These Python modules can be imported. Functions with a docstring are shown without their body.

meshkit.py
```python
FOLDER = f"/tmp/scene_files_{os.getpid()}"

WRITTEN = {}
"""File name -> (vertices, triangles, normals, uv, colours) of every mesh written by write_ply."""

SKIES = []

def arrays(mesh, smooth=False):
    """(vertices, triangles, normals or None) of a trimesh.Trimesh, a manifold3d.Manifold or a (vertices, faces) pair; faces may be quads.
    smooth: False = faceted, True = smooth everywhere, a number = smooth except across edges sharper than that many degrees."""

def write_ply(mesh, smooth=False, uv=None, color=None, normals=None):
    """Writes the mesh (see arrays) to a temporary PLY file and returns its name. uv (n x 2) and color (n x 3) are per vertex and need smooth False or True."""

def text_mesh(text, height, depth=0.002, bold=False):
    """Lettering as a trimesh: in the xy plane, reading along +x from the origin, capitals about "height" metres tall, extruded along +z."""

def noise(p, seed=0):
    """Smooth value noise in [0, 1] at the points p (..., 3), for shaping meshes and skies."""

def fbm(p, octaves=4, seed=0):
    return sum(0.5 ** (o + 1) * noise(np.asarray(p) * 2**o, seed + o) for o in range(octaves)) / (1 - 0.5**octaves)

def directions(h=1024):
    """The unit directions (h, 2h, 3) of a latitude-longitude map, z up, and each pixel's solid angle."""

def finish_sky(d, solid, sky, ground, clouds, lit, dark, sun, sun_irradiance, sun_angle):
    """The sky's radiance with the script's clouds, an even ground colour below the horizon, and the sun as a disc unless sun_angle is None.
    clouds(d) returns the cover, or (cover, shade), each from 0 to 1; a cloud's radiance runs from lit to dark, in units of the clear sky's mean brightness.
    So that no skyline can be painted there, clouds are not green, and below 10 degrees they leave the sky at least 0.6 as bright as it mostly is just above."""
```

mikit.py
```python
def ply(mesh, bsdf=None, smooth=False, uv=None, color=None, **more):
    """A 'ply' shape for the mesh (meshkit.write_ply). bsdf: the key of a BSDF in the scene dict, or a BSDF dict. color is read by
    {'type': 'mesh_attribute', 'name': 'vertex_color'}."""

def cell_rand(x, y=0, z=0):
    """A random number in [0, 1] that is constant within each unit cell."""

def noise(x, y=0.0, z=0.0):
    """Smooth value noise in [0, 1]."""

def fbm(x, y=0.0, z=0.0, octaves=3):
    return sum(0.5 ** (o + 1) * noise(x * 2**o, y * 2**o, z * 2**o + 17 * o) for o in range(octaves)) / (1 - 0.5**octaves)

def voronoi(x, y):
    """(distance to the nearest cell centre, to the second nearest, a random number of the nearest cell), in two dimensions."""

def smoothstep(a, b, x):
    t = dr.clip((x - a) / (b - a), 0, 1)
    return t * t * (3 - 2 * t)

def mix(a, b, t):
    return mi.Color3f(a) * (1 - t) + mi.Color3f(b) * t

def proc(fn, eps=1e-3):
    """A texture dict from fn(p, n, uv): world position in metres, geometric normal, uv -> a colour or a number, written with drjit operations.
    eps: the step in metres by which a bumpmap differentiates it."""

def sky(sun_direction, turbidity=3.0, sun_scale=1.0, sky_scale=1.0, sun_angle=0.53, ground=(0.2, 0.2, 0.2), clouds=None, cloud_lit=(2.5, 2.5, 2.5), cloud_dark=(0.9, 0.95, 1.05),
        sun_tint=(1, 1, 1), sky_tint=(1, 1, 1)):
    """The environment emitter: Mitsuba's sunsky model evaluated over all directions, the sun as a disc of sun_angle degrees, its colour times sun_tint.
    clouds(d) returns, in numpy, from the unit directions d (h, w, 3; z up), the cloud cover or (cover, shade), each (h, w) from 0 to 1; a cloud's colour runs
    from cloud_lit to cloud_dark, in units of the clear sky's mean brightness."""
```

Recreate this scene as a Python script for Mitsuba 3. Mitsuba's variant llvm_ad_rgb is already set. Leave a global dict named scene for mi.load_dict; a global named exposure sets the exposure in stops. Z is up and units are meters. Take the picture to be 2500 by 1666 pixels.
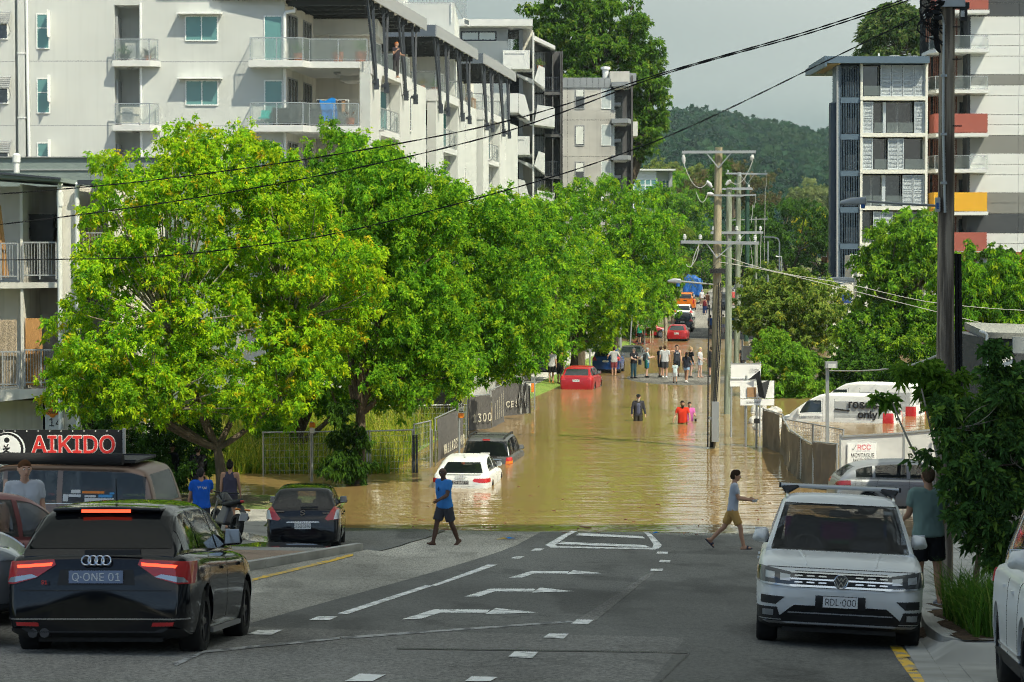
import math,numpy as np,drjit as dr,mitsuba as mi,mikit,meshkit,trimesh,manifold3d as m3
from mikit import proc,noise,fbm,mix,smoothstep,voronoi
from scipy.interpolate import PchipInterpolator
from shapely import Polygon
T=mi.ScalarTransform4f
# ---------------------------------------------------------------- camera, sky, exposure
F,CX,CY,HZ,EYE=6150.0,1250.0,833.0,610.0,7.45      # focal length in photo pixels, centre, horizon row, eye height over the flood
PIT=math.atan((CY-HZ)/F)
FWD,UP=np.array([0,math.cos(PIT),-math.sin(PIT)]),np.array([0,math.sin(PIT),math.cos(PIT)])
SUN=np.array([0.975,-1.122,1.9])
def clouds(d):
 q=d/np.maximum(d[...,2:3]+0.25,0.05)
 n=meshkit.fbm(q*[0.9,1.6,0.0]+[3.1,0.4,0],5,3)
 soft=meshkit.fbm(q*[0.5,1.3,0.0]+[7.7,2.4,0],3,9)
 ahead=np.clip((d[...,1]+0.45)/0.6,0,1)          # a grey bank fills the sky ahead, broken cloud and blue behind
 cover=np.clip((n-0.49+0.6*ahead)*5,0,1)
 return cover*0.97,np.clip(0.12+0.76*ahead+1.5*(soft-0.5)*(0.4+0.1*ahead),0,1)
scene={
 'type':'scene',
 'camera':{'type':'perspective','fov':2*math.degrees(math.atan(CX/F)),'fov_axis':'x','near_clip':0.5,'far_clip':6000.0,
   'to_world':T().look_at(origin=[0,0,EYE],target=[0,FWD[1],EYE+FWD[2]],up=[0,0,1])},
 'sky':mikit.sky(SUN,turbidity=3.0,sun_scale=.74,sky_scale=1.0,clouds=clouds,cloud_lit=(2.85,2.85,2.6),cloud_dark=(.60,.755,.735),sun_tint=(.88,1.0,1.03),sky_tint=(1.08,1.0,.86)),
}
exposure=2.44
labels={}
rng=np.random.default_rng(7)
# ---------------------------------------------------------------- naming
_n={}
def num(k):
 _n[k]=_n.get(k,-1)+1
 return k if _n[k] == 0 else f'{k}_{_n[k]:03d}'
def thing(name,label,cat,group=None):
 k=num(name)
 labels[k]={'label':label,'category':cat}
 if group:labels[k]['group']=group
 return k
def struct(name,label=None,kind='structure'):
 k=num(name)
 labels[k]={'kind':kind}
 if label:labels[k]['label']=label
 return k
def put(k,mesh,m,smooth=False,color=None):
 if isinstance(mesh,M):mesh=mesh.get()
 if hasattr(mesh,'to_mesh') and mesh.is_empty():return None
 scene[k]=mikit.ply(mesh,m,smooth,color=color)
 return k
def part(root,name,mesh,m,smooth=False,label=None,stuff=False,color=None):
 k=num(root+'__'+name)
 if put(k,mesh,m,smooth,color) is None:return None
 if label or stuff:
  labels[k]={}
  if label:labels[k]['label']=label
  if stuff:labels[k]['kind']='stuff'
 return k
# ---------------------------------------------------------------- pixels of the photograph and places in the street
def ray(px,py):
 return FWD+(px-CX)/F*np.array([1.0,0,0])-(py-CY)/F*UP
def at(px,py,Y):
 d=ray(px,py)
 return np.array([0,0,EYE])+d*(Y/d[1])
def X(px,Y):return (px-CX)/F*Y*0.9993
def Z(py,Y):return EYE-(py-HZ)/F*Y*(1-0.0000063*(py-HZ))
S1,S2=0.1172,0.9931                                      # the street runs along (S1, S2)
HEAD=math.degrees(math.atan2(S2,S1))
_prof=PchipInterpolator([-60,0,27,50,58,66.2,69,75,80,87,108,125,134,140,155,175,195,205,215,248,275,320,420,800],
      [9.5,5.61,3.22,1.18,.52,.0,-.22,-.5,-.5,-.8,-.95,-.55,-.3,-.2,-.35,-.6,-.35,-.08,.06,1.0,1.5,2.4,3.2,4])
def st(a,b,x):
 t=np.clip((x-a)/(b-a),0,1)
 return t*t*(3-2*t)
def g(x,y,walk=True):
 x,y=np.asarray(x,float),np.asarray(y,float)
 t,w=S1*x+S2*y,S2*x-S1*y
 left=st(-12.6,-14.5,w)
 z=_prof(t-1.5*left*st(50,62,t)*st(112,92,t))
 z=np.where((left>0) & (t>50) & (t<90),np.maximum(z,.07*left*st(77,73,t)-9*(t>77)),z)
 z=z+.07*(meshkit.fbm(np.stack([x*.35,y*.35,x*0],-1),3)-.5)*st(54,62,t)*st(80,72,t)
 z=z+left*st(112,122,t)*st(205,198,t)*(0.22-np.minimum(z,0))            # the far verge stands out of the water
 z=z+0.1*st(-8.5,-9.6,w)*st(54.5,53.5,t)*st(-5,5,t)
 cross=st(-1.6,0.6,w)*st(48,40,t)
 z=z-0.075*cross
 if walk:
  z=z+0.15*st(1.45,1.5,w)*st(62,60,t)*st(25.9,26.1,t)
 isl=((x-9.7)/3.3)**2+((y-145.5)/7.6)**2
 z=np.maximum(z,np.where(isl<1.6,0.14-0.16*isl,-9))
 bank=st(3.5,12,w)*st(60,66,t)
 z=z+np.where(w>3.5,(-0.75-z)*bank*st(128,118,t)+np.maximum(0.5-z,0)*st(5,9,w)*st(128,140,t),0)
 return z
def gp(px,py,dz=0.0,walk=True):
 """Where the ray through a pixel meets the ground."""
 d,o=ray(px,py),np.array([0,0,EYE])
 s=np.linspace(8,420,4000)
 f=o[2]+d[2]*s-(g(d[0]*s,d[1]*s,walk)+dz)
 i=int(np.argmax(f<0))
 a=s[i-1]+(s[i]-s[i-1])*f[i-1]/(f[i-1]-f[i])
 return o+d*a
# ---------------------------------------------------------------- meshes
class M:
 def __init__(s):s.v,s.f,s.n=[],[],0
 def add(s,v,f):
  v,f=np.asarray(v,float).reshape(-1,3),np.asarray(f,int)
  if f.shape[1] == 4:f=np.vstack([f[:,[0,1,2]],f[:,[0,2,3]]])
  s.v.append(v); s.f.append(f+s.n); s.n+=len(v)
  return s
 def mesh(s,m,mat=None):
  v,f,_=meshkit.arrays(m)
  return s.add(v if mat is None else v @ mat[:3,:3].T+mat[:3,3],f)
 def get(s):
  return (np.vstack(s.v),np.vstack(s.f)) if s.v else (np.zeros((0,3)),np.zeros((0,3),int))
 def obox(s,c,h,ax=np.eye(3)):
  k=np.array([[x,y,z] for x in (-1,1) for y in (-1,1) for z in (-1,1)],float)*h
  return s.add(np.asarray(c)+k @ np.asarray(ax,float),[[0,1,3,2],[4,6,7,5],[0,4,5,1],[2,3,7,6],[0,2,6,4],[1,5,7,3]])
 def box(s,x0,x1,y0,y1,z0,z1):
  return s.obox([(x0+x1)/2,(y0+y1)/2,(z0+z1)/2],[abs(x1-x0)/2,abs(y1-y0)/2,abs(z1-z0)/2])
 def beam(s,p,q,w,h=None,up=(0,0,1)):
  p,q=np.asarray(p,float),np.asarray(q,float)
  d=q-p; L=np.linalg.norm(d); d=d/L
  u=np.asarray(up,float)
  if abs(d @ u)>0.97:u=np.array([1.0,0,0])
  a=np.cross(d,u); a /= np.linalg.norm(a); b=np.cross(a,d)
  return s.obox((p+q)/2,[L/2,w/2,(h or w)/2],[d,a,b])
 def tube(s,pts,r,n=8,cap=True):
  p=np.asarray(pts,float); r=np.broadcast_to(r,(len(p),))
  t=np.gradient(p,axis=0); t /= np.linalg.norm(t,axis=1,keepdims=True)+1e-12
  ref=np.array([0,0,1.0]) if np.abs(t[:,2]).mean()<0.8 else np.array([1.0,0,0])
  a=np.cross(t,ref); a /= np.linalg.norm(a,axis=1,keepdims=True)+1e-12
  b=np.cross(t,a); th=np.arange(n)*2*np.pi/n
  v=p[:,None]+r[:,None,None]*(np.cos(th)[None,:,None]*a[:,None]-np.sin(th)[None,:,None]*b[:,None])
  i,j=np.meshgrid(np.arange(len(p)-1),np.arange(n),indexing='ij')
  q=np.stack([i*n+j,i*n+(j+1) % n,(i+1)*n+(j+1) % n,(i+1)*n+j],-1).reshape(-1,4)
  s.add(v.reshape(-1,3),q)
  if cap:
   for e,o in ((0,1),(len(p)-1,0)):
    ring=v[e]; k=np.arange(n)
    f=np.stack([k*0+n,k,(k+1) % n],1)
    s.add(np.vstack([ring,p[e:e+1]]),f[:,::-1] if o else f)
  return s
 def poly(s,pts):
  n=len(pts)
  return s.add(pts,[[0,k,k+1] for k in range(1,n-1)])
 def prism(s,poly,O,a,b,n,d):
  """The polygon (2-D) in the plane O + u a + v b, extruded by d along n."""
  g_=trimesh.creation.extrude_polygon(Polygon(poly) if not isinstance(poly,Polygon) else poly,1.0,engine='earcut')
  v=np.asarray(g_.vertices)
  a,b,n=(np.asarray(k,float) for k in (a,b,n))
  f=np.asarray(g_.faces)
  if np.dot(np.cross(a,b),n)*d<0:f=f[:,::-1]
  return s.add(np.asarray(O)+v[:,:1]*a+v[:,1:2]*b+v[:,2:]*n*d,f)
 def lathe(s,prof,c=(0,0,0),n=16):
  p=np.asarray(prof,float); th=np.arange(n)*2*np.pi/n
  v=np.stack([p[:,None,0]*np.cos(th),p[:,None,0]*np.sin(th),np.broadcast_to(p[:,None,1],(len(p),n))],-1)+np.asarray(c)
  i,j=np.meshgrid(np.arange(len(p)-1),np.arange(n),indexing='ij')
  return s.add(v.reshape(-1,3),np.stack([i*n+j,i*n+(j+1) % n,(i+1)*n+(j+1) % n,(i+1)*n+j],-1).reshape(-1,4))
class Fr:
 """A facade's frame: u along the wall, d out of it, z up."""
 def __init__(s,O,ang):
  s.O,c,n=np.array([O[0],O[1],0.0]),math.cos(math.radians(ang)),math.sin(math.radians(ang))
  s.u,s.n=np.array([c,n,0]),np.array([n,-c,0])
 def p(s,u,d,z):return s.O+s.u*u+s.n*d+np.array([0,0,z])
 def box(s,m,u0,u1,d0,d1,z0,z1):
  return m.obox(s.p((u0+u1)/2,(d0+d1)/2,(z0+z1)/2),[abs(u1-u0)/2,abs(d1-d0)/2,abs(z1-z0)/2],[s.u,s.n,[0,0,1]])
def B(fr,*boxes):
 m=M()
 for b in boxes:fr.box(m,*b)
 return m
def place(mesh,pos,ang=0.0,scale=1.0,roll=0.0,pitch=0.0):
 """A mesh in its own frame (x forward, z up) moved to its place."""
 v,f,_=meshkit.arrays(mesh.get() if isinstance(mesh,M) else mesh)
 a,r,q=math.radians(ang),math.radians(roll),math.radians(pitch)
 Rz=np.array([[math.cos(a),-math.sin(a),0],[math.sin(a),math.cos(a),0],[0,0,1]])
 Rx=np.array([[1,0,0],[0,math.cos(r),-math.sin(r)],[0,math.sin(r),math.cos(r)]])
 Ry=np.array([[math.cos(q),0,math.sin(q)],[0,1,0],[-math.sin(q),0,math.cos(q)]])
 return (v*scale) @ (Rz @ Ry @ Rx).T+np.asarray(pos,float),f
def text_on(txt,h,O,a,n,depth=0.006,bold=False,sx=1.0):
 """Lettering standing on a surface: origin O, reading along a, upright, proud along n."""
 m=meshkit.text_mesh(txt,h,1.0,bold)
 v=np.asarray(m.vertices); a,n=np.asarray(a,float),np.asarray(n,float)
 b=np.cross(n,a)
 return np.asarray(O)+v[:,:1]*a*sx+v[:,1:2]*b+v[:,2:]*n*depth,np.asarray(m.faces)
def text_w(txt,h,bold=False):return float(meshkit.text_mesh(txt,h,1.0,bold).bounds[1][0])
# ---------------------------------------------------------------- materials
def mat(k,rgb,rough=0.6,spec=0.5,metal=0.0,two=True,**kw):
 c=rgb if isinstance(rgb,dict) else {'type':'rgb','value':list(rgb)}
 r=rough if isinstance(rough,dict) else float(rough)
 b={'type':'principled','base_color':c,'roughness':r,'specular':float(spec),'metallic':float(metal),**kw}
 scene['m_'+k]={'type':'twosided','b':b} if two else b
def bump(k,tex,scale=1.0):
 b=scene['m_'+k]['b']
 scene['m_'+k]={'type':'twosided','b':{'type':'bumpmap','tex':tex,'scale':float(scale),'bsdf':b}}
VC={'type':'mesh_attribute','name':'vertex_color'}
def leafmat(k,trans=1.0,rough=0.45,spec=0.3):
 scene['m_'+k]={'type':'principledthin','base_color':VC,'roughness':rough,'diff_trans':float(trans),'spec_reflect' if False else 'eta':1.4}
def stained(c,amp=0.18,s=0.35,streak=0.0):
 c=np.array(c)
 def fn(p,n,uv):
  f=fbm(p.x*s,p.y*s,p.z*s,4)
  k=1-amp*1.6*dr.maximum(f-0.45,0)*2
  if streak:k=k*(1-streak*dr.maximum(fbm(p.x*5+p.y*3,p.y*2,p.z*0.25,3)-0.5,0)*2)
  return mi.Color3f(*[float(x) for x in c])*k
 return proc(fn)
mat('white_wall',stained((.53,.545,.525),.11,.22,.07),.75,.2)
mat('white_panel',stained((.58,.59,.58),.05,.3),.6,.3)
mat('cream_wall',stained((.60,.58,.52),.12,.3,.2),.8,.2)
mat('beige_wall',stained((.62,.60,.55),.14,.4,.35),.8,.2)
mat('grey_wall',stained((.24,.26,.28),.1,.3),.7,.3)
mat('parapet',stained((.20,.245,.235),.12,.5),.6,.3)
mat('concrete',stained((.46,.45,.42),.2,.5,.15),.85,.2)
mat('dark_concrete',stained((.10,.10,.105),.3,.5,.35),.8,.2)
mat('path_concrete',stained((.33,.325,.30),.35,1.2),.85,.2)
mat('path_dark',stained((.21,.205,.19),.4,1.5),.85,.2)
mat('paver',stained((.22,.165,.125),.4,2.0),.85,.2)
mat('dark_metal',(.035,.042,.055),.45,.5)
mat('slate_metal',(.085,.105,.135),.45,.5)
mat('grey_metal',(.30,.31,.32),.45,.5)
mat('white_metal',(.72,.73,.72),.4,.5)
mat('galv',(.42,.44,.45),.4,.5,.6)
mat('black',(.012,.012,.013),.5,.4)
mat('rubber',(.018,.018,.018),.8,.3)
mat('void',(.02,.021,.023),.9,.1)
mat('dark_glass',(.02,.026,.03),.04,.8)
mat('teal_glass',(.10,.24,.235),.07,.6)
mat('pale_glass',(.45,.50,.50),.08,.6)
scene['m_rail_glass']={'type':'blendbsdf','weight':.17,'a':{'type':'null'},'b':{'type':'twosided','b':{'type':'principled','base_color':{'type':'rgb','value':[.30,.36,.36]},'roughness':.06,'specular':.6}}}
scene['m_clear']={'type':'thindielectric'}
# ---------------------------------------------------------------- the setting: ground, road, water
def asphalt(base,patch,grain):
 base=np.array(base,float)
 def fn(p,n,uv):
  big=fbm(p.x*.35,p.y*.16,0,4)
  fine=noise(p.x*38,p.y*38,0)
  tar=smoothstep(.58,.72,fbm(p.x*1.1+9,p.y*.30,3,4))
  wheel=fbm(p.x*1.3,p.y*.05,5,3)
  crack=smoothstep(.028,.006,dr.abs(fbm(p.x*.55+3,p.y*.42,7,5)-.5))*smoothstep(.42,.6,fbm(p.x*.2,p.y*.2,11,2))
  k=(1+patch*(big-.5)*2)*(1+grain*(fine-.5)*2)*(1-.3*tar)*(1+.35*(wheel-.5))*(1-.22*crack)
  wet=smoothstep(.03,.16,p.z+.22*(fbm(p.x*.8,p.y*.8,2,3)-.5))
  return mi.Color3f(*[float(c) for c in base])*k*(.45+.55*wet)
 return proc(fn)
wet_rough=proc(lambda p,n,uv:.25+.57*smoothstep(.03,.16,p.z+.22*(fbm(p.x*.8,p.y*.8,2,3)-.5)))
mat('asphalt',asphalt((.30,.283,.242),.55,.6),wet_rough,.35)
mat('asphalt_new',asphalt((.122,.120,.110),.38,.40),wet_rough,.35)
for k_ in ('asphalt','asphalt_new'):
 bump(k_,proc(lambda p,n,uv:noise(p.x*60,p.y*60,0)*.004,2e-3))
mat('asphalt_mid',asphalt((.17,.164,.15),.35,.5),.85,.35); bump('asphalt_mid',proc(lambda p,n,uv:noise(p.x*60,p.y*60,0)*.005,2e-3))
def paintwear(rgb):
 def fn(p,n,uv):
  w=smoothstep(.46,.72,fbm(p.x*9,p.y*5,0,4))
  return mix(rgb,(.2,.2,.19),w*.75)
 return proc(fn)
mat('road_paint',paintwear((.74,.74,.71)),.6,.4)
mat('old_paint',proc(lambda p,n,uv:mix((.33,.33,.32),(.12,.12,.12),smoothstep(.42,.62,fbm(p.x*8,p.y*4,0,4)))),.7,.3)
mat('yellow_paint',paintwear((.66,.40,.03)),.6,.4)
def soil(p,n,uv):
 f,h=fbm(p.x*.6,p.y*.6,0,5),noise(p.x*14,p.y*14,0)
 return mix((.10,.085,.055),(.075,.11,.03),smoothstep(.38,.6,f))*(.7+.6*h)
mat('soil',proc(soil),.95,.1)
mat('lawn',proc(lambda p,n,uv:mix((.06,.12,.022),(.16,.20,.05),fbm(p.x*1.2,p.y*1.2,0,4))*(.65+.7*noise(p.x*22,p.y*22,0))),.95,.1)
def water_h(p,n,uv):
 e=dr.maximum(p.y-60,0)*.006
 return .62*(.034*fbm(p.x*.55+.25*noise(p.x*.5,p.y*.6,1),p.y*1.9,1,2)+.022*noise(p.x*1.4+4,p.y*4.6,2)+.006*noise(p.x*5,p.y*10,5))*(.35+.9*fbm(p.x*.07,p.y*.05,9,3))
mat('flood',proc(lambda p,n,uv:mix((.160,.104,.042),(.205,.136,.059),fbm(p.x*.12,p.y*.10,0,3))),.04,.85)
bump('flood',proc(water_h,.02),1.0)
mat('puddle',(.028,.024,.018),.03,.7)
def sheet(fn,us,vs,dz=0.0,walk=True):
 u,v=np.meshgrid(us,vs,indexing='ij')
 x,y=fn(u,v)
 z=g(x,y,walk)+dz
 n=len(vs); i,j=np.meshgrid(np.arange(len(us)-1),np.arange(n-1),indexing='ij')
 q=np.stack([i*n+j,(i+1)*n+j,(i+1)*n+j+1,i*n+j+1],-1).reshape(-1,4)
 return M().add(np.stack([x,y,z],-1).reshape(-1,3),q)
def spine(a,b,step):return np.linspace(a,b,max(2,int(round((b-a)/step))+1))
WT=lambda w,t:(S2*w+S1*t,-S1*w+S2*t)
_xs=np.unique(np.concatenate([[-900,-400,-200,-120],spine(-70,-30,4),spine(-30,30,.6),spine(30,90,3),[130,220,420,900]]))
_ys=np.unique(np.concatenate([[-300,-120,-60],spine(-30,15,5),spine(15,70,.6),spine(70,220,1.2),spine(220,330,4),[360,420,520,700,1000,1500,2500,4000]]))
put(struct('ground'),sheet(lambda x,y:(x,y),_xs,_ys,-0.04,False),'m_soil',True)
put(struct('road'),sheet(WT,spine(-9.45,1.28,.35),spine(-40,66.5,.6),0.0),'m_asphalt',True)
put(struct('cross_road'),sheet(WT,spine(1.2825,70,2),spine(62.5,78,.8),-.004),'m_asphalt',True)
put(struct('road_beyond'),sheet(WT,spine(-12.4,-4.1,.8),spine(66.6,330,1.0),0.0),'m_asphalt_mid',True)
# the newer, darker asphalt patch of the turning lane
_ln=lambda t:-6.55-.012*(t-30)
def _patch(u,t):
 a,b=_ln(t),np.full_like(t,1.1)
 return WT(a+(b-a)*u,t+.6*(1-u)*st(34,28,t)-.3)
put(struct('road_patch'),sheet(_patch,np.linspace(0,1,24),spine(28.0,66.4,.6),0.0045),'m_asphalt_new',True)
put(struct('road_old_patch'),sheet(lambda u,t:WT(-9.4+8.05*u,t+1.0*(1-u)-.35),np.linspace(0,1,24),spine(6,28.3,.6),0.003),'m_asphalt_mid',True)
put(struct('road_patch'),sheet(WT,spine(-1.35,1.05,.4),spine(6,28.1,.6),0.0035),'m_asphalt_new',True)
WATER=struct('flood_water','muddy brown flood water covering the street')
_w=M(); _w.add([[-140,61.5,0],[160,61.5,0],[160,240,0],[-140,240,0]],[[0,1,2,3]])
put(WATER,_w,'m_flood')
def drape(polys,dz=.010,n=1):
 m=M()
 for q in polys:
  P=[gp(*p)[:2] for p in q]
  if len(P) == 4:
   k=max(2,int(max(np.linalg.norm(P[0]-P[3]),np.linalg.norm(P[0]-P[1]))/.5)+1)
   u,v=np.meshgrid(np.linspace(0,1,k),np.linspace(0,1,k),indexing='ij')
   A=(P[0][:,None,None]*(1-u)*(1-v)+P[1][:,None,None]*u*(1-v)+P[2][:,None,None]*u*v+P[3][:,None,None]*(1-u)*v)
   x,y=A
   i,j=np.meshgrid(np.arange(k-1),np.arange(k-1),indexing='ij')
   f=np.stack([i*k+j,(i+1)*k+j,(i+1)*k+j+1,i*k+j+1],-1).reshape(-1,4)
   m.add(np.stack([x,y,g(x,y)+dz],-1).reshape(-1,3),f)
  else:
   tri=trimesh.creation.triangulate_polygon(Polygon(P),engine='earcut')
   m.add(np.c_[tri[0],g(tri[0][:,0],tri[0][:,1])+dz],tri[1])
 return m
c8=lambda*q:[(500+x/1.882,1250+y/1.882) for x,y in q]
for q in ([(644,783),(712,748),(832,752),(770,783)],[(1195,783),(1226,760),(1346,764),(1312,783)],[(1393,671),(1424,645),(1533,648),(1505,677)],[(1554,582),(1582,562),(1673,564),(1649,586)],
  [(1682,517),(1710,498),(1786,500),(1760,520)],[(195,566),(243,547),(357,546),(304,569)],[(478,500),(520,484),(613,484),(572,501)],[(1404,216),(1428,206),(1472,206),(1446,217)],
  [(1497,180),(1517,170),(1560,171),(1537,181)],[(2046,273),(2052,264),(2108,264),(2100,275)],[(2086,233),(2092,223),(2142,224),(2136,234)],[(2076,194),(2079,185),(2128,186),(2126,195)]):
 part('road','lane_dash',drape([c8(*q)]),'m_road_paint')
part('road','lane_line',drape([c8((610,470),(1010,341),(1050,342),(655,473))]),'m_road_paint')
part('road','lane_line',drape([c8((1040,340),(1300,244),(1345,245),(1060,344))]),'m_road_paint')
for ax,ay,s in ((905,497,1.0),(1190,393,.815),(1395,306,.69)):
 # turn arrow: rising stem, bend, shaft and head
 A=lambda*q:c8(*[(ax+x*s,ay+y*s) for x,y in q])
 part('road','turn_arrow',drape([A((0,0),(84,-1),(178,-31),(150,-46)),A((150,-46),(178,-31),(392,-30),(405,-45)),A((384,-24),(432,-52),(625,-31))],.010),'m_road_paint')
# the painted island end at the water's edge
part('road','island_outline',drape([c8((1562,155),(1684,90),(1712,90),(1600,157)),c8((1562,153),(1605,150),(1628,165),(1588,166)),c8((1588,166),(1628,160),(2040,168),(2072,175)),c8((1620,160),(2060,168),(2086,168),(2072,174)),
 c8((2056,168),(2062,150),(2100,158),(2086,170)),c8((2062,152),(2018,96),(2040,97),(2101,156))],.011),'m_road_paint')
part('road','chevron_bar',drape([c8((1618,150),(1640,139),(2020,155),(2050,166))],.012),'m_road_paint')
part('road','chevron_bar',drape([c8((1704,110),(1720,100),(2010,114),(2024,125))],.012),'m_road_paint')
part('road','worn_line',drape([c8((-150,700),(0,640),(0,651),(-130,712))],.0095),'m_old_paint')
part('road','worn_line',drape([c8((0,640),(620,578),(620,588),(0,652))],.0095),'m_old_paint')
part('road','worn_line',drape([c8((620,578),(1690,502),(1690,510),(640,587))],.009),'m_old_paint')
part('road','worn_line',drape([c8((1700,505),(2040,280),(2066,280),(1790,508))],.0085),'m_asphalt_mid')
# yellow edge lines
_ye=[(590,1428),(640,1414),(700,1400),(760,1385),(820,1370),(862,1358)]
part('road','yellow_edge_line',drape([[a,b,(b[0],b[1]-5),(a[0],a[1]-7)] for a,b in zip(_ye,_ye[1:])]),'m_yellow_paint')
_yr=[(2172,1578),(2190,1610),(2212,1640),(2236,1672)]
part('road','yellow_edge_line',drape([[a,b,(b[0]+34,b[1]-4),(a[0]+26,a[1])] for a,b in zip(_yr,_yr[1:])]),'m_yellow_paint')
# tracks of dark sealing across the lane
part('road','seam',drape([c8((880,628),(2225,648),(2218,655),(885,634))],.0088),'m_black')
part('road','seam',drape([c8((2225,648),(2080,790),(2088,790),(2232,652))],.0088),'m_black')
# kerbs and footpaths
def kerb(w,t0,t1,h=.14,wid=.17,n=None,name='kerb',mt='m_path_concrete'):
 k=struct(name)
 L=spine(t0,t1,1.9)
 for a,b in zip(L,L[1:]):
  m=M()
  for ta,tb in zip(spine(a+.008,b-.008,.6),spine(a+.008,b-.008,.6)[1:]):
   P=[np.array(WT(w+o,t)) for t in (ta,tb) for o in (-wid/2,wid/2)]
   zs=[float(g(*p,walk=False)) for p in P]
   v=[[*p,z-.05] for p,z in zip(P,zs)]+[[*(p+(np.array(WT(w,ta))-np.array(WT(w,ta)))),z+h] for p,z in zip(P,zs)]
   m.add(v,[[0,1,3,2],[4,6,7,5],[0,4,5,1],[2,3,7,6],[0,2,6,4],[1,5,7,3]])
  part(k,'block',m,mt)
 return k
kerb(-9.62,24,53.4)
kerb(1.38,33.6,60)
def kerb_path(pts,h=.17,wid=.17):
 k=struct('kerb'); P=[gp(*q,0,False)[:2] for q in pts]; t_=np.linspace(0,1,len(P)); tt=np.linspace(0,1,37)
 Q=np.stack([PchipInterpolator(t_,[p[i] for p in P])(tt) for i in (0,1)],1)
 D=np.gradient(Q,axis=0); D /= np.linalg.norm(D,axis=1,keepdims=True); Nn=np.stack([-D[:,1],D[:,0]],1)
 for i in range(0,36,4):
  m=M()
  for j in range(i,i+4):
   ga,gb_=(.02 if j == i else 0),(.02 if j == i+3 else 0)
   e=[Q[j]+(Q[j+1]-Q[j])*ga,Q[j+1]-(Q[j+1]-Q[j])*gb_]; zs=[float(g(*x,walk=False)) for x in e]
   v=[[*(x+n_*o),z+dz] for x,n_,z in zip(e,(Nn[j],Nn[j+1]),zs) for o,dz in ((0,-.05),(.02,h),(wid,h),(wid,-.05))]
   m.add(v,[[0,1,5,4],[1,2,6,5],[2,3,7,6],[0,3,2,1],[4,5,6,7]])
  part(k,'block',m,'m_path_concrete')
 return k
kerb_path([(2234,1490),(2243,1525),(2262,1565),(2300,1592),(2370,1603),(2440,1606),(2560,1610)])
kerb(-12.55,118,200,.12,.2)
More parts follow.
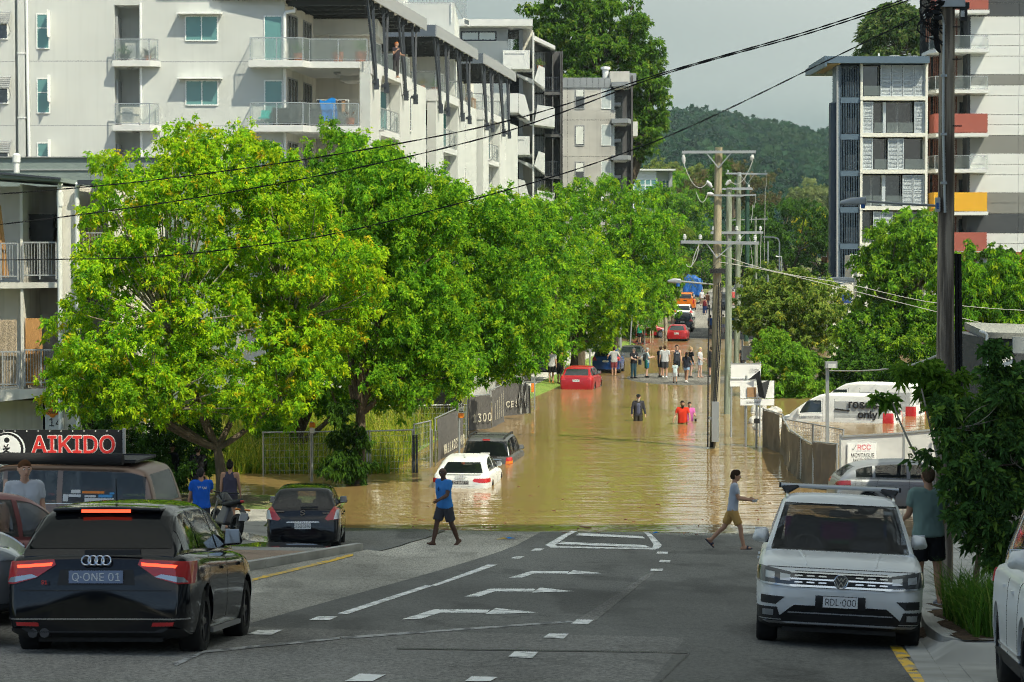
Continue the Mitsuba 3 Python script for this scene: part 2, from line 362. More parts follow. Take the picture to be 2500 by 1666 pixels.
def slabs(name,w0,w1,t0,t1,dz,mt,dw=1.6,dt=1.6,gap=.012,alt=None):
 k=struct(name)
 i=0
 for wa,wb in zip(spine(w0,w1,dw),spine(w0,w1,dw)[1:]):
  for ta,tb in zip(spine(t0,t1,dt),spine(t0,t1,dt)[1:]):
   i+=1
   P=[WT(wa+gap,ta+gap),WT(wb-gap,ta+gap),WT(wb-gap,tb-gap),WT(wa+gap,tb-gap)]
   z=[float(g(*p))+dz for p in P]
   m=M(); v=[[*p,q] for p,q in zip(P,z)]
   m.add([[*p,q-.06] for p,q in zip(P,z)]+v,[[0,3,2,1],[4,5,6,7],[0,1,5,4],[1,2,6,5],[2,3,7,6],[3,0,4,7]])
   part(k,'slab',m,mt if alt is None or not (-13.6<(wa+wb)/2<-9.5 and 43<(ta+tb)/2<51) else alt)
 return k
slabs('footpath',-17.5,-9.75,26,53.2,.03,'m_path_dark',1.9,1.9,alt='m_paver')
slabs('footpath_right',1.5,8.5,33,60,.03,'m_path_concrete',1.75,2.0)
slabs('driveway',1.5,9,14,25.7,.02,'m_path_concrete',2.5,2.6)
slabs('gutter',1.06,1.29,14,60,.012,'m_path_concrete',.4,2.4,.006)
put(struct('kerbside_concrete'),sheet(WT,spine(1.29,9.5,.25),np.r_[spine(12,25.88,.8),spine(26.1,60.5,.8)],.006),'m_path_concrete',True)
put(struct('parking_bay'),sheet(WT,spine(-12.5,-9.5,.5),spine(54.5,66,.6),.004),'m_asphalt_new',True)
slabs('footpath_far',-18.5,-14.6,120,196,.03,'m_path_concrete',1.95,2.2)
put(struct('verge'),sheet(WT,spine(-14.55,-12.7,.45),spine(118,199,1),.02),'m_lawn',True)
put(struct('wet_footpath'),sheet(WT,spine(-19,-12.6,.6),spine(53.3,70,.6),.012),'m_path_dark',True)
put(struct('wet_footpath'),sheet(WT,spine(-19,-9.6,.6),spine(53.2,54.6,.35),.010),'m_path_dark',True)
def pool(q):
 t=np.linspace(0,6.283,25)[:-1]; c,r=np.mean(q,0),(np.max(q,0)-np.min(q,0))/2
 P=[WT(c[0]+r[0]*math.cos(k)*(1+.25*math.sin(3*k+c[1])),c[1]+r[1]*math.sin(k)*(1+.2*math.cos(2*k+1))) for k in t]
 z=np.median([float(g(*p)) for p in P])+.03
 put(struct('puddle'),M().poly([[*p,z] for p in P]),'m_puddle')
pool([(-15.8,57.5),(-12.9,61)]); pool([(-12.6,52.6),(-10.2,54.4)]); pool([(-14.4,63),(-12.9,66)])
# ---------------------------------------------------------------- buildings: helpers
def window(root,fr,u0,u1,z0,z1,d=0.0,glass='m_teal_glass',nx=1,fm='m_white_metal',fw=.055,bars=(),name='window',wid=None,proud=.05):
 m=M()
 for b in ((u0-fw,u0,d-.02,d+proud,z0-fw,z1+fw),(u1,u1+fw,d-.02,d+proud,z0-fw,z1+fw),(u0,u1,d-.02,d+proud-.002,z1,z1+fw),(u0,u1,d-.02,d+proud+.03,z0-fw,z0)):
  fr.box(m,*b)
 for k in range(1,nx):
  u=u0+(u1-u0)*k/nx
  fr.box(m,u-fw*.45,u+fw*.45,d,d+proud-.004,z0,z1)
 for z in bars:fr.box(m,u0,u1,d,d+proud-.006,z-fw*.4,z+fw*.4)
 k=part(root,name,m,fm)
 part(k,'pane',B(fr,(u0,u1,d-.02,d+.014,z0,z1)),glass)
 return k
def railing(root,fr,pts,z0,h=1.0,kind='glass',rm='m_galv',step=1.25,base=.06,bar=.016,gap=.11):
 """A balustrade along a run of (u, d) points."""
 m,gl=M(),M()
 P=[np.array(p,float) for p in pts]
 for a,b in zip(P,P[1:]):
  L=np.linalg.norm(b-a); n=max(1,int(round(L/step)))
  w=lambda q,z:fr.p(q[0],q[1],z)
  m.beam(w(a,z0+h),w(b,z0+h),.05,.045)
  if kind == 'bars':m.beam(w(a,z0+base+.02),w(b,z0+base+.02),.04,.04)
  else:m.beam(w(a,z0+base),w(b,z0+base),.03,.03)
  for k in range(n+1):
   q=a+(b-a)*k/n
   m.beam(w(q,z0),w(q,z0+h),.045)
  if kind == 'bars':
   for k in range(1,int(L/gap)):
    q=a+(b-a)*k*gap/L
    gl.beam(w(q,z0+base),w(q,z0+h),bar)
  else:
   gl.obox((w(a,z0+base+.03)+w(b,z0+h-.03))/2,[L/2-.03,.006,(h-base-.06)/2],[(fr.u*(b-a)[0]+fr.n*(b-a)[1])/L,np.cross([0,0,1],(fr.u*(b-a)[0]+fr.n*(b-a)[1])/L),[0,0,1]])
 k=part(root,'railing',m,rm)
 part(k,'balusters' if kind == 'bars' else 'glass_pane',gl,rm if kind == 'bars' else 'm_rail_glass',stuff=kind == 'bars')
 return k
def pot_plant(P,r,h,label,pot=(.30,.09,.05),leaf=(.05,.12,.03),spiky=False,n=70):
 k=thing('pot_plant',label,'plant')
 part(k,'pot',place(M().lathe([(0,0),(r*.75,0),(r,r*1.5),(r*.85,r*1.5),(0,r*1.3)],n=12),P),'m_terracotta' if pot[0]>.1 else 'm_black',40)
 m,q=M(),np.random.default_rng(int(abs(P[0]*997+P[2]*131)))
 for i in range(n):
  a,e=q.uniform(0,6.28),q.uniform(.2,1.4)
  d=np.array([math.cos(a)*math.cos(e),math.sin(a)*math.cos(e),math.sin(e)])
  o=np.asarray(P)+[0,0,r*1.4]+d*(0 if spiky else q.uniform(.2,1)*h*.55)
  L,w=(h*q.uniform(.6,1),.035) if spiky else (.16,.05)
  s=np.cross(d,[0,0,1])*w
  m.add([o,o+d*L*.5+s,o+d*L-[0,0,.02],o+d*L*.5-s],[[0,1,2],[0,2,3]])
 v,f=m.get()
 part(k,'leaves',(v,f),'m_leaf',color=np.tile(leaf,(len(v),1))*q.uniform(.7,1.4,(len(v) // 4,1)).repeat(4,0),stuff=True)
 return k
leafmat('leaf')
mat('terracotta',(.33,.12,.06),.8)
mat('soffit',(.55,.54,.50),.8)
mat('blind',(.62,.64,.60),.8)
def recolor(k,c):mat(k,c)
# ---------------------------------------------------------------- the white apartment block at the left
YA=117.0
FA=Fr((0,YA),0)
ua,za=(lambda p:X(p,YA)),(lambda p:Z(p,YA))
bk=thing('apartment_building','long white rendered apartment block at the left with teal windows and dark strutted roof canopies','building')
zt=21.5
FL=[za(153)-2.965*i for i in range(-1,6)]           # joint lines, one per storey, from the top down
part(bk,'wall',B(FA,(ua(-120),ua(40),-9,.0,-1,zt),(ua(48),ua(65),-9,.12,-1,zt),(ua(40),ua(48),-9,-.25,-1,zt),(ua(65),ua(70),-9,-.25,-1,zt),(ua(70),ua(282),-9,0,-1,zt),
 (ua(282),ua(345),-9,-1.5,-1,zt),(ua(345),ua(697),-9,0,-1,za(2)),(ua(282),ua(345),-9,.0,za(18),zt)),'m_white_wall')
part(bk,'cornice',B(FA,(ua(388),ua(690),-9,.1,za(2),za(-2)),(ua(388),ua(690),-.12,.06,za(-4),za(-5))),'m_grey_metal')
for i,z in enumerate(FL[1:]):
 part(bk,'wall_joint',B(FA,(ua(70),ua(282),-.02,.008,z-.018,z+.018),(ua(395),ua(612),-.02,.008,z-.04,z-.004),(ua(-120),ua(40),-.02,.008,z-.03,z+.005)),'m_grey_metal')
part(bk,'downpipe',M().tube([FA.p(ua(70),.1,za(-20)),FA.p(ua(71),.1,za(180)),FA.p(ua(74.5),.1,za(420))],.07,10),'m_white_metal',40)
part(bk,'downpipe',M().tube([FA.p(ua(697),.12,-1),FA.p(ua(697),.12,za(44)),FA.p(ua(700),.12,za(36)),FA.p(ua(722),.14,za(33)),FA.p(ua(722),.14,za(22))],.085,10),'m_white_metal',40)
for i in range(6):
 o=155.5*i
 for zz in (za(134+o),):part(bk,'pipe_bracket',B(FA,(ua(46),ua(68),.0,.16,zz-.03,zz+.03)),'m_white_metal')
 # narrow windows with a vertical fin
 window(bk,FA,ua(95),ua(122),za(121+o),za(41+o),glass='m_teal_glass',bars=(za(73+o),))
 part(bk,'sun_fin',B(FA,(ua(124),ua(126),0.01,.62,za(96+o),za(31+o))),'m_white_metal')
 # louvred awnings over the windows at the edge
 aw=M()
 for s in range(6):FA.obox if False else aw.obox(FA.p(ua(-8),.15+.1*s,za(36+o+5.2*s)),[ua(32)-ua(-8),.055,.012],[FA.u,(FA.n*.9-np.array([0,0,.43])),np.cross(FA.u,FA.n*.9-np.array([0,0,.43]))])
 for uu in (ua(30),ua(-40)):aw.beam(FA.p(uu,.05,za(33+o)),FA.p(uu,.68,za(66+o)),.035); 
 aw.beam(FA.p(ua(30),.05,za(82+o)),FA.p(ua(31),.66,za(65+o)),.025)
 part(bk,'louvre_awning',aw,'m_grey_metal')
 window(bk,FA,ua(-30),ua(21),za(98+o),za(64+o),glass='m_dark_glass',nx=2)
 # paired windows under a flat hood
 window(bk,FA,ua(457),ua(532),za(102+o),za(46+o),nx=2)
 hd=M().prism([(-.02,0),(.62,-.03),(.62,-.09),(-.02,-.07)],FA.p(ua(438),0,za(37+o)),FA.n,[0,0,1],FA.u,ua(545)-ua(438))
 for uu in (ua(441),ua(542)):hd.beam(FA.p(uu,.02,za(47+o)),FA.p(uu,.55,za(39+o)),.02)
 part(bk,'window_hood',hd,'m_white_metal')
 window(bk,FA,ua(649),ua(689),za(150+o),za(46+o),name='glass_door')
 # small corner balconies
 z=FL[i+1]
 sl=M().prism([(ua(281),-1.5),(ua(281),.55),(ua(372),.62),(ua(394),.18),(ua(394),0),(ua(345.5),-.02),(ua(345.5),-1.5)],FA.p(0,0,z-.27),FA.u,FA.n,[0,0,1],.27)
 bal=part(bk,'balcony',sl,'m_white_panel')
 railing(bk,FA,[(ua(287),.5),(ua(371),.56),(ua(389),.2)],z,.98)
 part(bk,'recess_pipe',M().tube([FA.p(ua(346.5),.06,z),FA.p(ua(346.5),.06,z+2.68)],.06,8),'m_white_metal',40)
 part(bk,'recess_door',B(FA,(ua(283),ua(288),-1.45,-.3,z+.02,z+2.1)),'m_grey_metal')
 if i<4:
  part(bk,'ceiling_light',M().lathe([(.16,.0),(.15,-.06),(.08,-.1),(0,-.1)],FA.p(ua(318+12*(i % 2)),-.3,z-.272),10),'m_grey_metal')
# the balcony run at the right end of the front, one slab per storey
YB=124.2
FB=Fr((0,YB),0)
for i in range(6):
 z=FL[i+1]
 zs=z-.33
 pr=[(ua(614),0.0),(ua(614),1.05),(ua(745),1.05),(ua(760),.35),(ua(880),.28),(ua(880),-6.6),(ua(698),-6.6),(ua(698),0)]
 part(bk,'balcony',M().prism(pr,FA.p(0,0,zs),FA.u,FA.n,[0,0,1],.30),'m_white_panel')
 r=[(ua(618),.0),(ua(618),.98),(ua(745),.98),(ua(758),.30),(ua(877),.23)] if i else [(ua(618),.0),(ua(618),.98),(ua(745),.98),(ua(758),.30),(ua(898),.23)]
 railing(bk,FA,r,z-.02,1.02,step=1.35)
 # wall of the loggia running back, with sliding doors
 FS1=Fr((ua(698),YA),HEAD)
 part(bk,'loggia_wall',B(FS1,(0.1,7.2,-.3,0,z,z+2.68)),'m_cream_wall')
 for u0,u1 in ((.5,2.6),(4.2,6.0)):
  window(bk,FS1,u0,u1,z+.08,z+2.2,.0,'m_dark_glass',3,'m_grey_metal',.07,name='sliding_door')
 part(bk,'loggia_wall',B(FB,(X(760,YB),X(905,YB),-.3,0,z,z+2.68)),'m_cream_wall')
 part(bk,'ceiling_light',M().lathe([(.17,.0),(.16,-.06),(.08,-.1),(0,-.1)],FA.p(ua(815),-2.5,z-.335),10),'m_grey_metal')
part(bk,'roof_slab',B(FA,(ua(690),ua(905),-12,-6.5,za(60),za(20))),'m_white_wall')
# the street side: three stepped units, each with piers, recessed balconies, a strutted canopy
FS=Fr((ua(905),YA),HEAD)
ZC=18.98
def unit(t0,last=False):
 L=lambda u:t0+u
 zT=FL[1]
 q=part(bk,'pier',B(FS,(L(0),L(2.8),-.5,0,-1,zT-.02)),'m_white_wall')
 part(bk,'pier',B(FS,(L(8.66),L(11.8),-.52,-.02,-1,zT-.02)),'m_white_wall')
 if t0>0:part(bk,'wall',B(FS,(L(4.6),L(19),-8,-2.6,-1,zT)),'m_white_wall')
 else:part(bk,'wall',B(FS,(L(7.4),L(19),-8,-2.6,-1,zT)),'m_white_wall')
 part(bk,'wall',B(FS,(L(8.6),L(19),-2.6,-.55,-1,zT-.02),(L(11.9),L(19),-.55,-.3,-1,zT-.02)),'m_white_wall')
 part(bk,'top_storey',B(FS,(L(6.5),L(19.5),-8,-3.2,zT,ZC+.05)),'m_cream_wall')
 # terrace beam with its sloping underside
 part(bk,'terrace_beam',M().prism([(0,0),(12,0),(12,-.5),(9,-1.0),(8.6,-.45),(3,-.45),(2.6,-1.0),(0,-.55)],FS.p(t0,-.46,zT),FS.u,[0,0,1],FS.n,.5),'m_white_panel')
 part(bk,'terrace_floor',B(FS,(L(0),L(12),-6.5,-.47,zT-.3,zT-.01)),'m_white_panel')
 if t0>0:
  part(bk,'terrace_beam',B(FS,(L(-.06),L(-.004),-5.5,.02,zT-.62,zT)),'m_white_panel')
  railing(bk,FS,[(L(.05),-5),(L(.05),-.05),(L(3.2),-.05)],zT,1.0)
 else:railing(bk,FS,[(L(.2),-.05),(L(3.2),-.05)],zT,1.0)
 railing(bk,FS,[(L(8.7),-3),(L(8.7),-.05),(L(11.8),-.05)],zT,1.0)
 for uu in ((6.45,-2.9),(15.5,-2.9)):
  window(bk,FS,L(uu[0]+.3),L(uu[0]+3.2),zT+.1,zT+2.2,-3.2,'m_dark_glass',3,'m_grey_metal',.07,name='sliding_door')
 fe=Fr(FS.p(L(6.5),0,0),HEAD-90)     # end wall of the top storey, facing the camera
 if t0>0:
  part(bk,'screen',B(fe,(-5.6,-3.3,.02,.1,zT+.05,zT+2.5)),'m_grey_wall')
 for i in range(1,6):
  z=FL[i+1]
  # loggia slabs and railings facing the camera
  part(bk,'balcony',B(FS,(L(0.02),L(4.6),-4.5,-.51,z-.3,z-.02),(L(2.81),L(8.6),-2.6,-.04,z-.32,z-.01)),'m_white_panel')
  if t0>0:
   railing(bk,FS,[(L(.06),-4.4),(L(.06),-.55)],z,1.0,'glass' if (i+int(t0)) % 2 else 'bars')
   part(bk,'partition',B(fe,(-4.4,-3.2,2.1,2.2,z,z+1.7)),'m_grey_wall' if i % 2 else 'm_white_panel')
   window(bk,Fr(FS.p(L(4.6),0,0),HEAD-90),-3.6,-2.8,z+.05,z+2.1,.0,'m_teal_glass' if i % 2 else 'm_dark_glass',1,name='glass_door')
   window(bk,Fr(FS.p(L(4.6),0,0),HEAD-90),-2.2,-.8,z+.05,z+2.1,.0,'m_dark_glass',2,name='glass_door')
  railing(bk,FS,[(L(2.9),-.1),(L(8.55),-.1)],z,1.0)
  fd=Fr(FS.p(L(8.6),0,0),HEAD-90)
  window(bk,fd,-2.3,-.7,z+.05,z+2.1,0,'m_teal_glass',1,name='glass_door')
  part(bk,'spandrel',B(FS,(L(2.82),L(3.0),-2.4,-.02,z-.3,z+.02)),'m_white_panel')
  window(bk,FS,L(13),L(13.8),z+.4,z+2.1,-.3,'m_dark_glass',1)
  # deck drain stub
  part(bk,'drain_spout',M().tube([FS.p(L(2.4),-.01,z-.12),FS.p(L(2.4),.22,z-.12)],.05,8),'m_grey_metal')
 # canopy
 c=part(bk,'canopy',B(FS,(L(-.9),L(16.0),-7.2,.12,ZC+.10,ZC+.55)),'m_slate_metal')
 part(c,'fascia',B(FS,(L(-.98),L(16.08),.12,.20,ZC-.02,ZC+.60)),'m_grey_metal')
 part(c,'lining',B(FS,(L(-.6),L(15.9),-7.1,.10,ZC+.06,ZC+.095)),'m_soffit')
 part(c,'gutter_front',B(FS,(L(-1.06),L(-.90),-7.2,.12,ZC-.02,ZC+.60)),'m_slate_metal')
 for k in range(8):
  part(c,'beam',B(FS,(L(.1+2.05*k),L(.26+2.05*k),-6.9,.06,ZC-.22,ZC+.058)),'m_dark_metal')
 for b,ts in ((.64,(-.75,.75)),(3.5,(3.6,5.0)),(9.4,(8.0,9.4)),(12.4,(12.4,13.9))):
  m=M()
  for k in ts:m.beam(FS.p(L(b),.17,15.05),FS.p(L(k),-.02,ZC+.1),.10,.13)
  m.beam(FS.p(L(b),.17,14.9),FS.p(L(b),.17,15.4),.2,.24); m.beam(FS.p(L(b)-.02,-.05,15.25),FS.p(L(b)-.02,.2,15.25),.3,.14)
  part(bk,'strut',m,'m_dark_metal')
unit(0); unit(20.7); unit(40.6)
part(bk,'wall',B(FS,(59,62,-10,-.3,-1,FL[1])),'m_white_wall')
# penthouse storey above and behind
YP=150
fp=Fr((0,YP),0)
ph=thing('penthouse_building','plain white rooftop storey with glass balustrade rising behind the dark canopies','building')
part(ph,'wall',B(fp,(X(985,YP),X(1110,YP),-14,0,4,Z(14,YP)),(X(860,YP),X(985,YP),-14,0,4,Z(-20,YP))),'m_white_wall')
fps=Fr((X(1110,YP),YP),70)
railing(ph,fp,[(X(990,YP),-.2),(X(1109,YP),-.2)],Z(14,YP),1.0,'bars','m_grey_metal',gap=.25,bar=.03)
railing(ph,fp,[(X(1109,YP),-.2),(X(1128,YP),-13.6)],Z(14,YP),1.5)
window(ph,Fr((X(1110,YP),YP),76),2,3.2,Z(56,YP),Z(44,YP),.02,'m_dark_glass')
part(ph,'wall_light',B(fp,(X(1101,YP),X(1103,YP),0,.12,Z(60,YP),Z(12,YP))),'m_white_metal')
# ---------------------------------------------------------------- the block with angular white balconies
YD=182.0
FD=Fr((0,YD),0)
ud,zd=(lambda p:X(p,YD)),(lambda p:Z(p,YD))
ab=thing('apartment_building','white apartment block with angular white balcony boxes and dark louvred side','building')
part(ab,'wall',B(FD,(ud(1040),ud(1240),-18,0,-1,zd(104))),'m_white_wall')
part(ab,'top_wall',B(FD,(ud(1040),ud(1240),-18,-.06,zd(104),zd(73))),'m_grey_wall')
window(ab,FD,ud(1129),ud(1209),zd(101),zd(84),-.06,'m_pale_glass',2,'m_dark_metal',.1)
part(ab,'roof',B(FD,(ud(1030),ud(1300),-10,1.4,zd(72),zd(56))),'m_white_panel')
part(ab,'roof',M().prism([(ud(1303),zd(86)),(ud(1356),zd(112)),(ud(1356),zd(121)),(ud(1303),zd(97))],FD.p(0,-1.5,0),FD.u,[0,0,1],FD.n,-9),'m_white_panel')
part(ab,'back_wall',B(FD,(ud(1240),ud(1372),-18,-3.6,-1,zd(120))),'m_dark_concrete')
part(ab,'side_wall',B(FD,(ud(1277),ud(1302),-3.6,-2.0,-1,zd(72))),'m_cream_wall')
part(ab,'side_wall',B(FD,(ud(1300),ud(1304),-3.6,0.2,-1,zd(84))),'m_white_panel')
for i in range(5):
 o=103.3*i
 # screens of the recess beside each balcony
 sc=M()
 for k in range(9):FD.box(sc,ud(1240+3.2*k),ud(1241.2+3.2*k),-2.2,-2.0,zd(128+o),zd(76+o))
 part(ab,'slat_screen',sc,'m_dark_metal',stuff=True)
 part(ab,'panel',B(FD,(ud(1267),ud(1277),-2.4,-1.2,zd(172+o),zd(74+o))),'m_grey_wall')
 part(ab,'floor_slab',B(FD,(ud(1236),ud(1302),-3.6,-.2,zd(178+o),zd(170+o))),'m_white_panel')
 if i % 2 == 0:
  part(ab,'balcony',B(FD,(ud(1228),ud(1293),-2.6,1.0,zd(174+o),zd(129+o))),'m_white_panel')
  part(ab,'drip_rail',B(FD,(ud(1233),ud(1280),1.0,1.05,zd(138+o),zd(137+o))),'m_grey_metal')
  part(ab,'balcony',M().prism([(ud(1304),zd(200+o)),(ud(1306),zd(192+o)),(ud(1315),zd(164+o)),(ud(1330),zd(170+o)),(ud(1330),zd(219+o))],FD.p(0,-3,0),FD.u,[0,0,1],FD.n,3.4),'m_white_panel')
 else:
  part(ab,'balcony',B(FD,(ud(1243),ud(1265),-2.6,1.0,zd(175+o),zd(129+o))),'m_white_panel')
  part(ab,'balcony',M().prism([(ud(1266),zd(176+o)),(ud(1266),zd(129+o)),(ud(1281),zd(133+o)),(ud(1293),zd(176+o)),(ud(1293),zd(196+o))],FD.p(0,-2.6,0),FD.u,[0,0,1],FD.n,3.5),'m_white_panel')
  part(ab,'balcony',M().prism([(ud(1304),zd(200+o)),(ud(1312),zd(156+o)),(ud(1354),zd(162+o)),(ud(1354),zd(210+o)),(ud(1304),zd(204+o))],FD.p(0,-3,0),FD.u,[0,0,1],FD.n,3.6),'m_white_panel')
 part(ab,'slab_edge',M().prism([(ud(1262),zd(182+o)),(ud(1300),zd(196+o)),(ud(1300),zd(206+o)),(ud(1262),zd(186+o))],FD.p(0,-2.4,0),FD.u,[0,0,1],FD.n,2.2),'m_white_panel')
 # the dark louvred side with frames
 part(ab,'louvre_panel',B(FD,(ud(1304.5),ud(1328),-3.55,-2.9,zd(222+o),zd(124+o))),'m_grey_wall')
 for k in range(4):part(ab,'louvre_panel',B(FD,(ud(1305+6*k),ud(1305.8+6*k),-2.9,-2.8,zd(222+o),zd(124+o))),'m_dark_metal')
 part(ab,'frame',B(FD,(ud(1330),ud(1371),-3.6,-2.4,zd(229+o),zd(222+o)),(ud(1349),ud(1352),-3.6,-2.5,zd(222+o),zd(124+o)),(ud(1329),ud(1332),-3.6,-2.5,zd(222+o),zd(124+o)),(ud(1369),ud(1371.5),-3.6,-2.3,zd(222+o),zd(124+o))),'m_dark_concrete')
 railing(ab,FD,[(ud(1332),-2.5),(ud(1370),-2.5)],zd(222+o),1.05,'bars','m_dark_metal',gap=.16,bar=.03)
 if i in (0,3,4):pot_plant(FD.p(ud(1318+8*(i % 2)),-.8,zd(166+o)-.2),.22,.9,['trailing green balcony plant on the white wedge balcony of the top storey','','','spiky green plant on the small white wedge balcony, third storey from top','low spreading green plant topping the lowest white wedge balcony'][i],spiky=i == 3,n=160,leaf=(.12,.17,.04))
part(ab,'screen',B(FD,(ud(1373),ud(1376),-22,-3,-1,zd(120))),'m_dark_concrete')
# ---------------------------------------------------------------- the bare concrete block
YC=208.0
FC=Fr((0,YC),0)
uc,zc=(lambda p:X(p,YC)),(lambda p:Z(p,YC))
cb=thing('concrete_building','grey board marked concrete apartment block with dark parapet and pale corner windows','building')
part(cb,'core',B(FC,(uc(1371),uc(1491),-14,-.05,-1,zc(196))),'m_dark_concrete')
xs,ys=[1371,1385.5,1491],[217,295,383,471,560,650,740,830]
for a,b in zip(xs,xs[1:]):
 for c,d in zip(ys,ys[1:]):
  part(cb,'wall_panel',B(FC,(uc(a)+.012,uc(b)-.012,-.05,0,zc(d)+.015,zc(c)-.015)),'m_concrete')
for k in range(8):
 a=1371+14.9*k
 part(cb,'parapet_panel',B(FC,(uc(a)+.015,uc(a+14.9)-.015,-.2,.12,zc(217),zc(193))),'m_grey_wall')
for i in range(4):
 o=88.5*i
 window(cb,FC,uc(1405),uc(1425),zc(267+o),zc(221+o),0,'m_dark_glass',1,'m_grey_metal',.08)
 part(cb,'blind',B(FC,(uc(1406),uc(1424),.015,.03,zc((238,265,243,238)[i]+o),zc(222+o))),'m_blind')
 window(cb,FC,uc(1469),uc(1490),zc(267+o),zc(219+o),0,'m_pale_glass',1,'m_white_metal',.05)
 part(cb,'corner_window',B(FC,(uc(1492),uc(1500),-3,-.3,zc(270+o),zc(219+o))),'m_pale_glass')
 part(cb,'canopy',M().prism([(uc(1492),0.6),(uc(1532),.9),(uc(1541),-.6),(uc(1541),-4),(uc(1492),-4)],FC.p(0,0,zc(215+o)),FC.u,FC.n,[0,0,1],zc(204+o)-zc(215+o)),'m_grey_wall')
 part(cb,'canopy_lining',B(FC,(uc(1497),uc(1530),-2,.5,zc(219+o),zc(215.2+o))),'m_soffit')
 part(cb,'shelf',B(FC,(uc(1500),uc(1517),-3.5,-1.0,zc(257+o),zc(251+o))),'m_grey_wall')
 part(cb,'bay_wall',B(FC,(uc(1488),uc(1502),-4,-.1 if i else-.4,zc(296+o),zc(270+o))),'m_concrete')
 window(cb,Fr((uc(1508),YC+3.9),0),0,.5,zc(290+o),zc(232+o),.05,'m_dark_glass',1,'m_dark_metal')
part(cb,'side_wall',B(FC,(uc(1491),uc(1546),-14,-4,-1,zc(172))),'m_dark_concrete')
part(cb,'roof_box',B(FC,(uc(1489),uc(1537),-13.9,-.6,zc(204),zc(176))),'m_concrete')
part(cb,'roof_box',B(FC,(uc(1536),uc(1558),-13.9,-3.7,zc(200),zc(174))),'m_grey_wall')
part(cb,'side_balcony',B(FC,(uc(1549),uc(1563),-8,-4.5,zc(328),zc(292))),'m_white_panel')
part(cb,'corner_post',B(FC,(uc(1545),uc(1550),-4.6,-3.6,-1,zc(180))),'m_dark_concrete')
part(cb,'roof_vent',M().lathe([(.25,0),(.25,.9),(.4,.9),(.4,1.1),(0,1.15)],FC.p(uc(1481),-3,zc(193)),10),'m_white_metal')
# ---------------------------------------------------------------- the white office far down the street
YO=330.0
FO=Fr((0,YO),0)
uo,zo=(lambda p:X(p,YO)),(lambda p:Z(p,YO))
ob=thing('office_building','small white office block with gridded teal windows far behind the street trees','building')
part(ob,'wall',B(FO,(uo(1500),uo(1602),-8,0,0,zo(415)),(uo(1602),uo(1640),-8,-2.5,0,zo(419))),'m_white_panel')
part(ob,'roof',B(FO,(uo(1498),uo(1648),-8,.8,zo(418),zo(414))),'m_white_panel')
part(ob,'corner_pier',B(FO,(uo(1634),uo(1643),-8,-1.6,0,zo(418))),'m_grey_metal')
for i in range(3):
 o=41*i
 window(ob,FO,uo(1548),uo(1602),zo(468+o),zo(440+o),.0,'m_teal_glass',4,'m_white_metal',.14,bars=(zo(453+o),))
 window(ob,FO,uo(1620),uo(1636),zo(469+o),zo(441+o),-2.5,'m_teal_glass',2,'m_white_metal',.14,bars=(zo(453+o),))
# ---------------------------------------------------------------- the beige balcony building, nearest at the left
YE=76.0
FE=Fr((0,YE),0)
ue,ze=(lambda p:X(p,YE)),(lambda p:Z(p,YE))
bb=thing('balcony_building','beige walk-up flats at the left edge with railed balconies and reed screens','building')
S_=2.118
ey=lambda y:ze(380+y/S_)
ex=lambda x:ue(x/S_)
FEs=Fr((ex(118),YE),0)
part(bb,'back_wall',B(FE,(ue(-160),ex(420),-9,-2.6,-1,ey(150))),'m_beige_wall')
part(bb,'wing_wall',B(FE,(ex(330),ex(402),-9,.35,-1,ey(165))),'m_beige_wall')
part(bb,'back_wall',B(FE,(ex(402),ex(640),-9,-2.2,-1,ey(150))),'m_beige_wall')
part(bb,'party_wall',B(FE,(ex(106),ex(120),-2.6,.05,ey(1260),ey(150)),(ex(306),ex(330),-2.6,.1,ey(1290),ey(165)),(ex(566),ex(576),-2.2,.2,-1,ey(170))),'m_beige_wall')
part(bb,'roof',M().prism([(ue(-160),ey(62)),(ex(345),ey(122)),(ex(345),ey(142)),(ue(-160),ey(95))],FE.p(0,1.0,0),FE.u,[0,0,1],FE.n,-9),'m_parapet')
part(bb,'roof_edge',M().prism([(ue(-160),ey(60)),(ex(348),ey(121)),(ex(348),ey(131)),(ue(-160),ey(72))],FE.p(0,1.0,0),FE.u,[0,0,1],FE.n,.12),'m_dark_metal')
part(bb,'roof',B(FE,(ex(428),ex(575),-9,.7,ey(152),ey(135))),'m_parapet')
part(bb,'roof_edge',B(FE,(ex(425),ex(578),.7,.8,ey(156),ey(132))),'m_dark_metal')
for a,b,y in ((-340,308,690),(-340,308,1246)):
 pr=[(ue(-160),ey(y-(30 if y<900 else 28))),(ex(308),ey(y-34 if y<900 else y-40)),(ex(308),ey(y-6)),(ue(-160),ey(y+(2 if y<900 else 66)))]
 part(bb,'balcony_slab',M().prism(pr,FE.p(0,.12,0),FE.u,[0,0,1],FE.n,-2.72),'m_beige_wall')
for y in (640,1190):part(bb,'balcony_slab',B(FE,(ex(404),ex(566),-2.2,.3,ey(y),ey(y-30))),'m_beige_wall')
for x in (325,415):
 part(bb,'downpipe',M().tube([FE.p(ex(x),.5,-1),FE.p(ex(x),.5,ey(170)),FE.p(ex(x+8),.6,ey(150))],.075,10),'m_white_metal',40)
part(bb,'downpipe_collar',M().tube([FE.p(ex(328),.5,ey(265)),FE.p(ex(328),.5,ey(190))],.1,10),'m_white_metal',40)
for x0,x1,z in ((-160,96,645),(124,294,640),(436,552,590),(-160,102,1205),(128,298,1195)):
 u0=ue(x0) if x0<0 else ex(x0)
 railing(bb,FE,[(u0,.12),(ex(x1),.12)],ey(z),ey(z-190)-ey(z),'bars','m_grey_metal',step=.55,base=.1,gap=.085,bar=.018)
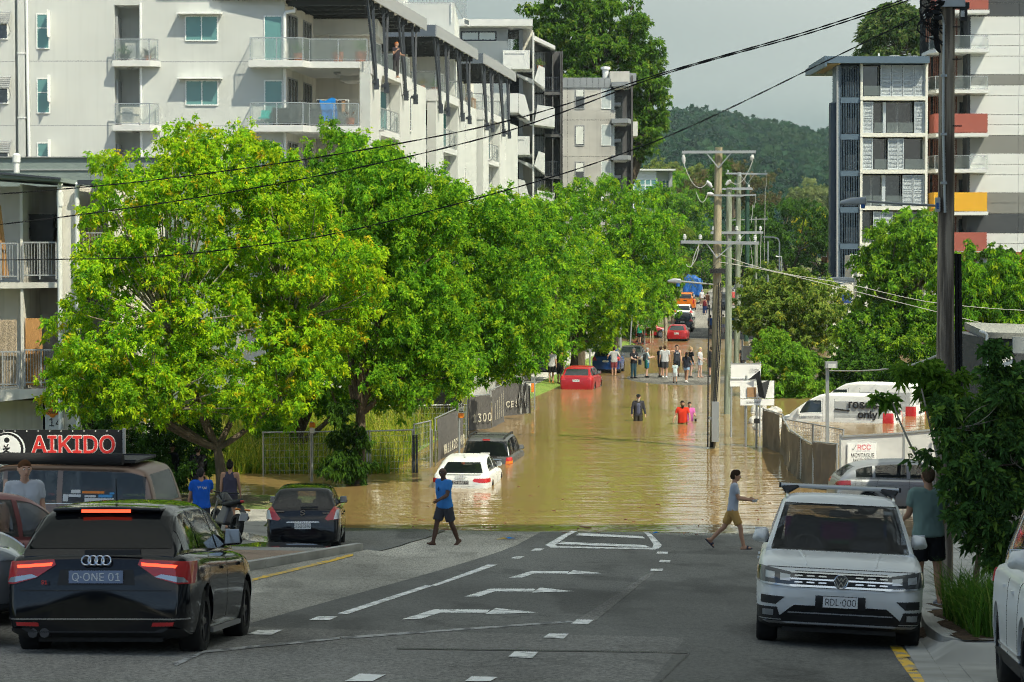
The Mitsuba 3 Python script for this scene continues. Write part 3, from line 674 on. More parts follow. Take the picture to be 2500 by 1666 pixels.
def reed(x0,x1,z0,z1,cut,label,c):
 k=part(bb,'reed_screen',M().prism([(ex(x0),ey(z0)),(ex(x1),ey(z0)),(ex(x1-cut),ey(z1)),(ex(x0),ey(z1))],FE.p(0,-.06,0),FE.u,[0,0,1],FE.n,.03),c,label=label)
 m=M()
 n=int((x1-x0)/6)
 for i in range(n):
  x=x0+(x1-x0-cut*.5)*(i+.5)/n
  m.tube([FE.p(ex(x),-.02,ey(z0)),FE.p(ex(x-cut*(x-x0)/(x1-x0)),-.02,ey(z1+(7*i) % 11))],.022,5,False)
 part(k,'reeds',m,c,True,stuff=True)
mat('reed_pale',(.42,.34,.25),.9,.1); mat('reed_tan',(.47,.25,.10),.9,.1)
reed(-40,82,1195,850,0,'grey weathered reed screen','m_reed_pale'); reed(128,222,1190,842,14,'orange tan reed screen','m_reed_tan')
reed(-60,44,630,260,40,'brown reed screen on the upper balcony','m_reed_tan')
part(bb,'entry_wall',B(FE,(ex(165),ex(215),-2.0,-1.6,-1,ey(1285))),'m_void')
part(bb,'entry_wall',B(FE,(ue(-160),ex(165),-2.4,-2.0,-1,ey(1290))),'m_beige_wall')
ep=part(bb,'entry_panel',B(FE,(ex(214),ex(290),-.6,-.4,-1,ey(1280))),'m_white_panel')
mat('sign_orange',(.75,.22,.02),.5); mat('sign_red',(.62,.035,.03),.45); mat('sign_white',(.78,.78,.76),.5)
part(ep,'lintel',B(FE,(ex(214),ex(290),-.42,-.3,ey(1284),ey(1266))),'m_sign_red')
lz=M().lathe([(0,-.17),(.06,-.15),(.085,-.10),(.27,-.03),(.27,.03),(.085,.10),(.06,.15),(0,.17)],n=18)
v_,f_=lz.get(); part(ep,'logo',place((v_*[1,.12,1],f_),FE.p(ex(253),-.37,ey(1335)),0),'m_sign_orange',40)
put(num(ep+'__lettering'),text_on('CUBANA',.075,FE.p(ex(227),-.325,ey(1341)),FE.u,FE.n,.01,True),'m_black')
put(num(ep+'__number'),text_on('14',.24,FE.p(ex(230),-.398,ey(1408)),FE.u,FE.n,.012),'m_black')
# things standing on its balconies
def tub(P,label,w=.75,h=.38):
 k=thing('storage_tub',label,'storage tub','black tubs on the upper left balcony')
 m=M(); m.prism([(-w/2,h),(w/2,h),(w*.44,0),(-w*.44,0)],P,[1,0,0],[0,0,1],[0,1,0],.5); part(k,'body',m,'m_black')
 part(k,'rim',M().obox(np.asarray(P)+[0,.25,h+.02],[w/2+.03,.28,.025]),'m_black')
for i in range(2):tub(FE.p(ex(187),-.9,ey(446)+.42*i),['lower black storage tub behind the upper left balcony railing','upper black storage tub stacked on another, upper left balcony'][i])
pot_plant(FE.p(ex(480),-.2,ey(455)-.35),.25,.75,'dry grassy pot plant on the upper railing right of the white downpipes',spiky=True,leaf=(.30,.26,.13),n=60)
# ---------------------------------------------------------------- the flat grey-green parapet roof behind it
YG=92.0
FG=Fr((0,YG),0)
pb=thing('flat_roof_building','low building with long grey green metal parapet behind the beige flats','building')
part(pb,'wall',B(FG,(X(-160,YG),X(470,YG),-14,0,-1,Z(386,YG))),'m_parapet')
part(pb,'capping',B(FG,(X(-160,YG),X(471,YG),-14,.12,Z(386,YG),Z(384,YG))),'m_grey_metal')
part(pb,'flashing',B(FG,(X(-160,YG),X(470,YG),0,.06,Z(417,YG),Z(414.5,YG))),'m_grey_metal')
for p_ in (222,400):part(pb,'panel_joint',B(FG,(X(p_,YG),X(p_+.7,YG),0,.015,Z(470,YG),Z(387,YG))),'m_dark_metal')
part(pb,'vent_pipe',M().lathe([(.1,0),(.1,.35),(.14,.36),(.14,.62),(.06,.68),(0,.68)],at(40.5,422,88),12),'m_white_metal')
# ---------------------------------------------------------------- right: blue grey block with sliding shutters
YR=200.0
FR=Fr((0,YR),0)
R4=lambda x:X(1900+x/2.8,YR)
Q4=lambda y:Z(y/2.8,YR)
mat('blue_metal',(.075,.115,.16),.4,.5); mat('deep_blue',(.02,.04,.07),.5,.4); mat('shutter',(.44,.48,.51),.5,.4); mat('off_white',(.66,.65,.58),.7,.3)
mat('soffit_tan',(.42,.34,.19),.8,.2)
sb=thing('apartment_building','blue grey apartment block with sliding louvred shutters below a conifer top','building')
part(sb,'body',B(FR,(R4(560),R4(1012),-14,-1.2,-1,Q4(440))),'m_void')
part(sb,'roof',B(FR,(R4(320),R4(1016),-14,.9,Q4(446),Q4(400))),'m_blue_metal')
part(sb,'soffit',M().prism([(R4(306),0.0),(R4(306),-10),(R4(410),-10),(R4(410),.85)],FR.p(0,0,Q4(452)),FR.u,FR.n,[0,0,1],.14),'m_soffit_tan')
part(sb,'gutter',B(FR,(R4(303),R4(318),-10,.9,Q4(470),Q4(398))),'m_blue_metal')
part(sb,'side_wall',B(FR,(R4(362),R4(398),-1.8,-.5,-1,Q4(705))),'m_deep_blue')
part(sb,'side_wall',B(FR,(R4(398),R4(424),-3,-.2,-1,Q4(455))),'m_blue_metal')
part(sb,'downpipe',M().tube([FR.p(R4(403),.0,Q4(1900)),FR.p(R4(398),.0,Q4(460))],.09,8),'m_grey_metal')
part(sb,'stair_back',B(FR,(R4(424),R4(556),-3.2,-3,-1,Q4(455))),'m_deep_blue')
for i in range(8):
 y0=455+248.5*i if i else 455
 yb=666+248.5*i
 part(sb,'slat_spandrel',B(FR,(R4(424),R4(555),-.4,-.1,Q4(yb+44),Q4(yb+6))),'m_blue_metal')
 for k in range(11):part(sb,'fin',B(FR,(R4(429+11.6*k),R4(431.6+11.6*k),-.35,-.22+.12,Q4(yb+2),Q4(yb-206))),'m_blue_metal')
 a=part(sb,'air_conditioner',B(FR,(R4(470),R4(546),-1.8,-1.0,Q4(yb),Q4(yb-105))),'m_grey_metal')
 part(sb,'floor_slab',B(FR,(R4(556),R4(1002),-1.2,.1,Q4(yb+26),Q4(yb))),'m_off_white')
 part(sb,'post',B(FR,(R4(557),R4(573),-1.2,.04,Q4(yb),Q4(yb-222))),'m_off_white')
lay=[[('g',580,690),('s',696,768),('s',772,845),('s',850,922),('s',927,1000)],[('s',574,646),('g',655,716),('f',718,738),('g',740,820),('g',824,920),('s',928,998)],
 [('s',574,646),('g',658,740),('s',748,818),('s',820,857),('g',864,995)],[('g',580,642),('g',648,712),('f',714,736),('g',738,845),('s',850,918),('s',924,998)],
 [('g',580,644),('s',650,706),('s',710,784),('g',790,898),('g',902,985)],[('s',576,646),('s',650,718),('g',724,860),('s',866,990)],[('g',580,700),('s',704,780),('g',786,990)]]
for i,row in enumerate(lay):
 yb=664+248.5*i
 for kind,a,b in row:
  if kind == 's':
   m=B(FR,(R4(a),R4(a)+.07,-.3,-.16,Q4(yb),Q4(yb-210)),(R4(b)-.07,R4(b),-.3,-.16,Q4(yb),Q4(yb-210)),(R4(a),R4(b),-.3,-.18,Q4(yb),Q4(yb)+.08),(R4(a),R4(b),-.3,-.18,Q4(yb-210)-.08,Q4(yb-210)),(R4(a),R4(b),-.3,-.17,Q4(yb-108),Q4(yb-100)))
   FR.box(m,R4(a)+.05,R4(b)-.05,-.30,-.275,Q4(yb)+.05,Q4(yb-210)-.05); k=part(sb,'shutter',m,'m_shutter'); sl=M()
   for z in np.arange(Q4(yb)+.1,Q4(yb-210)-.08,.105):sl.obox(FR.p((R4(a)+R4(b))/2,-.23,z),[(R4(b)-R4(a))/2-.05,.045,.012],[FR.u,FR.n*.75-np.array([0,0,.66]),FR.n*.66+np.array([0,0,.75])])
   part(k,'slats',sl,'m_shutter',stuff=True)
  elif kind == 'f':part(sb,'panel',B(FR,(R4(a),R4(b),-1,-.5,Q4(yb),Q4(yb-210))),'m_shutter')
  else:
   window(sb,FR,R4(a),R4(b),Q4(yb-4),Q4(yb-206),-1.15,'m_dark_glass',1,'m_grey_metal',.05)
   part(sb,'glass_guard',B(FR,(R4(a),R4(b),-.14,-.12,Q4(yb-4),Q4(yb-70))),'m_rail_glass')
part(sb,'end_wall',B(FR,(R4(1000),R4(1016),-14,.1,-1,Q4(446))),'m_off_white')
for x0,x1,h in ((795,860,26),(870,905,22),(918,945,24),(955,990,24)):
 part(sb,'roof_plant',B(FR,(R4(x0),R4(x1),-5,-3,Q4(396),Q4(396-h))),'m_white_panel' if x0 != 870 else 'm_dark_metal')
part(sb,'roof_vent',B(FR,(R4(712),R4(721),-3,-2.8,Q4(396),Q4(356))),'m_white_metal')
part(sb,'porch_wall',B(Fr((0,190),0),(X(2080,190),X(2092,190),-4,0,-1,Z(624,190)),(X(2092,190),X(2116,190),-4,.3,-1,Z(622,190)),(X(2116,190),X(2180,190),-4,0,-1,Z(634,190))),'m_off_white')
part(sb,'awning',B(Fr((0,186),0),(X(1998,186),X(2082,186),-4,1,Z(690,186),Z(678,186))),'m_slate_metal')
sw=part(sb,'sign_wall',B(Fr((0,184),0),(X(2027,184),X(2080,184),-3,0,-1,Z(696,184))),'m_off_white')
mat('sign_blue',(.015,.05,.20),.5)
part(sw,'sign_panel',B(Fr((0,184),0),(X(2047,184),X(2079,184),0,.05,Z(740,184),Z(716,184))),'m_sign_blue')
# ---------------------------------------------------------------- right: tall banded block with coloured balconies
YS=206.0
FT=Fr((0,YS),0)
T4=lambda x:X(1900+x/2.8,YS)
V4=lambda y:Z(y/2.8,YS)
mat('brick_red',(.30,.085,.065),.7,.3); mat('ochre',(.62,.33,.025),.6,.3); mat('band_dark',(.055,.06,.068),.7,.3); mat('band_mid',(.19,.19,.18),.7,.3); mat('timber_slat',(.18,.07,.045),.7,.3)
tb=thing('apartment_building','tall white and grey banded apartment block with red and ochre balconies at the right edge','building')
part(tb,'core',B(FT,(T4(1300),T4(2000),-4.4,-.15,-1,V4(-200))),'m_band_mid')
rows=[(-160,36,'d'),(36,126,'d'),(126,250,'w'),(250,322,'w'),(322,394,'w'),(394,518,'w'),(518,590,'m'),(590,660,'w'),(660,788,'w'),(788,858,'w'),(858,930,'w'),(930,1052,'m'),(1052,1126,'w'),(1126,1198,'w'),(1198,1320,'w'),(1320,1390,'m'),(1390,1462,'m'),(1462,1595,'d'),(1595,1665,'w'),(1665,1735,'w'),(1735,1860,'w'),(1860,2000,'w'),(2000,2200,'w')]
for y0,y1,c in rows:
 for a,b in ((1306,1638),(1638,1900)):
  part(tb,'wall_panel',B(FT,(T4(a)+.01,T4(b)-.01,-.15,0,V4(y1)+.02,V4(y0)-.02)),{'w':'m_white_panel','m':'m_band_mid','d':'m_band_dark'}[c])
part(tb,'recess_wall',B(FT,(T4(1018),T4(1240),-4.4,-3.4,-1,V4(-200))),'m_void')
part(tb,'recess_wall',B(FT,(T4(1232),T4(1306),-4.4,-2.2,-1,V4(-200))),'m_cream_wall')
part(tb,'recess_wall',B(FT,(T4(1288),T4(1308),-2.2,-.1,-1,V4(-200))),'m_band_dark')
# balconies: slab and glass, or a solid coloured front
for y,kind in ((94,'r'),(355,'g'),(628,'g'),(920,'r'),(1163,'g'),(1450,'o'),(1720,'r'),(1990,'g')):
 top=y-130
 sl=M()
 for k in range(17):
  if k % 5 != 3:FT.box(sl,T4(1022+13*k),T4(1028+13*k),-1.6,-1.4,V4(y+20+215-40),V4(y+30))
 part(tb,'timber_screen',sl,'m_timber_slat',stuff=True)
 part(tb,'balcony_slab',M().prism([(T4(1018),-3.4),(T4(1018),.2),(T4(1050),1.55),(T4(1408),1.6),(T4(1408),-.0),(T4(1306),-.1),(T4(1306),-3.4)],FT.p(0,0,V4(y+24)),FT.u,FT.n,[0,0,1],V4(y)-V4(y+24)),'m_white_panel')
 if kind == 'g':
  railing(tb,FT,[(T4(1022),.1),(T4(1046),1.5),(T4(1400),1.55),(T4(1400),.0)],V4(y),1.08)
 else:
  c='m_ochre' if kind == 'o' else 'm_brick_red'
  part(tb,'balcony_front',B(FT,(T4(1040),T4(1400),1.5,1.62,V4(y-2),V4(top)),(T4(1392),T4(1400),0,1.5,V4(y-2),V4(top)),(T4(1040),T4(1048),-1,1.5,V4(y-2),V4(top))),c)
 if kind != 'g' or y == 355:window(tb,Fr((0,YS+2.2),0),X(1900+1236/2.8,YS+2.2),X(1900+1284/2.8,YS+2.2),V4(y)+.05,V4(y-220),.02,'m_dark_glass',1,'m_dark_metal',name='glass_door')
pot_plant(FT.p(T4(1262),.6,V4(1450)+.5),.3,.9,'dark leafy pot plant above the ochre balcony',leaf=(.03,.07,.02),n=120)
pot_plant(FT.p(T4(1350),.9,V4(1720)+.85),.25,.6,'small green pot plant on the lowest red balcony',n=100)
# ---------------------------------------------------------------- brick wall and small red-roofed houses behind the hedge at the right
mat('brick',proc(lambda p,n,uv:mix((.30,.15,.075),(.20,.09,.05),noise(dr.floor(p.x/.24+.5*dr.floor(p.z/.086)),dr.floor(p.z/.086),0))*(1-.45*dr.maximum(smoothstep(.42,.48,dr.abs(p.z/.086-dr.floor(p.z/.086)-.5)),smoothstep(.46,.49,dr.abs(p.x/.24+.5*dr.floor(p.z/.086)-dr.floor(p.x/.24+.5*dr.floor(p.z/.086))-.5))))),.9,.1)
YW=150.0
fw_=Fr((0,YW),0)
bw=thing('brick_building','old tan brick building with ivy along its parapet at the far right','building')
part(bw,'wall',B(fw_,(X(2352,YW),X(2620,YW),-8,0,-1,Z(616,YW))),'m_brick')
part(bw,'pier',B(fw_,(X(2382,YW),X(2406,YW),0,.5,-1,Z(622,YW))),'m_shutter')
part(bw,'roof',M().prism([(X(2400,YW),Z(690,YW)),(X(2620,YW),Z(640,YW)),(X(2620,YW),Z(760,YW)),(X(2400,YW),Z(700,YW))],fw_.p(0,3,0),fw_.u,[0,0,1],fw_.n,-1),'m_brick_red')
hb=thing('brick_house','small orange brick house with white roof edge beside the blue block','house')
fh=Fr((0,300),0)
part(hb,'wall',B(fh,(X(2020,300),X(2060,300),-6,0,-1,Z(608,300))),'m_brick')
part(hb,'roof',B(fh,(X(2006,300),X(2060,300),-6,.8,Z(608,300),Z(598,300))),'m_white_panel')
window(hb,fh,X(2009,300),X(2018,300),Z(626,300),Z(609,300),.0,'m_dark_glass')
# kiosk at the right edge
YK=62.0
FK=Fr((0,YK),0)
kx,kz=(lambda x:X(2250+x/5.228,YK)),(lambda y:Z(760+y/5.228,YK))
kb=thing('kiosk','flat roofed charcoal and red brown kiosk at the right edge behind the bush','kiosk')
mat('roof_grey',stained((.20,.205,.19),.25,.8),.7,.3)
YK2=69.0
part(kb,'roof',M().add([FK.p(kx(815),.15,kz(268)),FK.p(kx(1700),.15,kz(290)),[X(2250+1700/5.228,YK2),YK2,Z(760+180/5.228,YK2)],[X(2250+553/5.228,YK2),YK2,Z(760+142/5.228,YK2)]],[[0,1,2,3]]),'m_roof_grey')
part(kb,'fascia',M().prism([(kx(815),kz(270)),(kx(1700),kz(292)),(kx(1700),kz(372)),(kx(838),kz(342)),(kx(815),kz(342))],FK.p(0,.15,0),FK.u,[0,0,1],FK.n,-.15),'m_roof_grey')
part(kb,'wall',B(FK,(kx(838),kx(1700),-5,0,0,kz(345))),'m_band_dark')
A_,B_=FK.p(kx(806),0.1,0),np.array([X(2250+553/5.228,YK2),YK2,0])
part(kb,'side_fascia',M().add([A_+[0,0,kz(270)],[B_[0],B_[1],Z(760+144/5.228,YK2)],[B_[0],B_[1],Z(760+228/5.228,YK2)],A_+[0,0,kz(348)]],[[0,1,2,3]]),'m_roof_grey')
part(kb,'side_wall',M().add([A_+[.06,.1,kz(340)],[B_[0]+.06,B_[1],Z(760+225/5.228,YK2)],[B_[0]+.06,B_[1],0],A_+[.06,.1,0]],[[0,1,2,3]]),'m_brick_red')
part(kb,'downpipe',M().tube([FK.p(kx(742),.1,kz(256)),FK.p(kx(790),.2,kz(268)),FK.p(kx(822),.2,kz(300)),FK.p(kx(824),.2,kz(900))],.035,8),'m_white_metal')
part(kb,'floodlight',M().obox(FK.p(kx(1205),.5,kz(425)),[.17,.06,.2]).beam(FK.p(kx(1130),.5,kz(342)),FK.p(kx(1330),.3,kz(386)),.05),'m_galv')
sg=part(kb,'sign',B(FK,(kx(912),kx(1165),0,.03,kz(772),kz(562))),'m_sign_white')
put(num(sg+'__lettering'),text_on('SIT',.2,FK.p(kx(985),.03,kz(645)),FK.u,FK.n),'m_black')
# the tower on the right behind the camera: it stands outside the picture and casts the shade in which the foreground lies
tw=thing('tower_block','tall concrete tower standing right of the viewpoint, outside the picture','building')
part(tw,'wall',M().box(13.5,30,-14,41,0,46),'m_white_panel')
m_=M()
for i in range(13):
 m_.box(13.38,13.5,-13,40,3.4+3.1*i,4.9+3.1*i)
part(tw,'window_band',m_,'m_dark_glass')
# houses up the hill behind the camera: outside the picture, they darken the low sky that the cars mirror
hr_=thing('house_row','row of dark roofed houses behind the viewpoint, outside the picture','house')
for i,(x,y,w,h) in enumerate(((-34,-30,9,5),(-20,-26,7,6.5),(-6,-40,8,5),(7,-34,6,6))):
 z=float(g(x,y)); part(hr_,'wall',M().box(x-w,x+w,y-7,y,z-1,z+h),'m_cream_wall'); part(hr_,'roof',M().prism([(-w-.6,h),(w+.6,h),(w*.4,h+2.6),(-w*.4,h+2.6)],[x,y+.6,z],[1,0,0],[0,0,1],[0,-1,0],8.2),'m_band_dark')
# ---------------------------------------------------------------- trees and plants
mat('bark',proc(lambda p,n,uv:mix((.17,.135,.10),(.07,.055,.04),fbm(p.x*9,p.y*9,p.z*2.2,4))*(.8+.4*noise(p.x*30,p.y*30,p.z*6))),.95,.1)
mat('bark_pale',proc(lambda p,n,uv:mix((.40,.36,.29),(.17,.14,.10),smoothstep(.4,.65,fbm(p.x*7,p.y*7,p.z*3,4)))),.9,.1)
def sph(q,n):
 v=q.normal(size=(n,3)); return v/np.linalg.norm(v,axis=1,keepdims=True)
LEAFUP=np.array([.25,-.45,.8])      # leaves turn their faces to the open sky on the sunny side
def leaves_at(q,C,D,L,W,droop=.35,fold=.25):
 """One folded, pointed leaf at each C, growing along D: 4 vertices, 2 triangles."""
 n=len(C)
 D=D/(np.linalg.norm(D,axis=1,keepdims=True)+1e-9)
 s=np.cross(D,sph(q,n)*.75+LEAFUP); s /= np.linalg.norm(s,axis=1,keepdims=True)+1e-9
 nn=np.cross(s,D)
 L=L[:,None]; W=W[:,None]
 mid=C+D*L*.45
 tip=C+D*L-np.array([0,0,1])*L*droop
 v=np.stack([C,mid+s*W+nn*W*fold,tip,mid-s*W+nn*W*fold],1).reshape(-1,3)
 k=np.arange(n)[:,None]*4
 return v,np.vstack([k+[0,1,2],k+[0,2,3]])
def crown(q,lobes,n,leaf,cols,clump=.75,per=26,droop=.4,shell=.45,ratio=.26,up=.25,weights=None):
 """Leaves over a crown made of ellipsoid lobes (centre, radii): clumps of sprigs of leaves, the clumps spread through the outer volume.
    cols: rows of (rgb, share); a whole clump leans to one tone."""
 lobes=[(np.asarray(c,float),np.asarray(r,float)) for c,r in lobes]
 vol=np.array([r[0]*r[1]*r[2] for c,r in lobes])**.72
 nc=max(6,n // (per*9))
 which=q.choice(len(lobes),nc,p=vol/vol.sum())
 d=sph(q,nc); d[:,2]+=.12
 rad=1-shell*q.random(nc)**1.6
 cc=np.array([lobes[w][0] for w in which])+d*rad[:,None]*np.array([lobes[w][1] for w in which])
 sprigs=9
 so=sph(q,nc*sprigs)*(q.random((nc*sprigs,1))**.4)*clump*q.uniform(.6,1.3,(nc*sprigs,1))
 so[:,2] *= .72
 sc=np.repeat(cc,sprigs,0)+so
 N=nc*sprigs*per
 dirs=sph(q,N)+np.repeat(so,per,0)*.5/clump+[0,0,up]
 C=np.repeat(sc,per,0)+sph(q,N)*(clump*.30)*q.random((N,1))
 L=leaf*q.uniform(.7,1.25,N)
 v,f=leaves_at(q,C,dirs,L,L*ratio*q.uniform(.8,1.2,N),droop)
 rgb=np.array([c for c,w in cols]); w=np.array([w for c,w in cols],float); w /= w.sum()
 cl=np.repeat(q.choice(len(rgb),nc*sprigs,p=w),per)
 mixm=q.random(N)<.35
 cl=np.where(mixm,q.choice(len(rgb),N,p=w),cl)
 col=rgb[cl]*q.uniform(.75,1.25,(N,1))*np.repeat(q.uniform(.82,1.18,(nc,1)),sprigs*per,0)
 return v,f,np.repeat(col,4,0),cc
def limbs(q,base,fork,r,tips,n,wob=.25):
 """Trunk from base to fork, then limbs bending out to a number of crown tips."""
 m,tr=M(),M()
 base,fork=np.asarray(base,float),np.asarray(fork,float)
 t=np.linspace(0,1,8)[:,None]
 path=base+(fork-base)*t+np.c_[np.sin(t*3.0)*.06,np.cos(t*4)*.05,t*0]
 tr.tube(path,r*(1.35-.6*t[:,0]+.5*np.exp(-t[:,0]*14)),12)
 hubs=[fork+(np.asarray(h)-fork)*q.uniform(.45,.6)+sph(q,1)[0]*.3 for h in tips[q.choice(len(tips),min(7,len(tips)),replace=False)]]
 for h in hubs:
  s=np.linspace(0,1,7)[:,None]
  mid=(fork+h)/2+sph(q,1)[0]*wob+[0,0,-.1]
  pth=(1-s)**2*fork+2*s*(1-s)*mid+s*s*h
  tr.tube(pth,r*(.62-.3*s[:,0]),8)
 for tip in tips[q.choice(len(tips),min(n,len(tips)),replace=False)]:
  h=min(hubs,key=lambda k:np.linalg.norm(k-tip))
  s=np.linspace(0,1,6)[:,None]
  mid=(h+tip)/2+sph(q,1)[0]*wob
  m.tube((1-s)**2*h+2*s*(1-s)*mid+s*s*tip,r*(.26-.2*s[:,0]),5,False)
 return tr,m
def tree(name,label,base,fork,r,lobes,n,leaf,cols,seed,cat='tree',group=None,bark='m_bark',clump=.75,nb=40,mt='m_leaf',**kw):
 q=np.random.default_rng(seed)
 k=thing(name,label,cat,group)
 v,f,c,cc=crown(q,lobes,n,leaf,cols,clump,**kw)
 part(k,'crown',(v,f),mt,color=c,stuff=True)
 if fork is not None:
  tr,br=limbs(q,base,fork,r,cc,nb); part(k,'trunk',tr,'m_bark',True); part(k,'branches',br,bark,True)
 return k
lob=lambda Y,*qs:[(at(px,py,Y+dy),(rx*Y/F,ry,rz*Y/F)) for px,py,dy,rx,ry,rz in qs]
YG_=[((.36,.58,.022),3),((.50,.66,.025),2.2),((.22,.46,.028),2.5),((.66,.54,.03),.5),((.11,.28,.025),1)]
GR_=[((.19,.42,.028),3),((.31,.54,.03),1.8),((.10,.27,.025),2.4),((.42,.56,.03),.8)]
DG_=[((.14,.32,.035),3),((.24,.42,.04),1.5),((.09,.21,.025),2),((.32,.43,.04),.6)]
DK_=[((.075,.17,.03),3),((.12,.24,.035),1.5),((.05,.12,.022),2)]
row='street trees lining the left side'
# the row of street trees along the left kerb, nearest first
b1=gp(542,1228)
tree('street_tree','nearest yellow green street tree at the left with pale twigs and forked trunk',b1,at(530,1095,b1[1]),.16,lob(b1[1],
 (300,800,-2.5,190,2.4,180),(480,560,-.5,230,2.6,170),(640,620,.5,190,2.6,190),(455,400,0,100,1.6,95),(230,950,-3,130,1.6,90),(430,930,-2,220,2.4,140),(610,880,-1,220,2.6,180),(740,760,0,150,2.2,170),(310,590,-2,110,1.6,130),(570,410,.3,120,1.6,90),(820,720,.5,110,2,150),(270,440,-2,55,1.0,80),(160,920,-3.5,60,1,60),(650,450,.5,90,1.5,80)),
 170000,.125,YG_,11,group=row,bark='m_bark_pale',clump=.5,nb=240)
b2=gp(706,1180)
tree('street_tree','green street tree with dark forked trunk standing in flood water behind small black hatchback',b2,at(718,1090,b2[1]),.20,lob(b2[1],
 (780,900,0,140,2,130),(850,760,0,140,2.2,160),(690,970,.5,130,1.8,100),(870,620,.6,110,1.8,130),(790,400,1,90,1.5,90),(890,440,1,110,1.6,100),(900,900,0,110,1.6,110),(780,540,1,100,1.6,120)),90000,.13,GR_,12,group=row,clump=.52)
b3=at(862,1176,80); b3[2]=-.3
tree('street_tree','green street tree with creeper covered trunk right of the forked tree',b3,at(880,1010,80),.2,lob(80,
 (970,800,1,170,2.6,200),(1010,620,1.5,150,2.4,160),(910,560,1,130,2.2,140),(1070,850,1,120,2,130),(980,930,0,150,2,90),(1010,480,1.5,110,1.8,80),(900,440,1.5,90,1.6,80)),100000,.135,GR_,13,group=row,clump=.55)
cp=thing('creeper','dark leafy creeper wrapping the trunk of a flooded street tree','plant')
q_=np.random.default_rng(5); v_,f_,c_,_=crown(q_,lob(79.5,(850,1040,0,45,.6,70),(862,1110,0,55,.7,70),(840,1150,0,40,.6,40)),6500,.17,DK_+[((.12,.24,.03),2)],.35,droop=.7)
part(cp,'leaves',(v_,f_),'m_leaf',color=c_,stuff=True)
for i,(lb,bx,by,Yt,ls) in enumerate([
 ('dense mid green street tree behind the creeper covered one',1012,1000,100,[(1120,620,0,150,2.6,160),(1080,800,0,150,2.8,150),(1200,720,0,140,2.6,180),(1170,850,-.5,140,2,100),(1070,540,.5,110,2,90),(1180,560,.5,120,2,90),(1250,820,-.5,90,2,110)]),
 ('street tree above the wooden paling fence left of the red hatchback',1284,924,138,[(1270,620,0,130,3,120),(1230,740,0,120,3,130),(1330,720,0,110,3,140),(1290,830,-1,130,2.6,80),(1250,545,.5,100,2.4,60)]),
 ('yellowish street tree over the blue hatchback',1400,880,152,[(1400,700,0,120,3.2,120),(1340,760,0,100,3,110),(1465,720,-1,90,3,110),(1410,810,-1,110,2.6,60)]),
 ('tall green street tree left of the power poles',1500,850,178,[(1490,560,0,120,4,110),(1440,490,1,100,3.6,60),(1560,640,0,100,3.6,120),(1580,740,-1,70,3,80),(1480,660,-1,100,3.4,100),(1600,570,1,55,2.6,100),(1360,560,1,100,3,80),(1290,540,1,60,2.6,50)]),
 ('small street tree hanging over the parked black car',1563,830,200,[(1570,760,0,75,2.4,60),(1545,700,0,80,2.6,60),(1620,690,.5,50,2,60)])]):
 bb_=at(bx,by,Yt); bb_[2]=min(bb_[2],0.1)
 tree('street_tree',lb,bb_,at(bx,by-60*100/Yt,Yt),.2,lob(Yt,*ls),(76000,52000,42000,56000,20000)[i],(.165,.195,.205,.225,.26)[i],(GR_,GR_,YG_[:3]+GR_,GR_,DG_)[i],20+i,group=row,clump=(.7,.8,.8,.95,.9)[i],nb=26)
for i,(px,py,Yt) in enumerate([(1472,862,179),(1490,862,184),(1496,856,190),(1262,924,143),(1416,905,158)]):
 k=thing('bare_tree',['bare trunk beside the flooded dark saloon, leftmost of three','middle bare trunk of three beside the flooded dark saloon','rightmost bare trunk of three beside the flooded dark saloon','slim trunk at the end of the paling fence','mottled trunk beside the blue hatchback'][i],'tree')
 p_=at(px,py,Yt); part(k,'trunk',M().tube([p_-[0,0,.3],p_+[.1,0,1.5],p_+[-.1,0,3.2],p_+[.15,.2,5]],[.34,.26,.22,.18],10),'m_bark',True)
# the dark hedge at the foot of the first tree and the tall grasses of the vacant lot
q_=np.random.default_rng(31)
hk=thing('hedge','dark glossy hedge behind the two men in caps','hedge'); v_,f_,c_,_=crown(q_,lob(76,(330,1060,0,120,1.4,90),(450,1080,0,110,1.4,100),(390,1160,-.5,120,1.2,60),(250,1120,0,90,1.2,80)),26000,.13,DK_+[((.10,.2,.03),1)],.5)
part(hk,'leaves',(v_,f_),'m_leaf',color=c_,stuff=True)
def blades(q,P,H,W,cols,lean=.45,seg=2):
 """Curved grass blades: 3 triangles each."""
 n=len(P)
 a=q.uniform(0,6.283,n); d=np.stack([np.cos(a),np.sin(a),0*a],1); s=np.stack([-np.sin(a),np.cos(a),0*a],1)*W[:,None]
 le=(lean*q.uniform(.2,1.3,n)*H)[:,None]
 p1=P+d*le*.3+np.c_[0*H,0*H,H*.6]; p2=P+d*le+np.c_[0*H,0*H,H*q.uniform(.75,1,n)]
 v=np.stack([P-s,P+s,p1-s*.8,p1+s*.8,p2],1).reshape(-1,3)
 k=np.arange(n)[:,None]*5
 rgb=np.array([c for c,_ in cols]); w=np.array([w for _,w in cols],float)
 col=rgb[q.choice(len(rgb),n,p=w/w.sum())]*q.uniform(.75,1.25,(n,1))
 return v,np.vstack([k+[0,1,3],k+[0,3,2],k+[2,3,4]]),np.repeat(col,5,0)
def scatter(q,poly,n):
 P=np.array(poly,float)
 lo,hi=P.min(0),P.max(0)
 out=np.zeros((0,2)); A,B_=P,np.roll(P,-1,0)
 while len(out)<n:
  c=q.uniform(lo,hi,(n*2,2)); x,y=c[:,:1],c[:,1:]
  hit=((A[:,1]>y) != (B_[:,1]>y)) & (x<(B_[:,0]-A[:,0])*(y-A[:,1])/(B_[:,1]-A[:,1]+1e-12)+A[:,0])
  out=np.vstack([out,c[hit.sum(1) % 2 == 1]])
 return out[:n]
G1=[((.42,.44,.05),3),((.30,.38,.04),3),((.50,.47,.11),1.5),((.17,.30,.03),2)]
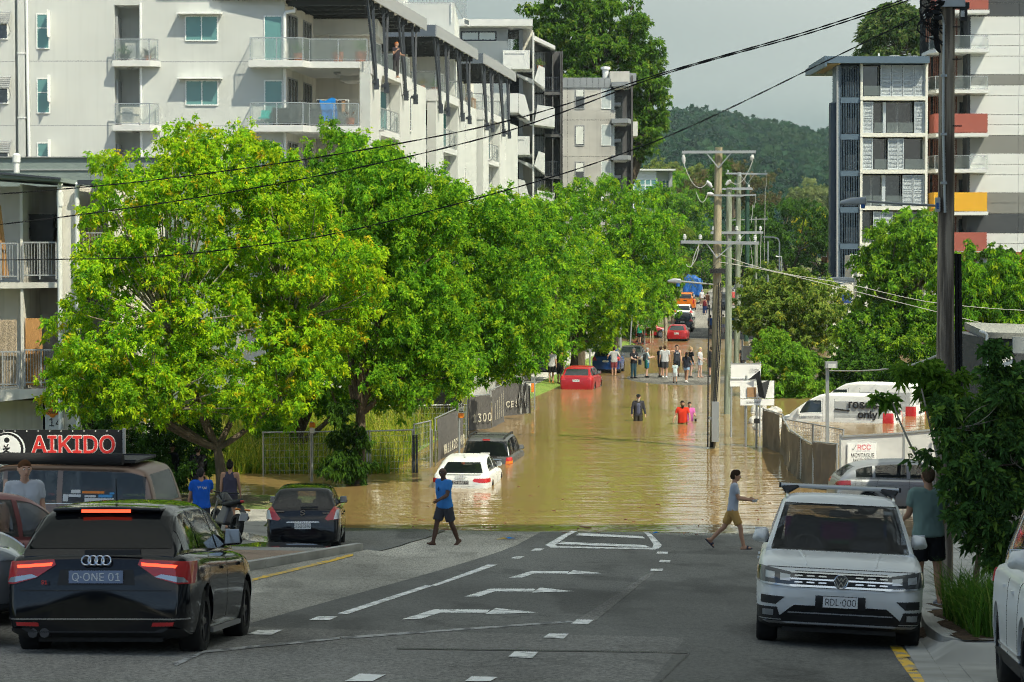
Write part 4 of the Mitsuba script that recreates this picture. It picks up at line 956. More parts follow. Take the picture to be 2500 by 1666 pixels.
GB=[((.12,.26,.025),3),((.22,.36,.03),2)]
lot=[(-12.5,84),(-3.9,84),(-3.3,96),(-1.9,106),(-2.6,109),(-13.5,108)]
xy=scatter(q_,lot,15000); P_=np.c_[xy,np.full(len(xy),-.15)]
H_=q_.uniform(.7,1.6,len(xy))*(.75+.5*meshkit.fbm(np.c_[xy*.4,xy[:,0]*0],3))*np.where(xy[:,1]>95,1.25,1)
v_,f_,c_=blades(q_,P_,H_,np.full(len(xy),.02),G1)
put(struct('tall_grass','tall yellow green grass overgrowing the fenced vacant lot','stuff'),(v_,f_),'m_leaf',color=c_)
xy=scatter(q_,[(-12.5,83.5),(-4.1,83.5),(-3.7,89),(-12.5,89)],9000)
v_,f_,c_=blades(q_,np.c_[xy,np.full(len(xy),-.15)],q_.uniform(.3,.9,len(xy)),np.full(len(xy),.022),GB+G1[:2],.7)
put(struct('weeds','lower green weeds along the front of the vacant lot','stuff'),(v_,f_),'m_leaf',color=c_)
# ground of the vacant lot
put(struct('lot_ground'),M().add([[-14,84.5,.01],[-4.2,84.5,.01],[-2.2,106,.012],[-3,112,.012],[-14,112,.012]],[[0,1,2],[0,2,3],[0,3,4]]),'m_lawn')
# ---------------------------------------------------------------- the great fig rising behind the concrete block
tree('fig_tree','huge dark green fig tree towering behind the concrete block',(10.5,232,0),(10.5,232,13),.7,lob(232,
 (1390,60,0,100,3,80),(1480,110,0,110,3.4,100),(1420,190,0,110,3.4,90),(1545,180,0,80,3,90),(1490,45,.5,75,2.6,65),(1335,100,.5,60,2.4,110),(1580,240,0,55,2.6,85),(1565,320,0,55,2.4,55),(1460,270,0,110,3,80),(1560,368,0,35,1.6,22),(1310,110,1,40,2,60),(1410,20,1,55,2,45)),
 90000,.36,[((.13,.27,.035),3),((.20,.35,.045),1.8),((.08,.18,.03),2.0),((.28,.38,.06),.9)],41,clump=.95,nb=40,shell=.6)
# the trees at the end of the street
far='trees closing the far end of the street'
for i,(lb,Yt,cols,leaf,n,ls) in enumerate([
 ('dark spreading tree beyond the power poles right of the road',300,DK_,.34,26000,[(1950,570,0,90,6,70),(1880,600,0,60,5,60),(1990,640,0,60,5,70),(1900,680,-2,80,5,60),(1960,520,0,50,4,30),(1860,540,0,35,4,40)]),
 ('green tree left of the poles behind the blue covered truck',330,DG_,.38,26000,[(1640,560,0,70,6,70),(1700,620,0,70,6,60),(1610,500,0,45,4,40),(1740,560,0,50,5,60),(1680,500,1,40,4,30),(1720,680,-2,60,5,40)]),
 ('dark tree mass straight behind the main poles',345,DK_,.36,20000,[(1800,640,0,70,6,60),(1760,700,-2,80,6,40),(1850,700,-2,60,5,40),(1820,580,0,40,4,50)]),
 ('brownish dry tree behind the leaning crossarms',420,[((.16,.14,.06),2),((.22,.18,.09),2),((.10,.13,.04),2)],.42,14000,[(1730,470,0,50,6,50),(1850,480,0,50,6,60),(1790,440,0,40,5,40)]),
 ('pale grey green gum tree on the skyline by the blue block',560,[((.22,.27,.10),3),((.30,.34,.14),2),((.14,.19,.07),2)],.65,14000,[(1985,490,0,50,8,40),(1960,520,0,30,6,30),(2010,530,0,35,6,40)]),
 ('bright yellow flowering tree beside the blue block',400,[((.50,.48,.03),3),((.60,.42,.03),1.6),((.30,.38,.03),2)],.45,9000,[(1985,545,0,30,4,30),(2010,570,0,30,4,45),(1970,600,0,20,3,30)]),
 ('olive topped tree behind the white office block',520,[((.24,.30,.06),3),((.16,.22,.05),2),((.33,.34,.07),1)],.6,12000,[(1590,420,0,30,6,22),(1650,455,0,30,6,45),(1625,430,0,20,5,25),(1700,450,0,30,6,35)]),
 ('pale green tree right of the white office block',460,GR_,.5,9000,[(1655,470,0,22,4,40),(1670,510,0,28,4,30)])]):
 bs=at(np.mean([l[0] for l in ls]),700,Yt); bs[2]=2
 fk=at(np.mean([l[0] for l in ls]),max(l[1] for l in ls),Yt)
 tree('tree',lb,bs,fk,.4,lob(Yt,*ls),n,leaf,cols,50+i,group=far,clump=leaf*3.1,nb=20,per=22)
# the bunya pine on the skyline and a hoop pine behind the poles
def conifer(label,Y,cx,top,bot,wmax,seed,cols,dome=True,tuft=.5,n=30,nm='pine_tree'):
 q=np.random.default_rng(seed); k=thing(nm,label,'tree')
 s=Y/F; trunk,lv,lf,lc,o=M(),[],[],[],0
 b,t=at(cx,bot,Y),at(cx,top,Y)
 trunk.tube([b-[0,0,8],b,t],[.35,.3,.08],8)
 for i in range(n):
  u=(i+.5)/n
  z=b[2]+(t[2]-b[2])*u
  R=wmax*s*(math.sqrt(max(0,1-u**2.2)) if dome else (1-u)*.8+.2)
  for j in range(11 if dome else 6):
   a=q.uniform(0,6.283); Rj=R*q.uniform(.75,1.05)
   e=np.array([b[0]+math.cos(a)*Rj,Y+math.sin(a)*Rj,z+(.08*Rj if dome else .25*Rj)-(.25*Rj if u<.2 and dome else 0)])
   c=np.array([b[0],Y,z])
   trunk.tube([c,(c+e)/2+[0,0,.12*Rj],e],[.05,.04,.02],4,False)
   m_=34
   along=q.uniform(.55 if dome else .2,1.02,(m_,1)); C=c+(e-c)*along+sph(q,m_)*tuft*.4
   D=sph(q,m_)+(e-c)/(np.linalg.norm(e-c)+.01)*.8+[0,0,.1]
   v,f=leaves_at(q,C,D,q.uniform(.6,1.1,m_)*tuft,q.uniform(.8,1.2,m_)*tuft*.11,.35)
   lv.append(v); lf.append(f+o); o+=len(v)
   rgb=np.array(cols)[q.integers(len(cols),size=m_)]*q.uniform(.7,1.3,(m_,1)); lc.append(np.repeat(rgb,4,0))
 part(k,'trunk',trunk,'m_bark',True)
 part(k,'crown',(np.vstack(lv),np.vstack(lf)),'m_leaf',color=np.vstack(lc),stuff=True)
conifer('dome topped bunya pine rising behind the blue grey block',245,2183,18,135,96,61,[(.09,.17,.045),(.15,.23,.06),(.20,.26,.09),(.05,.11,.03)],tuft=.85,n=20)
conifer('bright green hoop pine behind the nearest flooded pole',380,1757,385,480,40,62,[(.09,.20,.03),(.14,.27,.04)],False,.9,12)
# palms beside the street trees
def palm(label,Y,cx,cy,base,n,L,seed,group='palms behind the street trees'):
 q=np.random.default_rng(seed); k=thing('palm_tree',label,'palm',group); s=Y/F
 c=at(cx,cy,Y); b=at(cx+4,base,Y)
 part(k,'trunk',M().tube([b,c],[.16,.12],8),'m_bark_pale',True)
 lv,lf,lc,o=[],[],[],0
 for i in range(n):
  a,e=q.uniform(0,6.283),q.uniform(.1,1.25)
  d=np.array([math.cos(a)*math.cos(e),math.sin(a)*math.cos(e),math.sin(e)]); u=np.linspace(.12,1,16)[:,None]
  spine_=c+d*u*L*s+np.array([0,0,-1])*(u**2)*L*s*.75
  sd=np.cross(d,[0,0,1]); sd /= np.linalg.norm(sd)
  for sg in (-1,1):
   D=np.tile(sd*sg*.8+d*.5-np.array([0,0,.55]),(16,1))+sph(q,16)*.12
   v,f=leaves_at(q,spine_,D,np.full(16,.26*L*s)*(1.1-.6*np.abs(u[:,0]-.45)),np.full(16,.011*L*s),.2)
   lv.append(v); lf.append(f+o); o+=len(v); lc.append(np.tile(np.array([.24,.33,.07])*q.uniform(.7,1.3),(64,1)))
 part(k,'fronds',(np.vstack(lv),np.vstack(lf)),'m_leaf',color=np.vstack(lc),stuff=True)
palm('palm with drooping yellow green fronds right of the tall street tree',205,1622,560,850,16,95,71)
palm('lower palm hanging over the orange ute',215,1640,640,860,14,85,72)
# ---------------------------------------------------------------- the green thicket at the right
thick='thicket of trees and shrubs at the right'
tree('shrub','rounded pale green citrus like shrub with yellow flecks above the signboards',None,None,.1,lob(150,(1900,790,0,104,3,92),(1960,760,0,85,3,85),(1990,830,-1,73,2.4,61),(1880,720,.5,73,2.4,61),(1930,720,0,49,2,49),(2010,770,1,73,2.4,73),(1860,770,0,55,2,73)),44000,.21,[((.22,.34,.06),3),((.34,.42,.09),2),((.52,.52,.08),.6),((.12,.21,.035),2)],81,'shrub',thick,clump=.6)
tree('bush','bright green leafy creeper mound right beside the white signboards',None,None,.1,lob(128,(1905,900,0,73,2,85),(1940,950,-.5,73,2,67),(1880,960,-.5,55,1.6,61),(1920,1000,-1,73,1.5,37),(1890,860,.3,49,1.6,43)),36000,.17,[((.19,.39,.04),3),((.28,.48,.045),2),((.11,.24,.025),1.5),((.45,.45,.04),.25)],82,'bush',thick,clump=.5)
tree('tree','tall feathery bright green tree left of the near timber pole',(20,140,-.6),at(2220,800,140),.3,lob(140,(2190,640,0,73,2.6,98),(2230,590,0,61,2.4,73),(2160,700,0,73,2.6,85),(2250,720,-.5,85,2.6,110),(2150,830,-1,98,2.6,85),(2220,860,-1,98,2.6,98),(2110,820,0,61,2.2,73),(2270,640,0,49,2,85),(2170,600,.5,49,2,61),(2270,850,-.5,61,2,98)),70000,.22,[((.21,.42,.035),3),((.34,.52,.04),2.2),((.11,.26,.03),2),((.06,.15,.025),1)],83,'tree',thick,clump=.75)
tree('hedge','dark ivy hedge behind the two white vans',None,None,.1,lob(134,(2040,970,0,98,1.6,73),(2110,960,0,98,1.6,73),(2180,970,0,85,1.6,73),(2240,1000,0,73,1.6,73),(2000,920,0,61,1.6,49),(2080,900,.5,73,1.6,49)),40000,.18,[((.09,.21,.03),3),((.15,.30,.035),1.6),((.05,.12,.02),2)],84,'hedge',thick,clump=.55)
tree('tree','green tree with hanging creepers right of the near timber pole',(26,128,-.6),at(2390,900,128),.25,lob(128,(2350,700,0,61,2.4,85),(2410,720,0,73,2.6,73),(2470,700,0,61,2.4,73),(2360,820,-.5,73,2.4,110),(2440,800,-.5,98,2.4,85),(2520,760,0,73,2.4,98),(2450,660,1,43,2,43),(2500,850,0,73,2,98),(2340,900,-.5,49,2,98)),60000,.21,GR_+[((.08,.19,.025),2)],85,'tree',thick,clump=.7,droop=.8)
tree('creeper','creeper trailing over the brick parapet',None,None,.1,lob(149.4,(2380,622,0,25,.3,7),(2430,617,0,30,.3,6),(2480,620,0,30,.3,7),(2398,650,0,4,.2,20)),5000,.14,DK_+GR_[:1],86,'plant',None,clump=.25,droop=.8)
# the near dark glossy bush on the right kerb and its bed of strappy grass
Yb=33.0
tree('bush','big dark glossy leaved bush on the right kerb over the grass tuft',gp(2380,1440),at(2385,1150,Yb),.035,lob(Yb,(2420,1130,0,90,.5,110),(2460,980,.3,60,.5,80),(2370,1235,-.2,70,.5,80),(2450,1260,-.2,80,.5,80),(2330,1130,-.2,45,.3,45),(2490,1120,.3,50,.5,130),(2400,1330,0,60,.4,50),(2425,895,.4,24,.2,40),(2290,1120,-.3,32,.2,22),(2310,1020,.2,40,.3,34),(2355,1050,.2,40,.3,40)),15000,.13,[((.075,.17,.04),3),((.13,.25,.045),2),((.20,.33,.05),.8),((.05,.11,.03),2)],91,'bush',None,clump=.2,per=15,nb=40,ratio=.2,mt='m_leaf_gloss',droop=.3,bark='m_bark_pale')
leafmat('leaf_gloss',.35,.28)
sp=thing('sapling','young tree with compound leaves leaning in front of the timber pole','tree')
q_=np.random.default_rng(95)
v_,f_,c_,cc_=crown(q_,lob(36,(2245,915,0,60,.5,18),(2310,940,-.2,50,.5,24),(2160,985,0,26,.3,16),(2300,985,.2,40,.4,16),(2175,918,.1,36,.3,8)),1900,.15,[((.12,.25,.03),3),((.19,.33,.04),2),((.06,.14,.02),1)],.17,per=10,ratio=.2)
part(sp,'crown',(v_,f_),'m_leaf',color=c_,stuff=True)
m_=M()
for a,b,c in (((2262,1130),(2300,1230),(2350,1330)),((2180,985),(2215,1090),(2310,1240)),((2250,950),(2280,1080),(2320,1260)),((2320,1000),(2320,1120),(2335,1280))):
 p=[at(*k_,35.5) for k_ in (a,b,c)]; s_=np.linspace(0,1,9)[:,None]
 m_.tube((1-s_)**2*p[0]+2*s_*(1-s_)*p[1]+s_*s_*p[2],.012+.012*s_[:,0],6)
part(sp,'stems',m_,'m_bark_pale',True)
q_=np.random.default_rng(96)
tus=thing('grass_tuft','large tuft of long strappy grass in the kerb bed beside the white car','grass')
xy=scatter(q_,[(4.95,26.75),(6.3,26.8),(6.6,30.3),(5.3,31)],2300)
v_,f_,c_=blades(q_,np.c_[xy,g(xy[:,0],xy[:,1])],q_.uniform(.35,.8,len(xy)),np.full(len(xy),.010),[((.06,.15,.02),3),((.11,.24,.03),2),((.20,.28,.06),.5)],1.0)
part(tus,'blades',(v_,f_),'m_leaf',color=c_,stuff=True)
mat('mulch',proc(lambda p,n,uv:mix((.075,.05,.032),(.03,.022,.016),noise(p.x*17,p.y*17,0))*(.6+.8*noise(p.x*45,p.y*45,1))),.95,.1)
gb=struct('garden_bed'); put(gb,sheet(lambda x,y:(x,y),np.linspace(4.75,9,16),np.linspace(26.35,34,20),.03),'m_mulch',True)
# ---------------------------------------------------------------- the wooded hill
hq=np.random.default_rng(101)
YH=1500.0
_rid=PchipInterpolator([900,1300,1500,1620,1680,1750,1850,1950,2030,2150,2400,2700],[470,400,330,291,287,298,318,335,342,362,430,500])
def hill_z(x,y):
 px=CX+x/y*F
 top=Z(_rid(px)+15,YH)
 u=np.clip((y-620)/(YH-620),0,1.25)
 return np.where(u <= 1,3+(top-3)*u**1.15,3+(top-3)*(1-(u-1)*1.5))+5*(meshkit.fbm(np.stack([x*.006,y*.006,x*0],-1),3)-.5)*u
hx,hy=np.meshgrid(np.linspace(-140,560,60),np.linspace(620,1800,50),indexing='ij')
i_,j_=np.meshgrid(np.arange(59),np.arange(49),indexing='ij')
put(struct('hill'),M().add(np.stack([hx,hy,hill_z(hx,hy)],-1).reshape(-1,3),np.stack([i_*50+j_,(i_+1)*50+j_,(i_+1)*50+j_+1,i_*50+j_+1],-1).reshape(-1,4)),'m_soil',True)
fx=hq.uniform(-20,420,5200); fy=640+900*hq.random(5200)**.8
px_=CX+fx/fy*F
ok=(px_>1480) & (px_<2110) & (fy<YH+40)
fx,fy=fx[ok],fy[ok]; nz=len(fx); rr=hq.uniform(3.2,6.2,nz)
per_=46
d_=sph(hq,nz*per_); d_[:,2]=np.abs(d_[:,2])*1.0-.15
C_=np.repeat(np.c_[fx,fy,hill_z(fx,fy)+rr*.7],per_,0)+d_*np.repeat(rr,per_)[:,None]*hq.uniform(.55,1.1,(nz*per_,1))
L_=np.repeat(rr,per_)*hq.uniform(.42,.75,nz*per_)
v_,f_=leaves_at(hq,C_,d_+sph(hq,nz*per_)*.9,L_,L_*.42,.2)
tone=np.array([(.021,.062,.040),(.030,.080,.044),(.016,.047,.037),(.045,.098,.050)])[hq.integers(4,size=nz)]*hq.uniform(.75,1.25,(nz,1))
put(struct('forest','eucalypt forest covering the far hill','stuff'),(v_,f_),'m_leaf',color=np.repeat(tone,per_*4,0))
# ---------------------------------------------------------------- vehicles: lofted bodies cut with booleans
MF,CS=m3.Manifold,m3.CrossSection
def paint(k,rgb,metal=.0,rough=.22,coat=.6):mat('paint_'+k,rgb,rough,.45,metal,clearcoat=coat,clearcoat_gloss=.98)
paint('black',(.004,.005,.008),0,.07,0); paint('white',(.62,.635,.63)); paint('red',(.34,.012,.018),.15); paint('maroon',(.16,.03,.035),.4,.3); paint('bronze',(.20,.135,.105),.55,.34)
paint('silver',(.34,.355,.37),.6,.32); paint('gun',(.13,.135,.14),.5,.32); paint('grey',(.19,.20,.21),.6,.3); paint('blue',(.012,.055,.24),.2); paint('orange',(.62,.15,.01)); paint('van',(.66,.66,.64),0,.35,.5)
mat('privacy_glass',(.006,.007,.008),.03,.3); mat('tail',(.45,.012,.014),.12,.6,clearcoat=1.0); mat('tail_dark',(.20,.006,.008),.12,.6,clearcoat=1.0); mat('amber',(.62,.19,.02),.2,.5); mat('lamp',(.42,.45,.48),.08,.8,.6); mat('lamp_dark',(.03,.034,.04),.06,.8,clearcoat=1.0)
mat('trim',(.022,.023,.025),.6,.35); mat('chrome',(.62,.64,.66),.12,.5,.95); mat('rim',(.36,.37,.385),.3,.5,.8); mat('rim_dark',(.08,.08,.085),.35,.5,.7); mat('cabin',(.022,.022,.024),.85,.2); mat('leather',(.03,.03,.033),.6,.4)
mat('plate',(.62,.63,.63),.5,.4); mat('plate_dark',(.02,.02,.022),.5); mat('plate_blue',(.17,.22,.34),.45,.4); mat('plate_ink',(.03,.03,.035),.6)
scene['m_brake']={'type':'twosided','b':{'type':'principled','base_color':{'type':'rgb','value':[.6,.02,.01]},'roughness':.3}}
scene['m_tint']={'type':'blendbsdf','weight':.42,'a':{'type':'null'},'b':{'type':'twosided','b':{'type':'principled','base_color':{'type':'rgb','value':[.012,.016,.018]},'roughness':.03,'specular':.9}}}
scene['m_clear_glass']={'type':'blendbsdf','weight':.13,'a':{'type':'null'},'b':{'type':'twosided','b':{'type':'principled','base_color':{'type':'rgb','value':[.03,.04,.045]},'roughness':.03,'specular':.8}}}
def loft(xs,secs):
 n,k=len(xs),len(secs[0])
 v=np.concatenate([np.c_[np.full(k,x),s] for x,s in zip(xs,secs)])
 i,j=np.meshgrid(np.arange(n-1),np.arange(k),indexing='ij'); jj=(j+1) % k
 q=np.stack([i*k+j,(i+1)*k+j,(i+1)*k+jj,i*k+jj],-1).reshape(-1,4)
 f=np.vstack([q[:,[0,1,2]],q[:,[0,2,3]]])
 c0,c1=len(v),len(v)+1
 v=np.vstack([v,np.r_[xs[0],secs[0].mean(0)],np.r_[xs[-1],secs[-1].mean(0)]])
 a=np.arange(k); b=(a+1) % k
 f=np.vstack([f,np.stack([a*0+c0,a,b],1),np.stack([a*0+c1,(n-1)*k+b,(n-1)*k+a],1)])
 return v,f
def solid(v,f):
 m=MF(m3.Mesh(np.ascontiguousarray(v,np.float32),np.ascontiguousarray(f,np.uint32)))
 if m.volume()<0:m=MF(m3.Mesh(np.ascontiguousarray(v,np.float32),np.ascontiguousarray(f[:,::-1],np.uint32)))
 return m
def mirror(half):return np.vstack([half,(half*[-1,1])[::-1][1:-1]])
class Car:
 def __init__(s,L,W,H,top,plan,gh,gw=.895,tum=.36,bot=.19,rear=(),front=(),belt=None,wb=.58,wr=.31,wx=None,crown=.03):
  s.L,s.W,s.H,s.wr=L,W,H,wr
  fn=lambda pts,kx,kz:PchipInterpolator([p[0]*kx for p in pts],[p[1]*kz for p in pts])
  s.top,s.plan=fn(top,L,H),fn(plan,L,W/2)
  s.gh,s.ghx=fn(gh,L,H),(gh[0][0]*L,gh[-1][0]*L)
  s.gw,s.tum,s.bot,s.crown=gw,tum,bot,crown
  s.rear=PchipInterpolator([p[0] for p in rear],[p[1] for p in rear]) if rear else None
  s.front=PchipInterpolator([p[0] for p in front],[p[1] for p in front]) if front else None
  s.wx=wx or (-wb*L/2*.98,wb*L/2*1.02)
  n=np.linspace(*s.ghx,400); hz=s.gh(n); fl=n[hz>.962*H]
  s.xr,s.xf=fl[0],fl[-1]
  s.body0=s.shell(0)
 def warp(s,v):
  x=v[:,0].copy()
  if s.rear is not None:v[:,0]+=s.rear(np.clip(v[:,2],s.rear.x[0],s.rear.x[-1]))*np.clip((-x-s.L/2+.7)/.7,0,1)**1.5
  if s.front is not None:v[:,0] -= s.front(np.clip(v[:,2],s.front.x[0],s.front.x[-1]))*np.clip((x-s.L/2+.7)/.7,0,1)**1.5
  return v
 def lower(s,d):
  h=s.L/2
  xs=np.unique(np.r_[np.linspace(-h,-h+.5,10),np.linspace(-h+.5,h-.6,18),np.linspace(h-.6,h,12)])
  secs=[]
  for x in xs:
   w,zt=float(s.plan(x))+d,float(s.top(x))+d
   e=min(1,(h-abs(x))/.45)
   zb=s.bot+.08*(1-e)**2-d
   k=min(1.0,(zt-zb)/.55)
   secs.append(mirror(np.array([(0,zb),(.82*w,zb),(.95*w,zb+.05*k),(.985*w,zb+.16*k),(w,zb+.30*k),(w,zb+(zt-zb)*.62),(.988*w,zt-.15*k),(.972*w,zt-.075*k),(.94*w,zt-.025*k),(.88*w,zt-.004),(.6*w,zt+s.crown*.6),(0,zt+s.crown)])))
  v,f=loft(xs*(1+d/h),secs)
  return solid(s.warp(v),f)
 def upper(s,d,drop=.10):
  a,b=s.ghx
  xs=np.unique(np.r_[np.linspace(a,a+.55,12),np.linspace(a+.55,b-.9,10),np.linspace(b-.9,b,16)])
  secs=[]
  for x in xs:
   zl=float(s.top(np.clip(x,-s.L/2,s.L/2)))-drop
   zt=max(float(s.gh(x))+d,zl+.03)
   wl=min(float(s.plan(np.clip(x,-s.L/2,s.L/2))),s.W/2)*s.gw+d
   hh=zt-zl-drop
   t=max(0,hh)
   wr=wl-s.tum*t
   k=np.clip(t/.3,.12,1)
   secs.append(mirror(np.array([(0,zl),(wl,zl),(wl-s.tum*.35*t*.8,zl+drop+.38*max(t,0)*.9),(wr+s.tum*.10*k,zt-.085*k),(wr-.012,zt-.045*k),(wr-.045*k,zt-.018*k),(wr-.12*k,zt),(wr*.5,zt+.012),(0,zt+.018)])))
  c=(a+b)/2; v,f=loft(c+(xs-c)*(1+2*d/(b-a)),secs)
  return solid(s.warp(v),f)
 def shell(s,d):return s.lower(d)+s.upper(d)
def prism_(poly,axis,lo,hi):
 """A 2-D polygon extruded along a car axis: 'y' takes (x, z), 'x' takes (y, z), 'z' takes (x, y)."""
 c=CS([np.asarray(poly,float)])
 if c.area()<0 or c.is_empty():c=CS([np.asarray(poly,float)[::-1]])
 e=c.extrude(hi-lo)
 R={'y':[[1,0,0,0],[0,0,1,lo],[0,1,0,0]],'x':[[0,0,1,lo],[1,0,0,0],[0,1,0,0]],'z':[[1,0,0,0],[0,1,0,0],[0,0,1,lo]]}[axis]
 return e.transform(np.array(R,float))
def both(poly):return [poly,[(-y,z) for y,z in poly]]
def wheel_mesh(r,w,kind):
 """Tyre and rim round the y axis, outer face towards -y."""
 t=M().lathe([(r*.62,-w/2),(r*.90,-w/2),(r*.97,-w*.42),(r,-w*.25),(r,w*.25),(r*.97,w*.42),(r*.9,w/2),(r*.62,w/2),(r*.62,-w/2)],n=28)
 R=np.array([[1,0,0],[0,0,1],[0,-1,0]],float)
 rim=M().lathe([(r*.66,-w*.46),(r*.62,-w*.40),(r*.60,w*.1),(0,w*.12)],n=28)
 n=kind
 for k in range(n):
  a=2*math.pi*k/n
  d,sd=np.array([math.cos(a),math.sin(a),0]),np.array([-math.sin(a),math.cos(a),0])
  rim.obox(d*r*.33+[0,0,-w*.34],[r*.31,r*(.085 if n<8 else .045),w*.07],[d,sd,[0,0,1]])
 rim.lathe([(r*.16,-w*.42),(r*.13,-w*.44),(0,-w*.44)],n=14)
 rot=lambda m:(m.get()[0] @ np.array([[1,0,0],[0,0,1],[0,1,0]],float),m.get()[1][:,::-1])
 return rot(t),rot(rim)
def car(key,c,pos,ang,paint_,pitch=0,roll=0,scale=1.0,wins=(),rear_win=None,wind=None,cavity=False,glass='m_dark_glass',decals=(),plates=(),seams=(),handles=(),mirrors=True,wheels=5,rimm='m_rim',wcol=None,extra=None,mirror_mat=None,wheel_w=.21,antenna=None,roofmat=None):
 P=lambda m:place(m,pos,ang,scale,roll,pitch)
 put_=lambda name,m,mt,sm=32,lab=None:part(key,name,P(m),mt,sm,label=lab) if not (hasattr(m,'is_empty') and m.is_empty()) else None
 body=c.body0
 arch=MF()
 for x in c.wx:
  for sg in (-1,1):
   cy=MF.cylinder(.36,c.wr+.05,c.wr+.05,28).rotate([90,0,0]).translate([x,sg*c.W/2+.18+(.0 if sg>0 else-.0),c.wr])
   arch+=cy
 body=body-arch
 sh=c.shell(.006)
 cuts=[(prism_(w,'y',-3,-.25),'window') for w in wins]+[(prism_(w,'y',.25,3),'window') for w in wins]
 if rear_win:cuts.append((prism_(rear_win,'x',-4,c.xr+.02),'rear_window'))
 if wind:cuts.append((prism_(wind,'x',c.xf-.02,4),'windscreen'))
 if cavity:
  u1,u2=c.upper(-.055,.35),c.upper(-.07,.34)
  body=body-u1
  liner=u1-u2
  for p_,_ in cuts:body,liner=body-(p_ ^ c.upper(.2,.0)),liner-p_
  put_('cabin',liner,'m_cabin')
  gsh=c.upper(-.004,.02)-c.upper(-.012,.02)
  for p_,nm in cuts:put_(nm,gsh ^ p_,glass if nm != 'windscreen' else 'm_clear_glass')
 else:
  u=c.upper(.004,-.005)
  for p_,nm in cuts:put_(nm,u ^ p_,glass)
 put_('body',body,'m_paint_'+paint_)
 if mirrors:
  for sg in (-1,1):
   xm,zm=c.ghx[1]-.42,float(c.top(c.ghx[1]-.4))+.09
   yb=c.W/2*c.gw-.13
   mm=MF.batch_hull([MF.sphere(.042,12).translate([xm+dx,sg*(yb+dy),zm+dz]) for dx,dy,dz in ((0,.14,0),(0,.25,.01),(.0,.15,.08),(0,.23,.07),(.06,.17,.03),(.06,.21,.04))])
   k=put_('mirror',mm,'m_paint_'+(mirror_mat or paint_) if mirror_mat != 'trim' else 'm_trim')
   part(k,'glass',P(MF.batch_hull([MF.sphere(.006,6).translate([xm-.056,sg*(yb+dy),zm+dz]) for dy,dz in ((.12,-.02),(.27,-.01),(.13,.12),(.26,.12))])),'m_lamp')
   part(k,'arm',P(M().beam([xm,sg*(yb-.02),zm-.03],[xm,sg*(yb+.14),zm-.01],.07,.05)),'m_trim')
 ty,rm=wheel_mesh(c.wr,wheel_w,wheels)
 if wheels:
  for x in c.wx:
   for sg in (-1,1):
    o=[x,sg*(c.W/2-wheel_w/2-.02),c.wr]
    f=1 if sg<0 else-1
    fl=lambda m:(m[0]*[1,f,1]+o,m[1] if f>0 else m[1][:,::-1])
    k=part(key,'wheel',P(fl(ty)),'m_rubber',40)
    part(k,'rim',P(fl(rm)),rimm,30)
 put_('underbody',M().box(-c.L/2+.25,c.L/2-.3,-c.W/2+.3,c.W/2-.3,c.bot-.03,c.bot+.2),'m_black',False)
 lv={}
 for d in decals:
  nm,axis,poly,mt=d[:4]; off=d[4] if len(d)>4 else .008
  if off not in lv:lv[off]=c.shell(off)
  polys=both(poly) if axis in ('rear2','front2') else [poly]
  for q in polys:
   if axis.startswith('rear'):pz=prism_(q,'x',-4,-c.L/2+.45)
   elif axis.startswith('front'):pz=prism_(q,'x',c.L/2-.75,4)
   elif axis == 'right':pz=prism_(q,'y',-3,-.4)
   elif axis == 'left':pz=prism_(q,'y',.4,3)
   elif axis == 'top':pz=prism_(q,'z',.5,3)
   for p_ in ([pz] if axis != 'side' else [prism_(q,'y',-3,-.4),prism_(q,'y',.4,3)]):put_(nm,lv[off] ^ p_,mt)
 for (x0,z0,x1,z1) in seams:
  dx,dz=x1-x0,z1-z0; l_=math.hypot(dx,dz); n_=(-dz/l_*.006,dx/l_*.006)
  q=[(x0+n_[0],z0+n_[1]),(x1+n_[0],z1+n_[1]),(x1-n_[0],z1-n_[1]),(x0-n_[0],z0-n_[1])]
  s2=c.shell(.0025)
  for lo,hi in ((-3,-.4),(.4,3)):put_('door_seam',s2 ^ prism_(q,'y',lo,hi),'m_black',False)
 for x,z in handles:
  for sg in (-1,1):put_('door_handle',c.shell(.022) ^ prism_([(x-.09,z-.016),(x+.09,z-.012),(x+.09,z+.016),(x-.09,z+.014)],'y',.4 if sg>0 else-3,3 if sg>0 else-.4),'m_paint_'+paint_)
 for end,txt,z,mt,ink,w,h in plates:
  sx=-1 if end == 'rear' else 1
  bb_=(c.shell(0) ^ prism_([(-.05,z-.04),(.05,z-.04),(.05,z+.04),(-.05,z+.04)],'x',-4 if sx<0 else 0,0 if sx<0 else 4)).bounding_box()
  x=(bb_[0]-.012) if sx<0 else (bb_[3]+.012)
  k=part(key,'number_plate',P(M().box(x-.008,x+.008,-w/2,w/2,z-h/2,z+h/2)),mt)
  if txt:
   tw=text_w(txt,h*.62)
   a=np.array([0,sx,0.0]); sq=min(1.0,w*.9/tw)
   put(num(k+'__lettering'),P(text_on(txt,h*.62,np.array([x+sx*.009,0,z-h*.31])-a*tw*sq/2,a,[sx,0,0],.004,False,sq)),ink)
 if antenna:put_('antenna',M().tube([[antenna[0],0,c.H+.01],[antenna[0]-.03,0,c.H+.22]],[.009,.005],6),'m_trim')
 if extra:extra(key,P,put_,c)
 return key
def capsule(m,p,q,r):return m.tube([p,q],r,8)
def rings(n,r,gap,O,a,nrm,th=.009):
 """Interlocked rings on a panel."""
 m=M(); b=np.cross(nrm,a)
 for i in range(n):
  t=np.linspace(0,2*math.pi,25); o=np.asarray(O)+np.asarray(a)*gap*(i-(n-1)/2)
  m.tube(o+r*(np.cos(t)[:,None]*a+np.sin(t)[:,None]*b),th,6,False)
 return m
